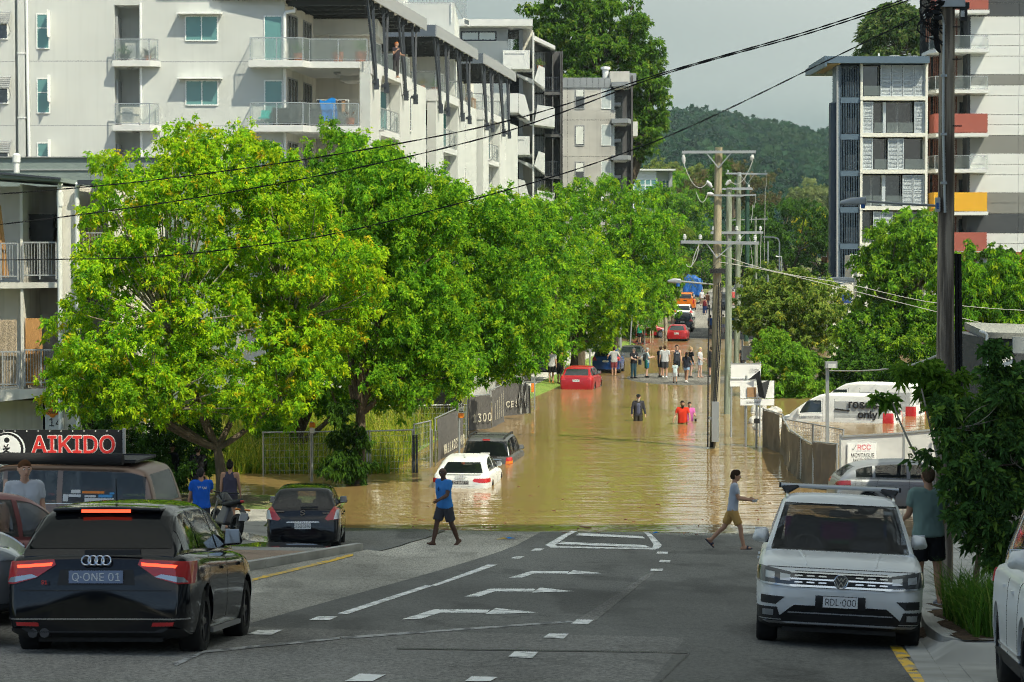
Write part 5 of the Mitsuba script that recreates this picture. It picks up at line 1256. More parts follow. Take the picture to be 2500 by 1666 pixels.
def seats(key,P0,c,xf=.05,mt='m_leather'):
 kz=min(1.0,(c.H-.09)/1.42); P=lambda m:P0(m.scale([1,1,kz]))
 for x,ys in ((xf,(-.37,.37)),(xf-.85,(-.4,.4))):
  for y in ys:
   k=part(key,'seat',P(MF.batch_hull([MF.sphere(.07,10).translate([x+dx,y+dy,z]) for dx,dy,z in ((.05,-.19,.55),(.05,.19,.55),(-.12,-.17,1.08),(-.12,.17,1.08))])),mt,40)
   part(k,'headrest',P(MF.batch_hull([MF.sphere(.05,10).translate([x-.15+dx,y+dy,z]) for dx,dy,z in ((0,-.11,1.19),(0,.11,1.19),(-.02,-.1,1.34),(-.02,.1,1.34))])),mt,40)
HATCH=dict(top=[(-.5,.62),(-.47,.665),(-.3,.675),(0,.655),(.18,.645),(.25,.63),(.38,.575),(.46,.50),(.5,.42)],plan=[(-.5,.84),(-.487,.91),(-.45,.965),(-.32,1),(.3,1),(.42,.955),(.475,.86),(.5,.70)],
   gh=[(-.482,.66),(-.45,.745),(-.405,.86),(-.36,.945),(-.33,.97),(-.22,.992),(-.02,1.0),(.06,.985),(.26,.65)])
SUV=dict(top=[(-.5,.58),(-.475,.625),(-.3,.64),(0,.63),(.2,.62),(.26,.61),(.40,.57),(.465,.52),(.5,.44)],plan=[(-.5,.86),(-.487,.92),(-.45,.97),(-.32,1),(.32,1),(.43,.965),(.478,.89),(.5,.76)],
  gh=[(-.48,.63),(-.455,.76),(-.425,.90),(-.39,.965),(-.25,.995),(0,1.0),(.07,.985),(.26,.63)])
SEDAN=dict(top=[(-.5,.60),(-.47,.655),(-.40,.67),(-.3,.67),(0,.65),(.2,.635),(.25,.62),(.38,.565),(.46,.49),(.5,.42)],plan=[(-.5,.80),(-.487,.88),(-.45,.95),(-.32,1),(.3,1),(.42,.955),(.475,.86),(.5,.70)],
   gh=[(-.41,.67),(-.33,.80),(-.26,.905),(-.18,.965),(-.08,.995),(.0,1.0),(.06,.985),(.25,.64)])
REAR_H=[(.2,.06),(.35,.0),(.55,.02),(.75,.05),(.95,.09)]
REAR_S=[(.2,.05),(.4,.0),(.6,.015),(.85,.05),(1.05,.09)]
FRONT_=[(.2,.10),(.35,.02),(.55,.0),(.75,.05),(.95,.14)]
def side_wins(c,pillars,z0=.02,top=.06,fr=.10,rr=.10):
 """Side windows between pillars (fractions of the length), following belt and roof."""
 out=[]
 for a,b in pillars:
  xa,xb=a*c.L,b*c.L
  lo=lambda x:float(c.top(x))+z0
  hi=lambda x:float(c.gh(x))-top
  n=np.linspace(xa,xb,7)
  up=[(x,hi(x)) for x in n if hi(x)>lo(x)+.03]
  out.append([(x,lo(x)) for x in n]+up[::-1])
 return out
# ---------------------------------------------------------------- the vehicles, nearest first
GZ=lambda x,y:float(g(x,y,walk=False))
def car_at(px,Y,dz=0.0,base=None):
 p=at(px,900,Y); return np.array([p[0],p[1],(GZ(p[0],p[1]) if base is None else base)+dz])
SL=math.degrees(math.atan(.0886))
def hubs_rear(c):return None
# -- black hatchback waiting at the left
c=Car(3.95,1.76,1.44,**HATCH,rear=REAR_H,front=FRONT_,wr=.315,tum=.42,gw=.86)
k=thing('car','black hatchback with glowing brake lights waiting on the road at the lower left','car')
def glow(k,v=(.55,.035,.012)):
 scene[k]['emitter']={'type':'area','radiance':{'type':'rgb','value':list(v)}}       # the brake lights are on
def a1_extra(key,P,put_,c):
 xr=-c.L/2
 sp=MF.batch_hull([MF.sphere(.02,8).translate([x,y,z]) for x,y,z in ((xr+.66,-.50,1.38),(xr+.66,.50,1.38),(xr+.47,-.49,1.37),(xr+.47,.49,1.37),(xr+.45,0,1.385),(xr+.66,0,1.405))])
 s=put_('spoiler',sp,'m_paint_black')
 glow(part(s,'brake_light',P(M().box(xr+.425,xr+.455,-.23,.23,1.345,1.375)),'m_brake_glow'))
 put_('wiper',M().beam([xr+.115,.12,.985],[xr+.10,-.40,.99],.035,.05),'m_trim')
 put_('emblem',rings(4,.042,.062,[xr+.045,0,.915],np.array([0,-1.0,0]),np.array([-.98,0,.2])),'m_chrome',40)
 for y in (.47,.58):put_('exhaust_pipe',M().tube([[xr+.02,y,.255],[xr+.25,y,.255]],.045,12),'m_rim_dark',40)
 for sg in (-1,1):put_('side_skirt',M().box(-.75,.78,sg*.80,sg*.872,.19,.235),'m_rim')
 for sg in (-1,1):   # lit strip inside each tail light
  tl=c.shell(.016) ^ prism_([(sg*.42,.865),(sg*.73,.845),(sg*.745,.872),(sg*.41,.895)],'x',-4,xr+.5)
  glow(put_('light_strip',tl,'m_brake_glow'))
 put_('badge',text_on('S1',.035,[xr-.008,.50,.70],[0,-1,0],[-1,0,0],.004,True),'m_sign_red')
mat('brake_glow',(.80,.05,.03),.3)
for_glow={'type':'rgb','value':[2.2,.16,.05]}
cx_=at(290,1500,24.9); pos=np.array([cx_[0],26.3,0]); pos[2]=GZ(pos[0],26.3)-.05
car(k,c,pos,86.4,'black',SL,-.4,1.06,side_wins(c,[(-.40,-.235),(-.22,.005),(.025,.20)],.03,.075),
 [(-.66,1.02),(.66,1.02),(.665,1.05),(.60,1.315),(-.60,1.315),(-.665,1.05)],[(-.7,.98),(.7,.98),(.58,1.35),(-.58,1.35)],False,'m_privacy_glass',
 [('tail_light','rear2',[(.38,.875),(.40,.925),(.80,.905),(.86,.90),(.86,.70),(.76,.70),(.56,.755)],'m_tail',.012),('tail_light_lens','rear2',[(.54,.765),(.76,.715),(.84,.715),(.80,.76),(.60,.79)],'m_lamp',.015),
 ('reflector','rear2',[(.52,.315),(.72,.32),(.73,.355),(.53,.35)],'m_tail',.012),('diffuser','rear',[(-.84,.16),(.84,.16),(.80,.29),(.62,.30),(.55,.27),(-.55,.27),(-.62,.30),(-.80,.29)],'m_trim',.010),('bumper_line','rear',[(-.84,.375),(.84,.375),(.84,.388),(-.84,.388)],'m_chrome',.006),
 ('hatch_seam','rear',[(-.70,.635),(.70,.635),(.70,.645),(-.70,.645)],'m_black',.003),('plate_recess','rear',[(-.36,.69),(.36,.69),(.34,.83),(-.34,.83)],'m_trim',.004)],
 [('rear','Q·ONE 01',.765,'m_plate_blue','m_plate',.50,.115)],[(-.05,.30,.0,.92),(-1.1,.55,-.86,.93),(.95,.35,.98,.88)],[(-.25,.80),(.72,.80)],rimm='m_rim_dark',extra=a1_extra,antenna=(-1.1,),mirror_mat='blue' if False else 'black')
# -- white suv facing the camera at the right
c=Car(4.49,1.84,1.66,**SUV,rear=REAR_S,front=[(.2,.16),(.32,.05),(.48,.0),(.66,.015),(.85,.06),(1.0,.16)],wr=.345,tum=.33,gw=.905)
k=thing('car','white suv with roof bars parked facing the camera at the right kerb','car')
def tig_extra(key,P,put_,c):
 xf=c.L/2
 q=lambda x0:(c.shell(.0) ^ prism_([(-.04,.70),(.04,.70),(.04,.76),(-.04,.76)],'x',0,4)).bounding_box()[3]
 x=q(0)+.02
 for z,h in ((.815,.016),(.745,.018),(.672,.022)):
  put_('grille_bar',c.shell(.020) ^ prism_([(-.54,z-h/2),(.54,z-h/2),(.56,z+h/2),(-.56,z+h/2)],'x',xf-.6,4),'m_chrome')
 for z in (.78,.71):
  for y in (-.46,-.33,-.2,.2,.33,.46):put_('grille_tab',c.shell(.016) ^ prism_([(y-.045,z-.006),(y+.045,z-.006),(y+.04,z+.008),(y-.04,z+.008)],'x',xf-.6,4),'m_chrome')
 em=put_('emblem',M().mesh(MF.cylinder(.02,.078,.078,28).rotate([0,90,0]).translate([x-.005,0,.735])),'m_lamp_dark',30)
 part(em,'ring',P(rings(1,.072,0,[x+.016,0,.735],np.array([0,1.0,0]),np.array([1.0,0,0]),.008)),'m_chrome',40)
 vw=M()
 for a,b in (((-.045,.045),(-.016,.004)),((-.016,.004),(0,.02) if False else (.0,.042)),((.016,.004),(.0,.042)),((.045,.045),(.016,.004)),((-.062,.02),(-.028,-.058)),((-.028,-.058),(0,-.005)),((0,-.005),(.028,-.058)),((.028,-.058),(.062,.02))):
  vw.beam([x+.018,a[0],.735+a[1]],[x+.018,b[0],.735+b[1]],.013,.010)
 part(em,'letters',P(vw),'m_chrome')
 for sg in (-1,1):
  put_('roof_rail',M().tube([[-1.55,sg*.60,1.60],[-1.4,sg*.61,1.665],[.1,sg*.62,1.665],[.35,sg*.61,1.60]],.02,8),'m_chrome',40)
 for xx in (-.15,-1.15):
  b_=put_('roof_bar',M().tube([[xx,-.70,1.745],[xx,.70,1.745]],.026,10),'m_galv',40)
  for sg in (-1,1):
   part(b_,'foot',P(MF.batch_hull([MF.sphere(.02,8).translate([xx+dx,sg*y,z]) for dx,y,z in ((-.08,.62,1.66),(.08,.62,1.66),(-.04,.50,1.735),(.04,.50,1.735),(-.05,.66,1.72),(.05,.66,1.72))])),'m_trim',40)
   part(b_,'cap',P(M().box(xx-.03,xx+.03,sg*.69,sg*.715,1.717,1.773)),'m_trim')
 put_('steering_wheel',M().tube([np.array([.55,-.37,1.02])+.18*(math.cos(t)*np.array([0,1,0])+math.sin(t)*np.array([-.4,0,.9])) for t in np.linspace(0,6.283,24)],.016,6,False),'m_leather',40)
 put_('dashboard',MF.batch_hull([MF.sphere(.05,8).translate([x_,y,z]) for x_,y,z in ((.62,-.66,.97),(.62,.66,.97),(1.0,-.66,.99),(1.0,.66,.99),(.62,-.66,.8),(.62,.66,.8))]),'m_leather',40)
 put_('rear_view_mirror',MF.batch_hull([MF.sphere(.02,8).translate([.42,y,z]) for y,z in ((-.11,1.42),(.11,1.42),(-.1,1.46),(.1,1.46))]),'m_trim',40)
 put_('sun_shade',M().box(-1.45,-1.44,-.62,.62,1.05,1.36),'m_shade')
 put_('sticker',M().box(.36,.365,.50,.60,1.45,1.49),'m_plate')
scene['m_shade']={'type':'principledthin','roughness':.4,'diff_trans':1.7,'base_color':proc(lambda p,n,uv:mix(mix((.05,.25,.62),(.55,.14,.55),smoothstep(.35,.7,noise(p.x*3,p.y*3,p.z*3))),(.12,.55,.35),smoothstep(.55,.8,noise(p.x*2+4,p.y*2,p.z*5))))}
pos=at(2037,1400,29.4); pos[2]=(GZ(pos[0],pos[1])+GZ(pos[0]-.5,pos[1]))/2-.01
TG=dict(roll=2.2)
# roll: the car leans towards the kerb, which is its own left as it faces us
car(k,c,pos,HEAD+180+.6,'white',-SL,-2.2,1.0,side_wins(c,[(-.43,-.29),(-.275,-.03),(-.01,.20)],.03,.085),
 [(-.66,1.06),(.66,1.06),(.58,1.5),(-.58,1.5)],[(-.77,1.00),(-.77,1.06),(-.635,1.555),(.635,1.555),(.77,1.06),(.77,1.00),(.5,1.0),(0,.99),(-.5,1.0)],True,'m_tint',
 [('headlight','front2',[(.47,.80),(.86,.87),(.95,.86),(.95,.73),(.86,.69),(.49,.665),(.45,.70)],'m_lamp_dark',.014),('headlight_lens','front2',[(.55,.72),(.66,.725),(.66,.80),(.55,.785)],'m_lamp',.018),('headlight_lens','front2',[(.72,.735),(.82,.745),(.82,.82),(.72,.805)],'m_lamp',.018),('light_strip','front2',[(.47,.672),(.86,.70),(.93,.725),(.93,.71),(.86,.68),(.48,.652)],'m_lamp',.018),
 ('grille','front',[(-.48,.655),(.48,.655),(.50,.83),(-.50,.83)],'m_black',.011),('lower_grille','front',[(-.62,.275),(.62,.275),(.66,.33),(.50,.46),(-.50,.46),(-.66,.33)],'m_black',.010),('grille_bar','front',[(-.57,.372),(.57,.372),(.56,.385),(-.56,.385)],'m_grey_metal',.014),
 ('air_intake','front2',[(.60,.545),(.86,.555),(.86,.47),(.70,.46)],'m_trim',.010),('fog_light_surround','front2',[(.68,.43),(.90,.43),(.90,.30),(.64,.30)],'m_trim',.008),('fog_light','front2',[(.72,.40),(.84,.40),(.84,.335),(.72,.335)],'m_lamp',.014),
 ('bumper_trim','front',[(-.95,.15),(.95,.15),(.95,.285),(-.95,.285)],'m_trim',.007),('skid_strip','front',[(-.78,.245),(.78,.245),(.84,.275),(-.84,.275)],'m_grey_metal',.013),('plate_holder','front',[(-.27,.435),(.27,.435),(.27,.575),(-.27,.575)],'m_trim',.020),
 ('bonnet_seam','front',[(-.80,.86),(.8,.86),(.8,.866),(-.8,.866)],'m_black',.003),('bonnet_crease','top',[(1.28,.44),(2.02,.37),(2.02,.385),(1.28,.46)],'m_paint_white',.010),('bonnet_crease','top',[(1.28,-.44),(2.02,-.37),(2.02,-.385),(1.28,-.46)],'m_paint_white',.010),('side_trim','side',[(-2.2,.17),(2.2,.17),(2.2,.27),(1.0,.30),(-1.0,.30),(-2.2,.27)],'m_trim',.007)],
 [('front','RDL·000',.510,'m_plate','m_plate_ink',.375,.118)],[(.92,.4,1.0,1.0),(-.1,.35,-.1,1.0)],[(-.45,.92),(.45,.9)],extra=tig_extra,wheel_w=.235)
seats(k,lambda m:place(m,pos,HEAD+180.6,1.0,-2.2,-SL),c,.12)
# -- white suv cut by the right edge
c=Car(4.6,1.86,1.68,**SUV,rear=REAR_S,front=FRONT_,wr=.35)
k=thing('car','white suv cut off by the right edge of the picture','car')
pos=np.array([5.05,20.75,0]); pos[2]=GZ(5.0,20.6)+.03
car(k,c,pos,HEAD+180,'white',-SL,0,1.0,side_wins(c,[(-.43,-.29),(-.275,-.03),(-.01,.20)],.03,.085),None,[(-.77,1.02),(-.63,1.55),(.63,1.55),(.77,1.02)],True,'m_tint',
 [('side_trim','side',[(-2.3,.17),(2.3,.17),(2.3,.28),(1.0,.36),(-1.0,.36),(-2.3,.28)],'m_trim',.007),('tail_light','rear2',[(.5,.9),(.95,.9),(.95,1.02),(.5,1.0)],'m_tail',.012),('chrome_strip','side',[(-1.0,.40),(1.0,.40),(1.0,.425),(-1.0,.425)],'m_chrome',.012)],[],[(.92,.4,1.0,1.0),(-.1,.35,-.1,1.0)],[(-.45,.92),(.45,.9)])
# -- maroon hatchback and silver car at the left edge
c=Car(4.2,1.78,1.50,**HATCH,rear=REAR_H,front=FRONT_,wr=.32)
k=thing('car','maroon hatchback partly hidden behind the black hatchback at the left edge','car')
pos=at(20,1300,28.6); pos[2]=GZ(*pos[:2])+.0; pos[0] -= .55
car(k,c,pos,62,'maroon',SL,0,1.0,side_wins(c,[(-.42,-.24),(-.22,.0),(.02,.20)],.03,.075),[(-.62,1.06),(.62,1.06),(.56,1.37),(-.56,1.37)],[(-.7,1.0),(.7,1.0),(.6,1.4),(-.6,1.4)],True,'m_tint',
 [('tail_light','rear2',[(.58,.98),(.86,.98),(.90,.75),(.66,.78)],'m_tail',.012)],[('rear','',.75,'m_plate','m_plate_ink',.37,.12)],[(-.05,.3,0,.95),(-1.1,.5,-.9,.95)],[(-.3,.82),(.7,.82)])
c=Car(4.4,1.80,1.55,**SUV,rear=REAR_S,front=FRONT_,wr=.335)
k=thing('car','silver grey car whose front corner and wheel show at the left edge','car')
pos=at(0,1450,25.6); pos[0] -= 1.93; pos[2]=GZ(pos[0],pos[1])+.06
car(k,c,pos,12,'grey',0,0,1.0,side_wins(c,[(-.42,-.24),(-.22,.0),(.02,.20)],.03,.08),None,[(-.7,1.0),(.7,1.0),(.6,1.4),(-.6,1.4)],False,'m_dark_glass',[('headlight','front2',[(.48,.72),(.9,.74),(.9,.90),(.55,.84)],'m_lamp',.012),('bumper_trim','front',[(-.9,.15),(.9,.15),(.9,.30),(-.9,.30)],'m_trim',.006)])
# -- bronze four wheel drive seen from the side
c=Car(4.9,1.94,1.86,top=[(-.5,.58),(-.48,.62),(-.3,.635),(0,.63),(.2,.62),(.26,.61),(.40,.585),(.465,.55),(.5,.48)],plan=[(-.5,.90),(-.49,.94),(-.46,.975),(-.35,1),(.35,1),(.44,.97),(.48,.91),(.5,.8)],
  gh=[(-.488,.63),(-.472,.76),(-.455,.88),(-.43,.955),(-.35,.99),(0,1.0),(.09,.985),(.25,.62)],rear=REAR_S,front=FRONT_,wr=.39,tum=.2,gw=.95)
k=thing('car','bronze four wheel drive wagon with rolled black awning on its roof and window stickers','car')
def lc_extra(key,P,put_,c):
 aw=put_('awning_roll',M().tube([[-1.75,.92,1.98],[-1.2,.92,1.985],[.2,.92,1.985],[1.75,.92,1.98]],[.10,.105,.105,.105],10),'m_awning',40)
 put_('awning_cap',M().tube([[1.75,.92,1.98],[1.80,.92,1.98]],.12,10),'m_trim',40)
 part(aw,'tag',P(M().box(1.20,1.55,1.022,1.03,1.93,2.03)),'m_plate')
 put(num(aw+'__lettering'),P(text_on('XTM',.062,[1.50,1.031,1.95],[-1,0,0],[0,1,0],.004,True)),'m_black')
 rk=put_('roof_rack',M().box(-1.9,1.0,-.68,.68,1.90,1.935).beam([-1.9,.62,1.93],[1.0,.62,1.93],.05).beam([-1.9,-.62,1.93],[1.0,-.62,1.93],.05),'m_trim')
 put_('vent_grille',c.shell(.012) ^ prism_([(-1.95,1.22),(-1.70,1.22),(-1.72,1.29),(-1.93,1.29)],'y',.4,3),'m_trim')
 q=np.random.default_rng(3)
 rects=[(-1.58,-1.05,1.235,1.30,'m_plate'),(-1.02,-.80,1.24,1.30,'m_plate_ink'),(-.98,-.76,1.315,1.36,'m_plate'),(-1.55,-1.30,1.315,1.36,'m_stick_blue'),(-1.25,-1.05,1.315,1.35,'m_plate'),(-1.40,-1.0,1.38,1.42,'m_sign_orange'),(-.97,-.80,1.38,1.44,'m_plate'),(-.75,-.66,1.24,1.36,'m_plate'),(-1.58,-1.50,1.37,1.40,'m_stick_blue')]
 sw=c.upper(.010,0.)
 for a,b,z0,z1,mt in rects:put_('sticker',sw ^ prism_([(a,z0),(b,z0),(b,z1),(a,z1)],'y',.3,3),mt)
mat('awning',(.022,.022,.024),.85,.2); mat('stick_blue',(.06,.30,.60),.5)
pos=at(105,1250,45.0); pos[2]=GZ(*pos[:2])-.02; LCP=pos.copy()
lw=side_wins(c,[(-.435,-.13),(-.11,.075),(.09,.20)],.03,.095)
car(k,c,pos,172.5,'bronze',0,0,1.0,lw,[(-.72,1.17),(.72,1.17),(.70,1.25),(.64,1.70),(-.64,1.70),(-.70,1.25)],[(-.8,1.18),(.8,1.18),(.7,1.70),(-.7,1.70)],True,'m_tint',
 [('tail_light','rear2',[(.72,.75),(.97,.75),(.97,1.10),(.78,1.10)],'m_tail',.012),('belt_strip','side',[(-2.2,1.195),(1.1,1.185),(1.1,1.198),(-2.2,1.208)],'m_chrome',.010)],[],[(-.6,.6,-.55,1.2),(.38,.6,.38,1.2)],[(-.3,1.05),(.75,1.05)],extra=lc_extra,antenna=None)
seats(k,lambda m:place(m,LCP,172.5,1.0,0,0),c,.35)
# -- dark blue-black small hatchback in the bay
c=Car(3.85,1.70,1.50,**HATCH,rear=REAR_H,front=FRONT_,wr=.30,tum=.36)
k=thing('car','small black hatchback with white number plate parked in the bay at the water edge','car')
def sw_extra(key,P,put_,c):
 xr=-c.L/2
 put_('wiper',M().beam([xr+.12,.05,1.03],[xr+.11,-.34,1.04],.03,.04),'m_trim')
 e=M()
 for a,b in (((.055,.02),(-.02,.06)),((-.02,.06),(-.055,.025)),((.055,.02),(-.055,-.02)),((.055,-.025),(.02,-.06)),((.02,-.06),(-.055,-.02))):e.beam([xr+.035,a[0],.92+a[1]],[xr+.035,b[0],.92+b[1]],.014,.012)
 put_('emblem',e,'m_chrome')
 put_('badge',M().box(xr+.04,xr+.05,.42,.60,.935,.955),'m_chrome')
 put_('badge',M().box(xr+.04,xr+.05,-.60,-.44,.90,.92),'m_chrome')
p2=at(737,1300,57.4); pos=np.array([p2[0],p2[1]+1.5,0]); pos[2]=GZ(pos[0],58.2)-.12
car(k,c,pos,91.5,'black',3,0,1.0,side_wins(c,[(-.40,-.26),(-.24,.0),(.02,.20)],.03,.08),[(-.60,1.04),(.60,1.04),(.60,1.10),(.53,1.40),(-.53,1.40),(-.60,1.10)],[(-.7,1.0),(.7,1.0),(.58,1.4),(-.58,1.4)],True,'m_tint',
 [('tail_light','rear2',[(.50,.78),(.56,.74),(.73,.765),(.90,.78),(.90,1.04),(.70,1.05)],'m_tail',.014),('tail_light_lens','rear2',[(.70,.77),(.90,.78),(.90,.98),(.76,.98)],'m_lamp',.018),('bumper_line','rear',[(-.7,.40),(.7,.40),(.7,.41),(-.7,.41)],'m_black',.004),('hatch_crease','rear',[(-.38,.70),(.38,.70),(.36,.715),(-.36,.715)],'m_chrome',.006),('hatch_seam','rear',[(-.66,.56),(.66,.56),(.66,.568),(-.66,.568)],'m_black',.003)],
 [('rear','630·CH4',.615,'m_plate','m_plate_ink',.37,.13)],[(-.05,.3,0,.95),(-1.05,.5,-.86,.97)],[(-.3,.82),(.7,.82)],rimm='m_rim',extra=sw_extra)
seats(k,lambda m:place(m,pos,91.5,1,0,3),c,.1)
# -- white coupe sunk to its bumper
c=Car(4.63,1.85,1.40,**SEDAN,rear=[(.2,.06),(.4,.0),(.6,.02),(.85,.06),(.95,.10)],front=FRONT_,wr=.33,tum=.42,gw=.90)
k=thing('car','white coupe sunk to its bumper in the brown flood water','car')
def a5_extra(key,P,put_,c):
 xr=-c.L/2
 put_('emblem',rings(4,.05,.075,[xr+.03,0,.86],np.array([0,-1.0,0]),np.array([-.97,0,.24]),.007),'m_chrome',40)
 put_('antenna',MF.batch_hull([MF.sphere(.012,6).translate(p) for p in ((-1.0,0,1.39),(-.85,0,1.385),(-.98,0,1.44))]),'m_paint_white')
p2=at(1122,1190,78.5); pos=np.array([p2[0]+.25,p2[1]+2.25,-.50])
car(k,c,pos,84.3,'white',0,0,1.0,side_wins(c,[(-.31,-.02),(.0,.19)],.03,.07),[(-.60,.93),(.60,.93),(.66,.96),(.52,1.24),(-.52,1.24),(-.66,.96)],[(-.74,.95),(.74,.95),(.56,1.32),(-.56,1.32)],True,'m_tint',
 [('tail_light','rear2',[(.38,.735),(.44,.80),(.80,.81),(.93,.80),(.93,.68),(.60,.675),(.44,.70)],'m_tail',.012),('boot_lip','rear',[(-.62,.905),(.62,.905),(.62,.93),(-.62,.93)],'m_paint_silver',.010),('boot_seam','rear',[(-.46,.555),(.46,.555),(.46,.563),(-.46,.563)],'m_black',.004),('badge','rear',[(-.58,.635),(-.44,.635),(-.44,.65),(-.58,.65)],'m_chrome',.012)],
 [('rear','QW·BMM 79',.685,'m_plate_dark','m_plate',.52,.115)],[(-.1,.3,-.05,.9)],[(-.25,.78)],extra=a5_extra)
seats(k,lambda m:place(m,pos,84.3),c,.0)
# -- grey four wheel drive sunk to its lights
c=Car(4.61,1.84,1.72,top=[(-.5,.58),(-.48,.60),(-.3,.62),(0,.615),(.2,.61),(.26,.60),(.40,.58),(.465,.55),(.5,.48)],plan=[(-.5,.90),(-.49,.94),(-.46,.975),(-.35,1),(.35,1),(.44,.97),(.48,.91),(.5,.8)],
  gh=[(-.482,.61),(-.455,.76),(-.43,.89),(-.40,.955),(-.3,.985),(0,1.0),(.08,.985),(.24,.61)],rear=REAR_S,front=FRONT_,wr=.37,tum=.28,gw=.94)
k=thing('car','grey four wheel drive wagon sunk to its tail lights behind the white coupe','car')
def jp_extra(key,P,put_,c):
 xr=-c.L/2
 for sg in (-1,1):put_('roof_rail',M().tube([[-1.9,sg*.62,1.68],[-1.75,sg*.64,1.755],[.1,sg*.66,1.765],[.35,sg*.64,1.70]],.025,8),'m_trim',40)
 put_('roof_bar',M().beam([-1.5,-.62,1.765],[-1.5,.62,1.765],.05,.03),'m_trim')
 put_('brake_light',M().box(xr+.33,xr+.36,-.13,.13,1.60,1.65),'m_tail')
 put_('wiper',M().beam([xr+.11,.0,1.07],[xr+.10,-.40,1.06],.03,.04),'m_trim')
 put_('cargo_sticker',M().box(xr+.08,xr+.085,-.16,.16,1.13,1.20),'m_plate')
p2=at(1186,1140,87.5); pos=np.array([p2[0]+.25,p2[1]+2.1,-.80])
car(k,c,pos,83.2,'gun',0,0,1.0,side_wins(c,[(-.43,-.25),(-.235,-.02),(.0,.18)],.03,.09),[(-.80,1.06),(.80,1.06),(.79,1.12),(.70,1.575),(-.70,1.575),(-.79,1.12)],None,True,'m_tint',
 [('tail_light','rear2',[(.70,.74),(.98,.74),(.98,1.03),(.73,1.03)],'m_tail',.014),('indicator','rear2',[(.72,.82),(.98,.82),(.98,.91),(.725,.91)],'m_amber',.018),('tail_light_lens','rear2',[(.72,.76),(.98,.76),(.98,.80),(.72,.80)],'m_lamp',.018),('plate_recess','rear',[(-.48,.80),(.48,.80),(.48,.94),(-.48,.94)],'m_trim',.006),('belt_strip','rear',[(-.56,.955),(.50,.955),(.50,.975),(-.56,.975)],'m_chrome',.012)],[],[(-.1,.4,-.1,1.0)],[(-.4,.9),(.6,.9)],extra=jp_extra,mirror_mat='trim')
seats(k,lambda m:place(m,pos,83.2),c,.1)
# -- grey hatchback parked sideways at the right behind the white suv
c=Car(4.37,1.81,1.49,top=[(-.5,.60),(-.475,.655),(-.40,.69),(-.25,.69),(0,.665),(.18,.645),(.26,.62),(.40,.555),(.465,.48),(.5,.40)],plan=HATCH['plan'],gh=[(-.485,.665),(-.44,.77),(-.38,.88),(-.31,.945),(-.2,.985),(-.06,1.0),(.04,.985),(.26,.645)],rear=[(.2,.08),(.4,0),(.6,.03),(.8,.07),(1.0,.10)],front=FRONT_,wr=.325,tum=.36)
k=thing('car','silver grey hatchback parked sideways behind the white suv with roof bars','car')
pos=at(2026,1180,71); pos[0]+=2.18; pos[2]=.03
car(k,c,pos,1.5,'silver',0,0,1.0,side_wins(c,[(-.36,-.255),(-.235,-.035),(-.012,.2)],.03,.075),[(-.6,1.06),(.6,1.06),(.5,1.35),(-.5,1.35)],[(-.7,1.0),(.7,1.0),(.58,1.38),(-.58,1.38)],True,'m_tint',
 [('tail_light','rear2',[(.42,.83),(.95,.86),(.95,1.0),(.62,.95)],'m_tail_dark',.012),('belt_strip','side',[(-1.55,1.035),(1.0,.99),(1.0,1.003),(-1.55,1.048)],'m_chrome',.010),('belt_crease','side',[(-1.9,.86),(1.6,.80),(1.6,.808),(-1.9,.868)],'m_chrome',.005),('sill','side',[(-1.2,.18),(1.2,.18),(1.2,.26),(-1.2,.26)],'m_trim',.006),('fuel_flap','side',[(-1.62,.82),(-1.42,.82),(-1.42,1.0),(-1.62,1.0)],'m_black',.002),('fuel_flap','side',[(-1.61,.83),(-1.43,.83),(-1.43,.99),(-1.61,.99)],'m_paint_silver',.004)],[],[(-.09,.28,-.09,1.02),(-1.08,.62,-.96,1.02),(.92,.35,1.0,.95)],[(-.86,.86),(.15,.84)],rimm='m_rim')
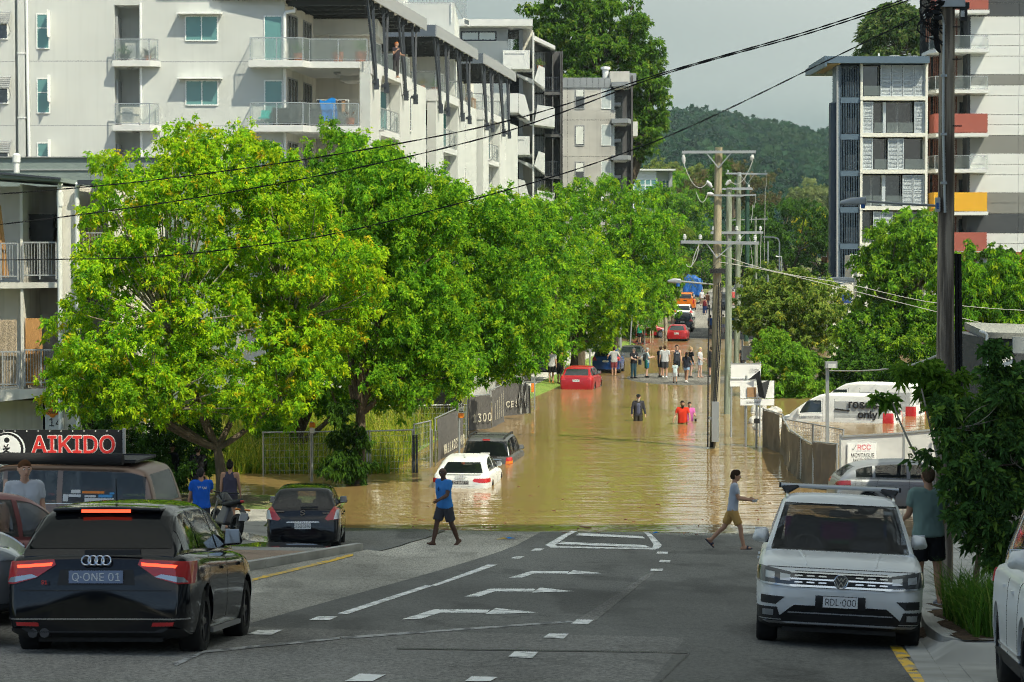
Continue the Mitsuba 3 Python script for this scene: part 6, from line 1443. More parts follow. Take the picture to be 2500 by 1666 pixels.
# -- the two white delivery vans standing in the flood
def van(label,px,wl,Y,ang,H,base,txt):
 c=Car(5.2,1.92,H,top=[(-.5,.60),(-.49,.62),(-.3,.62),(0,.61),(.2,.60),(.3,.57),(.40,.53),(.465,.48),(.5,.38)],plan=[(-.5,.93),(-.493,.96),(-.47,.985),(-.4,1),(.3,1),(.42,.96),(.475,.87),(.5,.74)],
   gh=[(-.494,.62),(-.488,.80),(-.478,.92),(-.455,.975),(-.3,.995),(.02,1.0),(.13,.975),(.22,.86),(.375,.56)],rear=[(.2,.03),(.5,0),(1.0,.015),(1.5,.05),(1.9,.1)],front=FRONT_,wr=.34,tum=.13,gw=.965,crown=.02)
 k=thing('van',label,'van','delivery vans in the flood')
 def ex(key,P,put_,c):
  up=c.upper(.008,.0)
  put_('side_panel',c.shell(.004) ^ prism_([(-2.35,.98),(-2.35,.60*H+.50),(-.0,.60*H+.50),(-.0,.98)],'y',.4,3),'m_van_panel')
  if txt:
   yy=1.0
   for t_,x0,z0,hh,sx in (('roses',-.62,1.42,.34,1.05),('only',-1.05,1.00,.30,1.05)):
    m=text_on(t_,hh,[x0,.955 if t_ == 'only' else .93,z0],[-1,0,0],[0,1,.0],.05,True,sx); put(num(key+'__lettering'),P(m),'m_script')
   put(num(key+'__lettering'),P(text_on('1300 767 376',.10,[1.55,.952,.93],[-1,0,0],[0,1,0],.03)),'m_grey_metal')
   for a,b in (((-.05,1.36),(-.70,1.30)),((-1.9,1.52),(-2.4,1.36))):put(num(key+'__swash'),P(M().beam([a[0],.955,a[1]],[b[0],.955,b[1]],.04,.05)),'m_script')
  for t_,z0 in (('roses',1.40),('only',1.14)):put(num(key+'__lettering'),P(text_on(t_,.20,[-c.L/2-.0,.10 if t_ == 'roses' else .0,z0],[0,-1,0],[-1,0,0],.02,True,.9)),'m_script')
  put_('door_seam',M().box(-c.L/2-.006,-c.L/2+.2,-.006,.006,.5,H-.2),'m_black')
  put_('mirror_arm',M().box(1.5,1.56,.9,1.1,1.1,1.35),'m_paint_van')
 pos=at(px,wl,Y); pos[2]=base
 car(k,c,pos,ang,'van',0,0,1.0,[[(.55,1.16),(1.62,1.10),(1.5,1.22),(1.18,H*.86),(.58,H*.865)]],None,[(-.8,1.15),(.8,1.15),(.75,H*.9),(-.75,H*.9)],False,'m_dark_glass',
  [('tail_light','rear2',[(.83,.78),(.99,.78),(.99,1.22),(.83,1.22)],'m_tail',.014),('rear_glass','rear2',[(.08,1.28),(.78,1.28),(.74,H*.86),(.08,H*.86)],'m_van_panel',.010),('headlight','front2',[(.5,.78),(.92,.80),(.92,1.0),(.62,.98)],'m_lamp',.012),('handle_strip','rear',[(-.30,.86),(.30,.86),(.30,.98),(-.30,.98)],'m_trim',.01)],[],[(.5,.5,.5,H*.9),(-.02,.5,-.02,H*.9)],[(.62,1.02)],extra=ex,mirrors=False)
 return k
mat('van_panel',(.36,.37,.37),.2,.5); mat('script',(.012,.012,.014),.6)
van('nearer white delivery van with roses only lettering, standing in the flood',2048,1035,109.5,159,1.98,-.78,True)
van('farther high roofed white delivery van behind the lettered van',2110,1022,114.2,157,2.22,-.78,False)
# -- vehicles farther along the street
def simple(label,kind,px,Y,ang,col,dims,base=None,decals='rear',txt='',rimm='m_rim',cat='car',dx=0,extra=None):
 A={'hatch':HATCH,'suv':SUV,'sedan':SEDAN}[kind]
 c=Car(*dims,**A,rear=REAR_H,front=FRONT_,wr=.22*dims[2],tum=.34)
 k=thing('car',label,cat); H=dims[2]; W=dims[1]/2
 p=at(px,900,Y); pos=np.array([p[0]+dx,p[1],(GZ(p[0],p[1]) if base is None else base)])
 zb=.68*H
 dec=[('tail_light','rear2',[(W*.62,zb-.20),(W*1.05,zb-.22),(W*1.05,zb+.02),(W*.78,zb+.04)],'m_tail',.014),('bumper_trim','rear',[(-W,.15),(W,.15),(W,.30),(-W,.30)],'m_trim',.007),('headlight','front2',[(W*.5,.42*H),(W*1.02,.43*H),(W*1.02,.54*H),(W*.62,.51*H)],'m_lamp',.012),('grille','front',[(-W*.45,.36*H),(W*.45,.36*H),(W*.5,.46*H),(-W*.5,.46*H)],'m_black',.01)]
 ws={'hatch':[(-.40,-.24),(-.22,.0),(.02,.2)],'suv':[(-.43,-.27),(-.25,-.02),(.0,.2)],'sedan':[(-.29,-.02),(.0,.19)]}[kind]
 rw=[(-W*.70,zb+.04),(W*.70,zb+.04),(W*.62,H*.925),(-W*.62,H*.925)]
 if kind == 'sedan':rw=[(-W*.70,zb+.03),(W*.70,zb+.03),(W*.56,H*.93),(-W*.56,H*.93)]
 car(k,c,pos,ang,col,0,0,1.0,side_wins(c,ws,.03,.07),rw,[(-W*.8,zb),(W*.8,zb),(W*.66,H*.95),(-W*.66,H*.95)],False,'m_dark_glass',dec,[('rear',txt,.52*H,'m_plate','m_plate_ink',.37,.13),('front','',.30*H,'m_plate','m_plate_ink',.37,.12)],[(-.05,.35,0,.62*H)],[(-.3,.57*H),(.6,.57*H)],rimm=rimm,extra=extra)
 return k
simple('red hatchback stranded at the water edge left of the island','hatch',1404,136.2,80.5,'red',(4.36,1.83,1.48),-.30,txt='029·TNZ',dx=.35)
simple('bright blue hatchback parked behind the red hatchback','hatch',1478,153.5,82,'blue',(3.9,1.70,1.52),-.05,txt='975·XGF',dx=.2)
def spare(key,P,put_,c):put_('spare_wheel',M().tube([[-c.L/2-.02,0,.95],[-c.L/2-.24,0,.95]],.36,18),'m_trim',40)
simple('black four wheel drive under the trees left of the red hatchback','suv',1326,150,100,'black',(4.5,1.85,1.85),.1,extra=spare)
simple('dark sedan facing the camera, flooded to its bonnet','sedan',1543,176,HEAD+180,'gun',(4.7,1.80,1.42),-.66)
simple('red sedan at the far water edge','sedan',1646,207,HEAD,'red',(4.6,1.78,1.42),-.10,txt='481·RTX',dx=.3)
simple('dull red car half hidden by the small street tree','hatch',1572,214,8,'red',(4.3,1.78,1.45),-.02)
simple('silver hatchback behind the road sign under the trees','hatch',1532,222,20,'silver',(4.2,1.78,1.48),.25)
simple('black suv parked on the rise beyond the red sedan','suv',1662,223,HEAD,'black',(4.5,1.84,1.66),txt='',dx=.25)
simple('white suv parked ahead of the black suv on the rise','suv',1662,236,HEAD,'white',(4.6,1.84,1.68),dx=.3)
simple('dark parked car at the right of the far road','suv',1760,262,HEAD+180,'gun',(4.5,1.82,1.66))
simple('pale parked car at the right of the far road behind the poles','suv',1818,235,HEAD+180,'white',(4.5,1.82,1.60))
simple('silver car uphill at the right beyond the fourth pole','suv',1806,290,HEAD+180,'silver',(4.5,1.82,1.60))
# orange utility truck with a tray cover
def ute_extra(key,P,put_,c):
 put_('tray',M().box(-2.6,-.75,-.90,.90,.55,1.22),'m_paint_orange'); put_('tray_cover',M().box(-2.58,-.8,-.84,.84,1.22,1.27),'m_trim')
 put_('tail_gate',M().box(-2.64,-2.6,-.78,.78,.68,1.20),'m_paint_orange'); put_('tail_gate_handle',M().box(-2.66,-2.64,-.18,.18,1.0,1.1),'m_trim')
 put_('sports_bar',M().tube([[-.95,-.8,1.25],[-.8,-.7,1.66],[-.8,.7,1.66],[-.95,.8,1.25]],.05,8),'m_trim',40)
 put_('roof_rack',M().box(-.7,.6,-.62,.62,1.84,1.90),'m_trim')
 for sg in (-1,1):put_('tail_lamp',M().box(-2.65,-2.5,sg*.79,sg*.92,.75,1.15),'m_tail')
simple('orange utility truck with black tray cover on the far rise','suv',1668,259,HEAD,'orange',(5.2,1.9,1.84),extra=ute_extra,dx=.3,cat='utility truck')
# truck under a blue tarpaulin
tk=thing('truck','flatbed truck with load under a bright blue tarpaulin','truck')
mat('tarp',stained((.012,.10,.36),.3,1.2),.5,.4)
p2=at(1685,745,277); tz=GZ(p2[0],p2[1]); q_=np.random.default_rng(8)
tp=MF.batch_hull([MF.sphere(.15,10).translate(p) for p in ((-2.3,-1.0,.9),(-2.3,1.0,.9),(-2.2,-.6,2.6),(-2.2,.75,2.75),(-1.9,.1,3.0),(1.6,-1.0,.9),(1.6,1.0,.9),(1.4,-.7,2.5),(1.4,.6,2.7))]).refine_to_length(.16)
v_,f_,_=meshkit.arrays(tp); nrm=trimesh.Trimesh(v_,f_,process=False).vertex_normals
v_=v_+nrm*(.22*(meshkit.fbm(v_*[1.2,2.6,.8],3)[:,None]-.5)+.08*np.sin(v_[:,1:2]*9+v_[:,2:]*1.5))
part(tk,'tarpaulin',place((v_,f_),[p2[0]+.3,p2[1],tz+.1],HEAD),'m_tarp',50)
part(tk,'tray',place(M().box(-2.4,1.8,-1.1,1.1,.75,.92),[p2[0]+.3,p2[1],tz],HEAD),'m_trim')
part(tk,'cab',place(MF.batch_hull([MF.sphere(.12,10).translate(p) for p in ((2.0,-.9,.7),(2.0,.9,.7),(3.5,-.9,.7),(3.5,.9,.7),(2.1,-.8,2.1),(2.1,.8,2.1),(3.0,-.8,2.1),(3.0,.8,2.1))]),[p2[0]+.3,p2[1],tz],HEAD),'m_paint_white',40)
ty,rm=wheel_mesh(.42,.3,6)
for x in (-1.5,2.8):
 for sg in (-1,1):
  k=part(tk,'wheel',place((ty[0]+[x,sg*.95,.42],ty[1]),[p2[0]+.3,p2[1],tz],HEAD),'m_rubber',40); part(k,'rim',place((rm[0]*[1,1 if sg<0 else-1,1]+[x,sg*.95,.42],rm[1]),[p2[0]+.3,p2[1],tz],HEAD),'m_rim')
# ---------------------------------------------------------------- poles, wires, lamps
mat('pole_wood',proc(lambda p,n,uv:mix((.37,.32,.22),(.20,.19,.12),smoothstep(.35,.7,fbm(p.x*14,p.y*14,p.z*.7,4)))*(.85+.3*noise(p.x*40,p.y*40,p.z*2))),.85,.2)
mat('pole_green',proc(lambda p,n,uv:mix((.27,.31,.24),(.15,.17,.12),smoothstep(.35,.7,fbm(p.x*12,p.y*12,p.z*.8,4)))),.85,.2)
mat('pole_dark',proc(lambda p,n,uv:mix((.34,.285,.225),(.10,.082,.066),smoothstep(.32,.68,fbm(p.x*16,p.y*16,p.z*.8,5)))*(.75+.5*noise(p.x*60,p.y*60,p.z*2.5))),.9,.2)
bump('pole_dark',proc(lambda p,n,uv:fbm(p.x*22,p.y*22,p.z*1.2,3)*.02,.004))
mat('pole_teal',(.035,.085,.062),.7,.3)
mat('wire',(.010,.010,.011),.7,.3); mat('wire_pale',(.45,.45,.43),.6,.3); mat('porcelain',(.50,.51,.50),.25,.5); mat('lamp_blue',(.02,.10,.32),.5)
def rot_z(a):return np.array([[math.cos(a),math.sin(a),0],[-math.sin(a),math.cos(a),0],[0,0,1]])
def sagline(pts,r,n=24):
 p=np.asarray(pts,float); k=np.linspace(0,1,len(p)); t=np.linspace(0,1,n)
 return np.stack([PchipInterpolator(k,p[:,i])(t) if len(p)>2 else np.interp(t,k,p[:,i]) for i in range(3)],1)
def wire(label,pts,r=.012,mt='m_wire',n=28,name='overhead_wire',group=None,twist=False):
 k=thing(name,label,'wire',group)
 L=sagline(pts,r,n*(4 if twist else 1))
 if twist:
  m=M(); t=np.linspace(0,len(L)*.55,len(L))[:,None]
  for ph_ in (0,math.pi):m.tube(L+r*.55*np.c_[np.cos(t+ph_)*.3,np.cos(t+ph_)*.3,np.sin(t+ph_)],r*.62,6)
  put(k,m,mt,True)
 else:put(k,M().tube(L,r,6),mt,True)
 return k
def arc(a,b,sag,n=9):
 a,b=np.asarray(a,float),np.asarray(b,float); t=np.linspace(0,1,n)[:,None]
 return a+(b-a)*t-np.array([0,0,sag])*4*t*(1-t)
def pole(label,px,pyb,pyt,Y,r0,r1,mt,lean=0,zb=None):
 k=thing('power_pole',label,'pole',None)
 b,t=at(px,pyb,Y),at(px+lean,pyt,Y)
 if zb is not None:b[2]=zb
 s=np.linspace(0,1,12)[:,None]
 part(k,'post',M().tube(b+(t-b)*s+np.c_[.02*np.sin(s*5),s*0,s*0],r0+(r1-r0)*s[:,0],14),mt,True)
 return k,b,t
def crossarm(k,a,b,th=.11,mt='m_galv',pins=(),brace=None):
 m=M().beam(a,b,th,th)
 c=part(k,'crossarm',m,mt)
 for u in pins:
  p=np.asarray(a)+(np.asarray(b)-a)*u
  part(c,'insulator',M().lathe([(.03,0),(.03,.06),(.075,.07),(.05,.12),(.075,.13),(.05,.18),(.06,.2),(0,.24)],p+[0,0,th/2],10),'m_porcelain')
 if brace is not None:
  for u in (.32,.68):part(c,'brace',M().beam(np.asarray(a)+(np.asarray(b)-a)*u,brace,.04),'m_galv')
 return c
# the main pole in the flood
k1,b1_,t1_=pole('pale timber power pole with two crossarms, nearest of the flooded row',1742,1093,360,94.5,.185,.14,'m_pole_wood',14,-1)
crossarm(k1,at(1665,372,94.2),at(1845,371,94.2),.10,brace=at(1754,410,94.3))
crossarm(k1,at(1662,591,94.2),at(1853,594,94.2),.12,brace=at(1750,630,94.3),pins=(.05,.25,.75,.95))
crossarm(k1,at(1738,477,94.2),at(1815,478,94.2),.07)
for a,b in (((1668,378),(1670,400)),((1838,378),(1834,392)),((1726,442),(1738,458)),((1772,452),(1784,440)),((1726,473),(1742,475))):
 part(k1,'string_insulator',M().tube([at(*a,94.1),(at(*a,94.1)+at(*b,94.1))/2,at(*b,94.1)],[.04,.085,.04],10),'m_porcelain',40)
for a,b,s in (((1669,398),(1727,446),.5),((1838,392),(1780,440),.45),((1700,470),(1728,473),.35),((1706,600),(1688,652),-.1)):
 part(k1,'jumper',M().tube(arc(at(*a,94),at(*b,94),s),.016,6),'m_wire_pale',True)
part(k1,'jumper',M().tube(sagline([at(1706,596,94),at(1700,630,94),at(1684,652,94),at(1676,645,94)],0),.016,6),'m_wire_pale',True)
for dx in (8,12,16):part(k1,'conduit',M().tube([at(1747+dx,690,94.25),at(1744+dx,820,94.2),at(1738+dx*.9,940,94.2),at(1730+dx*.6,1092,94.3)],.022,8),'m_trim',True)
part(k1,'conduit',M().tube([at(1732,745,94.3),at(1729,870,94.3),at(1728,1092,94.3)],.028,8),'m_trim',True)
part(k1,'sheath_box',M().obox(at(1746,1030,94.1),[.13,.13,.75]),'m_galv')
part(k1,'band',M().tube([at(1743,1018,94.5),at(1743,1024,94.5)],.2,14),'m_sign_white')
part(k1,'cable_box',M().obox(at(1752,662,94.2),[.28,.12,.09]),'m_trim')
for i in range(6):
 a_=at(1738+3*i,640+4*i,94.1); part(k1,'service_loop',M().tube(sagline([a_,at(1712+4*i,668+3*i,94),at(1718+2*i,706,94)],0),.012,5),'m_wire',True)
la=part(k1,'lamp_arm',M().tube([at(1740,695,94.3),at(1700,691,93.6),at(1660,687,93.0)],.035,8),'m_galv',True)
part(la,'lamp_head',MF.batch_hull([MF.sphere(.05,8).translate(at(x,y,92.9)) for x,y in ((1660,684),(1660,691),(1644,683),(1632,687))]),'m_galv',40)
part(la,'photocell',M().lathe([(.07,-.12),(.07,0),(0,0)],at(1655,692,92.9),8),'m_lamp_blue')
# poles behind it
k2,b2_,t2_=pole('second pale green timber pole behind the nearest flooded pole',1775,1012,460,114,.17,.13,'m_pole_green',6,-1)
crossarm(k2,at(1735,569,113.8),at(1863,568,113.8),.12,pins=(.05,.5,.95),brace=at(1779,605,113.9))
crossarm(k2,at(1775,460,113.8),at(1836,459,113.8),.05)
k3,b3_,t3_=pole('third pale timber pole, with steel cap, behind the first two',1797,890,430,162,.19,.15,'m_pole_green',8,-1)
part(k3,'cap',M().tube([t3_-[0,0,1.2],t3_+[0,0,.25]],.12,8),'m_galv')
crossarm(k3,at(1740,462,161.6),at(1838,462,161.6),.12,pins=(.1,.9))
k4,b4_,t4_=pole('dark green painted pole behind the timber poles',1822,735,418,205,.20,.17,'m_pole_teal',4,0)
crossarm(k4,at(1772,424,204.6),at(1874,425,204.6),.13,pins=(.05,.95),brace=at(1825,450,204.7))
crossarm(k4,at(1800,478,204.6),at(1846,476,204.6),.12)
part(k4,'transformer',M().lathe([(.0,-.4),(.22,-.4),(.24,.25),(.0,.3)],at(1834,655,204.4),12),'m_galv')
for x0,y0,x1,y1,s in ((1872,430,1868,470,.2),(1868,470,1866,660,.0),(1845,478,1838,500,.6),(1830,580,1838,660,-.3)):
 part(k4,'jumper',M().tube(arc(at(x0,y0,204.4),at(x1,y1,204.4),s),.02,5),'m_wire_pale',True)
k5,b5_,t5_=pole('far slim pole with double crossarms beyond the green pole',1845,700,530,250,.14,.12,'m_pole_green',0,1)
crossarm(k5,at(1770,538,249.6),at(1874,535,249.6),.1)
for i,(x0,y0,x1,y1) in enumerate([(1850,594,1848,650),(1858,570,1856,655),(1812,596,1806,640),(1838,500,1834,545)]):
 part(k5,'hanging_lead',M().tube(arc(at(x0,y0,180),at(x1,y1,180),.1),.02,5),'m_wire_pale',True)
for i,(px,pb,pt,Y,arm) in enumerate([(1903,665,580,260,-40),(1908,692,628,240,-14),(1875,690,590,270,0)]):
 k=thing('street_lamp',['curved arm street lamp standing in front of the dark far trees','short straight lamp post right of the curved arm lamp','thin grey post left of the curved arm lamp'][i],'street lamp')
 p=[at(px,pb,Y),at(px,pt+12,Y)]+([at(px-4,pt+3,Y),at(px-14,pt,Y),at(px+arm,pt-1,Y)] if arm<-20 else [at(px,pt,Y),at(px+arm,pt-2,Y)] if arm else [at(px,pt,Y)])
 part(k,'post',M().tube(p,.07,8),'m_galv',True)
# the near dark timber pole at the right
k6=thing('power_pole','thick dark weathered timber pole near the right edge, crowned with black cables','pole')
Yn=41.0
s=np.linspace(0,1,14)[:,None]; pb_,pt_=at(2304,1440,Yn),at(2313,-60,Yn)
part(k6,'post',M().tube(pb_+(pt_-pb_)*s,(.150-.028*s[:,0]),18),'m_pole_dark',True)
part(k6,'conduit',M().tube([at(2307,520,Yn-.16),at(2303,330,Yn-.16),at(2304,60,Yn-.16),at(2300,42,Yn-.17),at(2296,36,Yn-.2)],.024,8),'m_galv',True)
for y in (185,328,447):part(k6,'clip',M().obox(at(2304,y,Yn-.17),[.05,.03,.02]),'m_galv')
for dx in (0,9):part(k6,'black_conduit',M().tube([at(2334+dx,620,Yn+.05),at(2336+dx,830,Yn+.05),at(2338+dx,1000,Yn+.05)],.03,8),'m_wire',True)
for y,x in ((66,2350),(145,2350),(308,2348)):part(k6,'step_bolt',M().tube([at(2326,y,Yn-.1),at(x,y,Yn-.1)],.012,6),'m_trim',True)
part(k6,'bracket',M().obox(at(2322,8,Yn-.15),[.22,.05,.06]),'m_galv'); part(k6,'strap',M().tube([at(2310,6,Yn),at(2310,16,Yn)],.16,14),'m_lamp_blue')
part(k6,'fuse_box',M().obox(at(2352,32,Yn-.1),[.055,.06,.13]),'m_trim'); part(k6,'fuse_box',M().obox(at(2346,14,Yn-.1),[.13,.05,.05]),'m_trim')
part(k6,'fuse_label',M().obox(at(2350,34,Yn-.17),[.03,.01,.05]),'m_porcelain')
q_=np.random.default_rng(17)
for i in range(13):
 a_=at(2302+q_.uniform(-8,8),5+q_.uniform(-14,20),Yn-.2); c_=at(2262+q_.uniform(-26,18),34+q_.uniform(-34,34),Yn-.35); e_=at(2300,30+q_.uniform(-20,90),Yn-.18)
 part(k6,'cable_loop',M().tube(sagline([a_,c_,e_],0,18),.011,6),'m_wire',True)
for i in range(4):part(k6,'cable_bundle',M().tube(sagline([at(2284+3*i,20,Yn-.2),at(2280+3*i,70,Yn-.2),at(2284+3*i,115,Yn-.19),at(2296,128,Yn-.17)],0,16),.016,6),'m_wire',True)
for x,y in ((2268,36),(2282,30),(2290,44)):part(k6,'connector',M().obox(at(x,y,Yn-.3),[.06,.04,.03]),'m_wire')
lp=part(k6,'lamp_arm',M().tube([at(2290,503,Yn-.1),at(2200,498,Yn-.5),at(2115,492,Yn-.9)],.020,8),'m_galv',True)
part(lp,'lamp_head',MF.batch_hull([MF.sphere(.02,8).translate(at(x,y,Yn-1)) for x,y in ((2112,484),(2112,497),(2078,486),(2076,496),(2054,493),(2054,497))]),'m_galv',40)
part(lp,'photocell',M().lathe([(.03,-.06),(.035,0),(0,0)],at(2107,500,Yn-1),10),'m_lamp_blue')
pl=part(k6,'lamp_box',M().obox(at(2289,500,Yn-.12),[.035,.05,.115]),'m_galv'); part(pl,'sticker',M().obox(at(2289,503,Yn-.175),[.02,.004,.05]),'m_lamp_blue')
# wires from it towards the left foreground
def pxl(Y0,Y1,*q):
 n=len(q); return [at(x,y,Y0+(Y1-Y0)*(q[0][0]-x)/(q[0][0]-q[-1][0])) for x,y in q]
W_='thick black cables sagging across the picture'
wire('uppermost twisted black cable from the top right down to the left edge',pxl(40,47,(2240,-14),(2000,68),(1640,172),(1200,305),(600,411),(200,458),(-300,492)),.0115,group=W_,twist=True,n=60)
wire('second black cable, joining the uppermost one before the fig tree',pxl(40,47,(2240,-8),(2000,74),(1640,176),(1200,332),(600,463),(200,524),(-300,580)),.0115,group=W_,twist=True,n=60)
wire('lowest black cable crossing the big street trees',pxl(40.7,47,(2275,22),(2000,158),(1575,355),(1200,475),(690,592),(250,632),(-300,636)),.011,group=W_,twist=True,n=60)
ww='service wires right of the poles'
for i,(lb,r,q) in enumerate([('pale wire from the flooded pole sagging right behind the timber pole',.014,[(1755,620,94),(1900,665,98),(2060,692,104),(2300,742,112),(2560,760,118)]),('upper wire from the far lamp posts to the right',.012,[(1880,630,200),(2010,680,180),(2120,690,150),(2290,676,130)]),('lower pair wire of the service lines',.014,[(1755,640,94),(1880,662,98),(2000,690,104),(2120,720,108),(2400,790,118)])]):
 wire(lb,[at(*k_) for k_ in q],r,'m_wire_pale' if i != 1 else 'm_wire',group=ww)
wire('white hose like cable from the steel lamp post to the timber pole',[at(2026,905,84),at(2120,905,72),at(2200,896,60),at(2290,868,41.2)],.022,'m_wire_pale')
# steel lamp post beside the vans
k=thing('street_lamp','square steel lamp post with floodlight in front of the white vans','street lamp')
part(k,'post',M().beam([*at(2020,1066,86)[:2],-1],at(2020,885,86),.11),'m_galv')
part(k,'lamp_head',M().obox(at(2029,891,85.8),[.20,.12,.11]),'m_galv'); part(k,'lens',M().obox(at(2031,894,85.66),[.13,.01,.07]),'m_porcelain')
# ---------------------------------------------------------------- signs and hoardings
def board(root,name,px0,py0,px1,py1,Y,th,mt):
 a,b=at(px0,py1,Y),at(px1,py0,Y)
 return part(root,name,M().obox([(a[0]+b[0])/2,Y,(a[2]+b[2])/2],[(b[0]-a[0])/2,th/2,(b[2]-a[2])/2]),mt)
def ink(root,txt,px,py,hpx,Y,mt='m_black',bold=False,sx=1.0,dy=.02):
 put(num(root+'__lettering'),text_on(txt,hpx*Y/F,at(px,py,Y)-[0,dy,0],[1,0,0],[0,-1,0],.006,bold,sx),mt)
ak=thing('shop_sign','black shop sign with red AIKIDO lettering and a white round emblem','sign')
YA2=52.0
fr_=board(ak,'panel',-120,1050,301,1130,YA2,.06,'m_black')
part(ak,'frame',B(Fr((0,YA2),0),(X(298,YA2),X(303,YA2),-.1,.08,Z(1132,YA2),Z(1048,YA2))),'m_grey_metal')
for mt,off,ex in (('m_sign_white',.034,True),('m_sign_red',.05,False)):
 mm=meshkit.text_mesh('AIKIDO',41*YA2/F,1.0,True); v=np.asarray(mm.vertices)
 kx_=(205*YA2/F)/mm.bounds[1][0]; O=at(77,1105.5,YA2)-[0,off,0]
 if ex:
  from shapely import union_all,MultiPolygon
  tri2=[Polygon(v[f][:,:2]) for f in mm.faces if abs(np.cross(v[f][1]-v[f][0],v[f][2]-v[f][0])[2])>1e-9 and v[f][:,2].max()<.5]
  gl_=union_all(tri2).buffer(.012)
  for pg in getattr(gl_,'geoms',[gl_]):part(ak,'letter_outline',M().prism(pg,O,[kx_,0,0],[0,0,1],[0,-1,0],.005),mt)
 else:part(ak,'lettering',(O+v[:,:1]*[kx_,0,0]+v[:,1:2]*[0,0,1]+v[:,2:]*[0,-.005,0],np.asarray(mm.faces)),mt)
for i in range(11):
 part(ak,'rivet',M().obox(at(10+28*i,1052.5,YA2)-[0,.035,0],[.011,.008,.011]),'m_sign_white')
cc_=at(20,1097,YA2)-[0,.036,0]; th=np.linspace(0,2*np.pi,41)[:-1]
part(ak,'emblem_ring',M().prism(Polygon(np.c_[np.cos(th),np.sin(th)]*.36).difference(Polygon(np.c_[np.cos(th)*.345-.02,np.sin(th)*.345])),cc_,[1,0,0],[0,0,1],[0,-1,0],.005),'m_sign_white')
part(ak,'emblem_disc',M().prism(np.c_[np.cos(th),np.sin(th)]*.30,cc_-[.03,0,0],[1,0,0],[0,0,1],[0,-1,0],.006),'m_sign_white')
em_=M().prism(np.c_[np.cos(th),np.sin(th)]*.055,cc_+[-.02,-.008,.19],[1,0,0],[0,0,1],[0,-1,0],.005)
for a,b,w in (((-.06,.08),(-.01,.03),.03),((.03,.11),(.0,.05),.025),((-.08,.0),(.07,.03),.03),((.05,.03),(-.07,-.07),.03),((-.05,-.03),(.06,-.06),.025),((-.1,-.10),(-.02,-.13),.03),((-.02,-.13),(.10,-.12),.035),((-.08,-.06),(-.09,-.14),.03),((.05,-.06),(.02,-.13),.025)):
 em_.beam(cc_+[a[0]-.02,-.010,a[1]],cc_+[b[0]-.02,-.010,b[1]],.008,w)
part(ak,'emblem_glyph',em_,'m_black')
for x in (10,280):part(ak,'post',M().beam([X(x,YA2+.1),YA2+.1,0],at(x,1120,YA2+.1),.08),'m_grey_metal')
def post_sign(label,px,Y,py_top,py_bot,boards,r=.035,lean=0,mt='m_galv',zb=None):
 k=thing('road_sign',label,'sign')
 b=at(px,py_bot,Y)
 if zb is not None:b[2]=zb
 part(k,'post',M().tube([b,at(px+lean,py_top,Y)],r,8),mt,True)
 for (x0,y0,x1,y1,m_) in boards:board(k,'panel',x0,y0,x1,y1,Y-.05,.012,m_)
 return k
k=post_sign('parking sign post reading 2P with an orange plate, beside the flooded cars',1121,82,985,1120,[(1119,985,1132,1008,'m_sign_white'),(1119,1009,1132,1021,'m_sign_orange')],zb=-1)
ink(k,'2P',1120,994,8,81.9,bold=True); ink(k,'14',1122,1001,4,81.9); part(k,'arrow',M().obox(at(1126,1005,81.92),[.07,.004,.014]),'m_black')
k=post_sign('white NO THROUGH ROAD sign leaning under the trees',1574,198,785,860,[(1557,782,1588,801,'m_sign_white')],.05,0,zb=-.5)
for i,(t_,x) in enumerate((('NO',1567),('THROUGH',1559.5),('ROAD',1564))):ink(k,t_,x,787.5+5.8*i,3.6,197.8,'m_black',True)
k=post_sign('bent grey post left of the road sign',1537,196,770,872,[],.06,6,zb=-.5)
k=post_sign('straight grey post beside the flooded dark sedan',1514,188,770,890,[],.13,0,zb=-.5)
k=post_sign('slim grey post by the blue hatchback',1440,160,850,905,[],.06,0,zb=-.3)
k=post_sign('slim steel post with a small orange plate behind the forked street tree',760,81,1030,1180,[(755,1032,770,1044,'m_sign_orange'),(757,1046,768,1058,'m_sign_white')],.05,zb=-.5)
for i,x in enumerate((1588,1594,1619)):
 k=thing('tree_stake',['left timber tree stake below the road sign','middle timber tree stake below the road sign','right timber tree stake near the red sedan'][i],'stake'); put(k,M().beam(at(x,838,197),at(x,808,197),.07),'m_reed_pale')
# builders' boards at the right of the poles
k=thing('signboard','upper white signboard on posts right of the second power pole','sign')
Yq=100.0
board(k,'panel',1784,888,1857,925,Yq,.04,'m_sign_white'); board(k,'panel',1782,926,1852,944,Yq,.04,'m_sign_white'); ink(k,'RCC',1814,939,6,Yq-.03,'m_lamp_blue',True); ink(k,'SITE ENTRY',1830,904,3,Yq-.03); ink(k,'CALL OFFICE',1830,909,3,Yq-.03)
for x in (1786,1820,1856):part(k,'post',M().tube([[X(x,Yq+.05),Yq+.05,-1],at(x,884,Yq+.05)],.035,8),'m_galv')
part(k,'frame',M().beam(at(1783,926,Yq-.03),at(1856,926,Yq-.03),.05).beam(at(1783,888,Yq-.03),at(1857,888,Yq-.03),.03),'m_galv')
k=thing('signboard','lower white signboard standing in the water with a torn black sheet','sign')
Yq2=95.0
board(k,'panel',1807,930,1890,972,Yq2+.05,.03,'m_sign_white'); board(k,'panel',1807,974,1890,990,Yq2,.04,'m_sign_white')
mat('carton',(.33,.20,.11),.9,.1); board(k,'picture_panel',1824,946,1846,970,Yq2-.02,.03,'m_carton'); ink(k,'ESTATE AGENT',1822,984,3.4,Yq2-.03)
for x in (1822,1848):part(k,'post',M().tube([[X(x,Yq2+.1),Yq2+.1,-1],at(x,918,Yq2+.1)],.045,8),'m_galv')
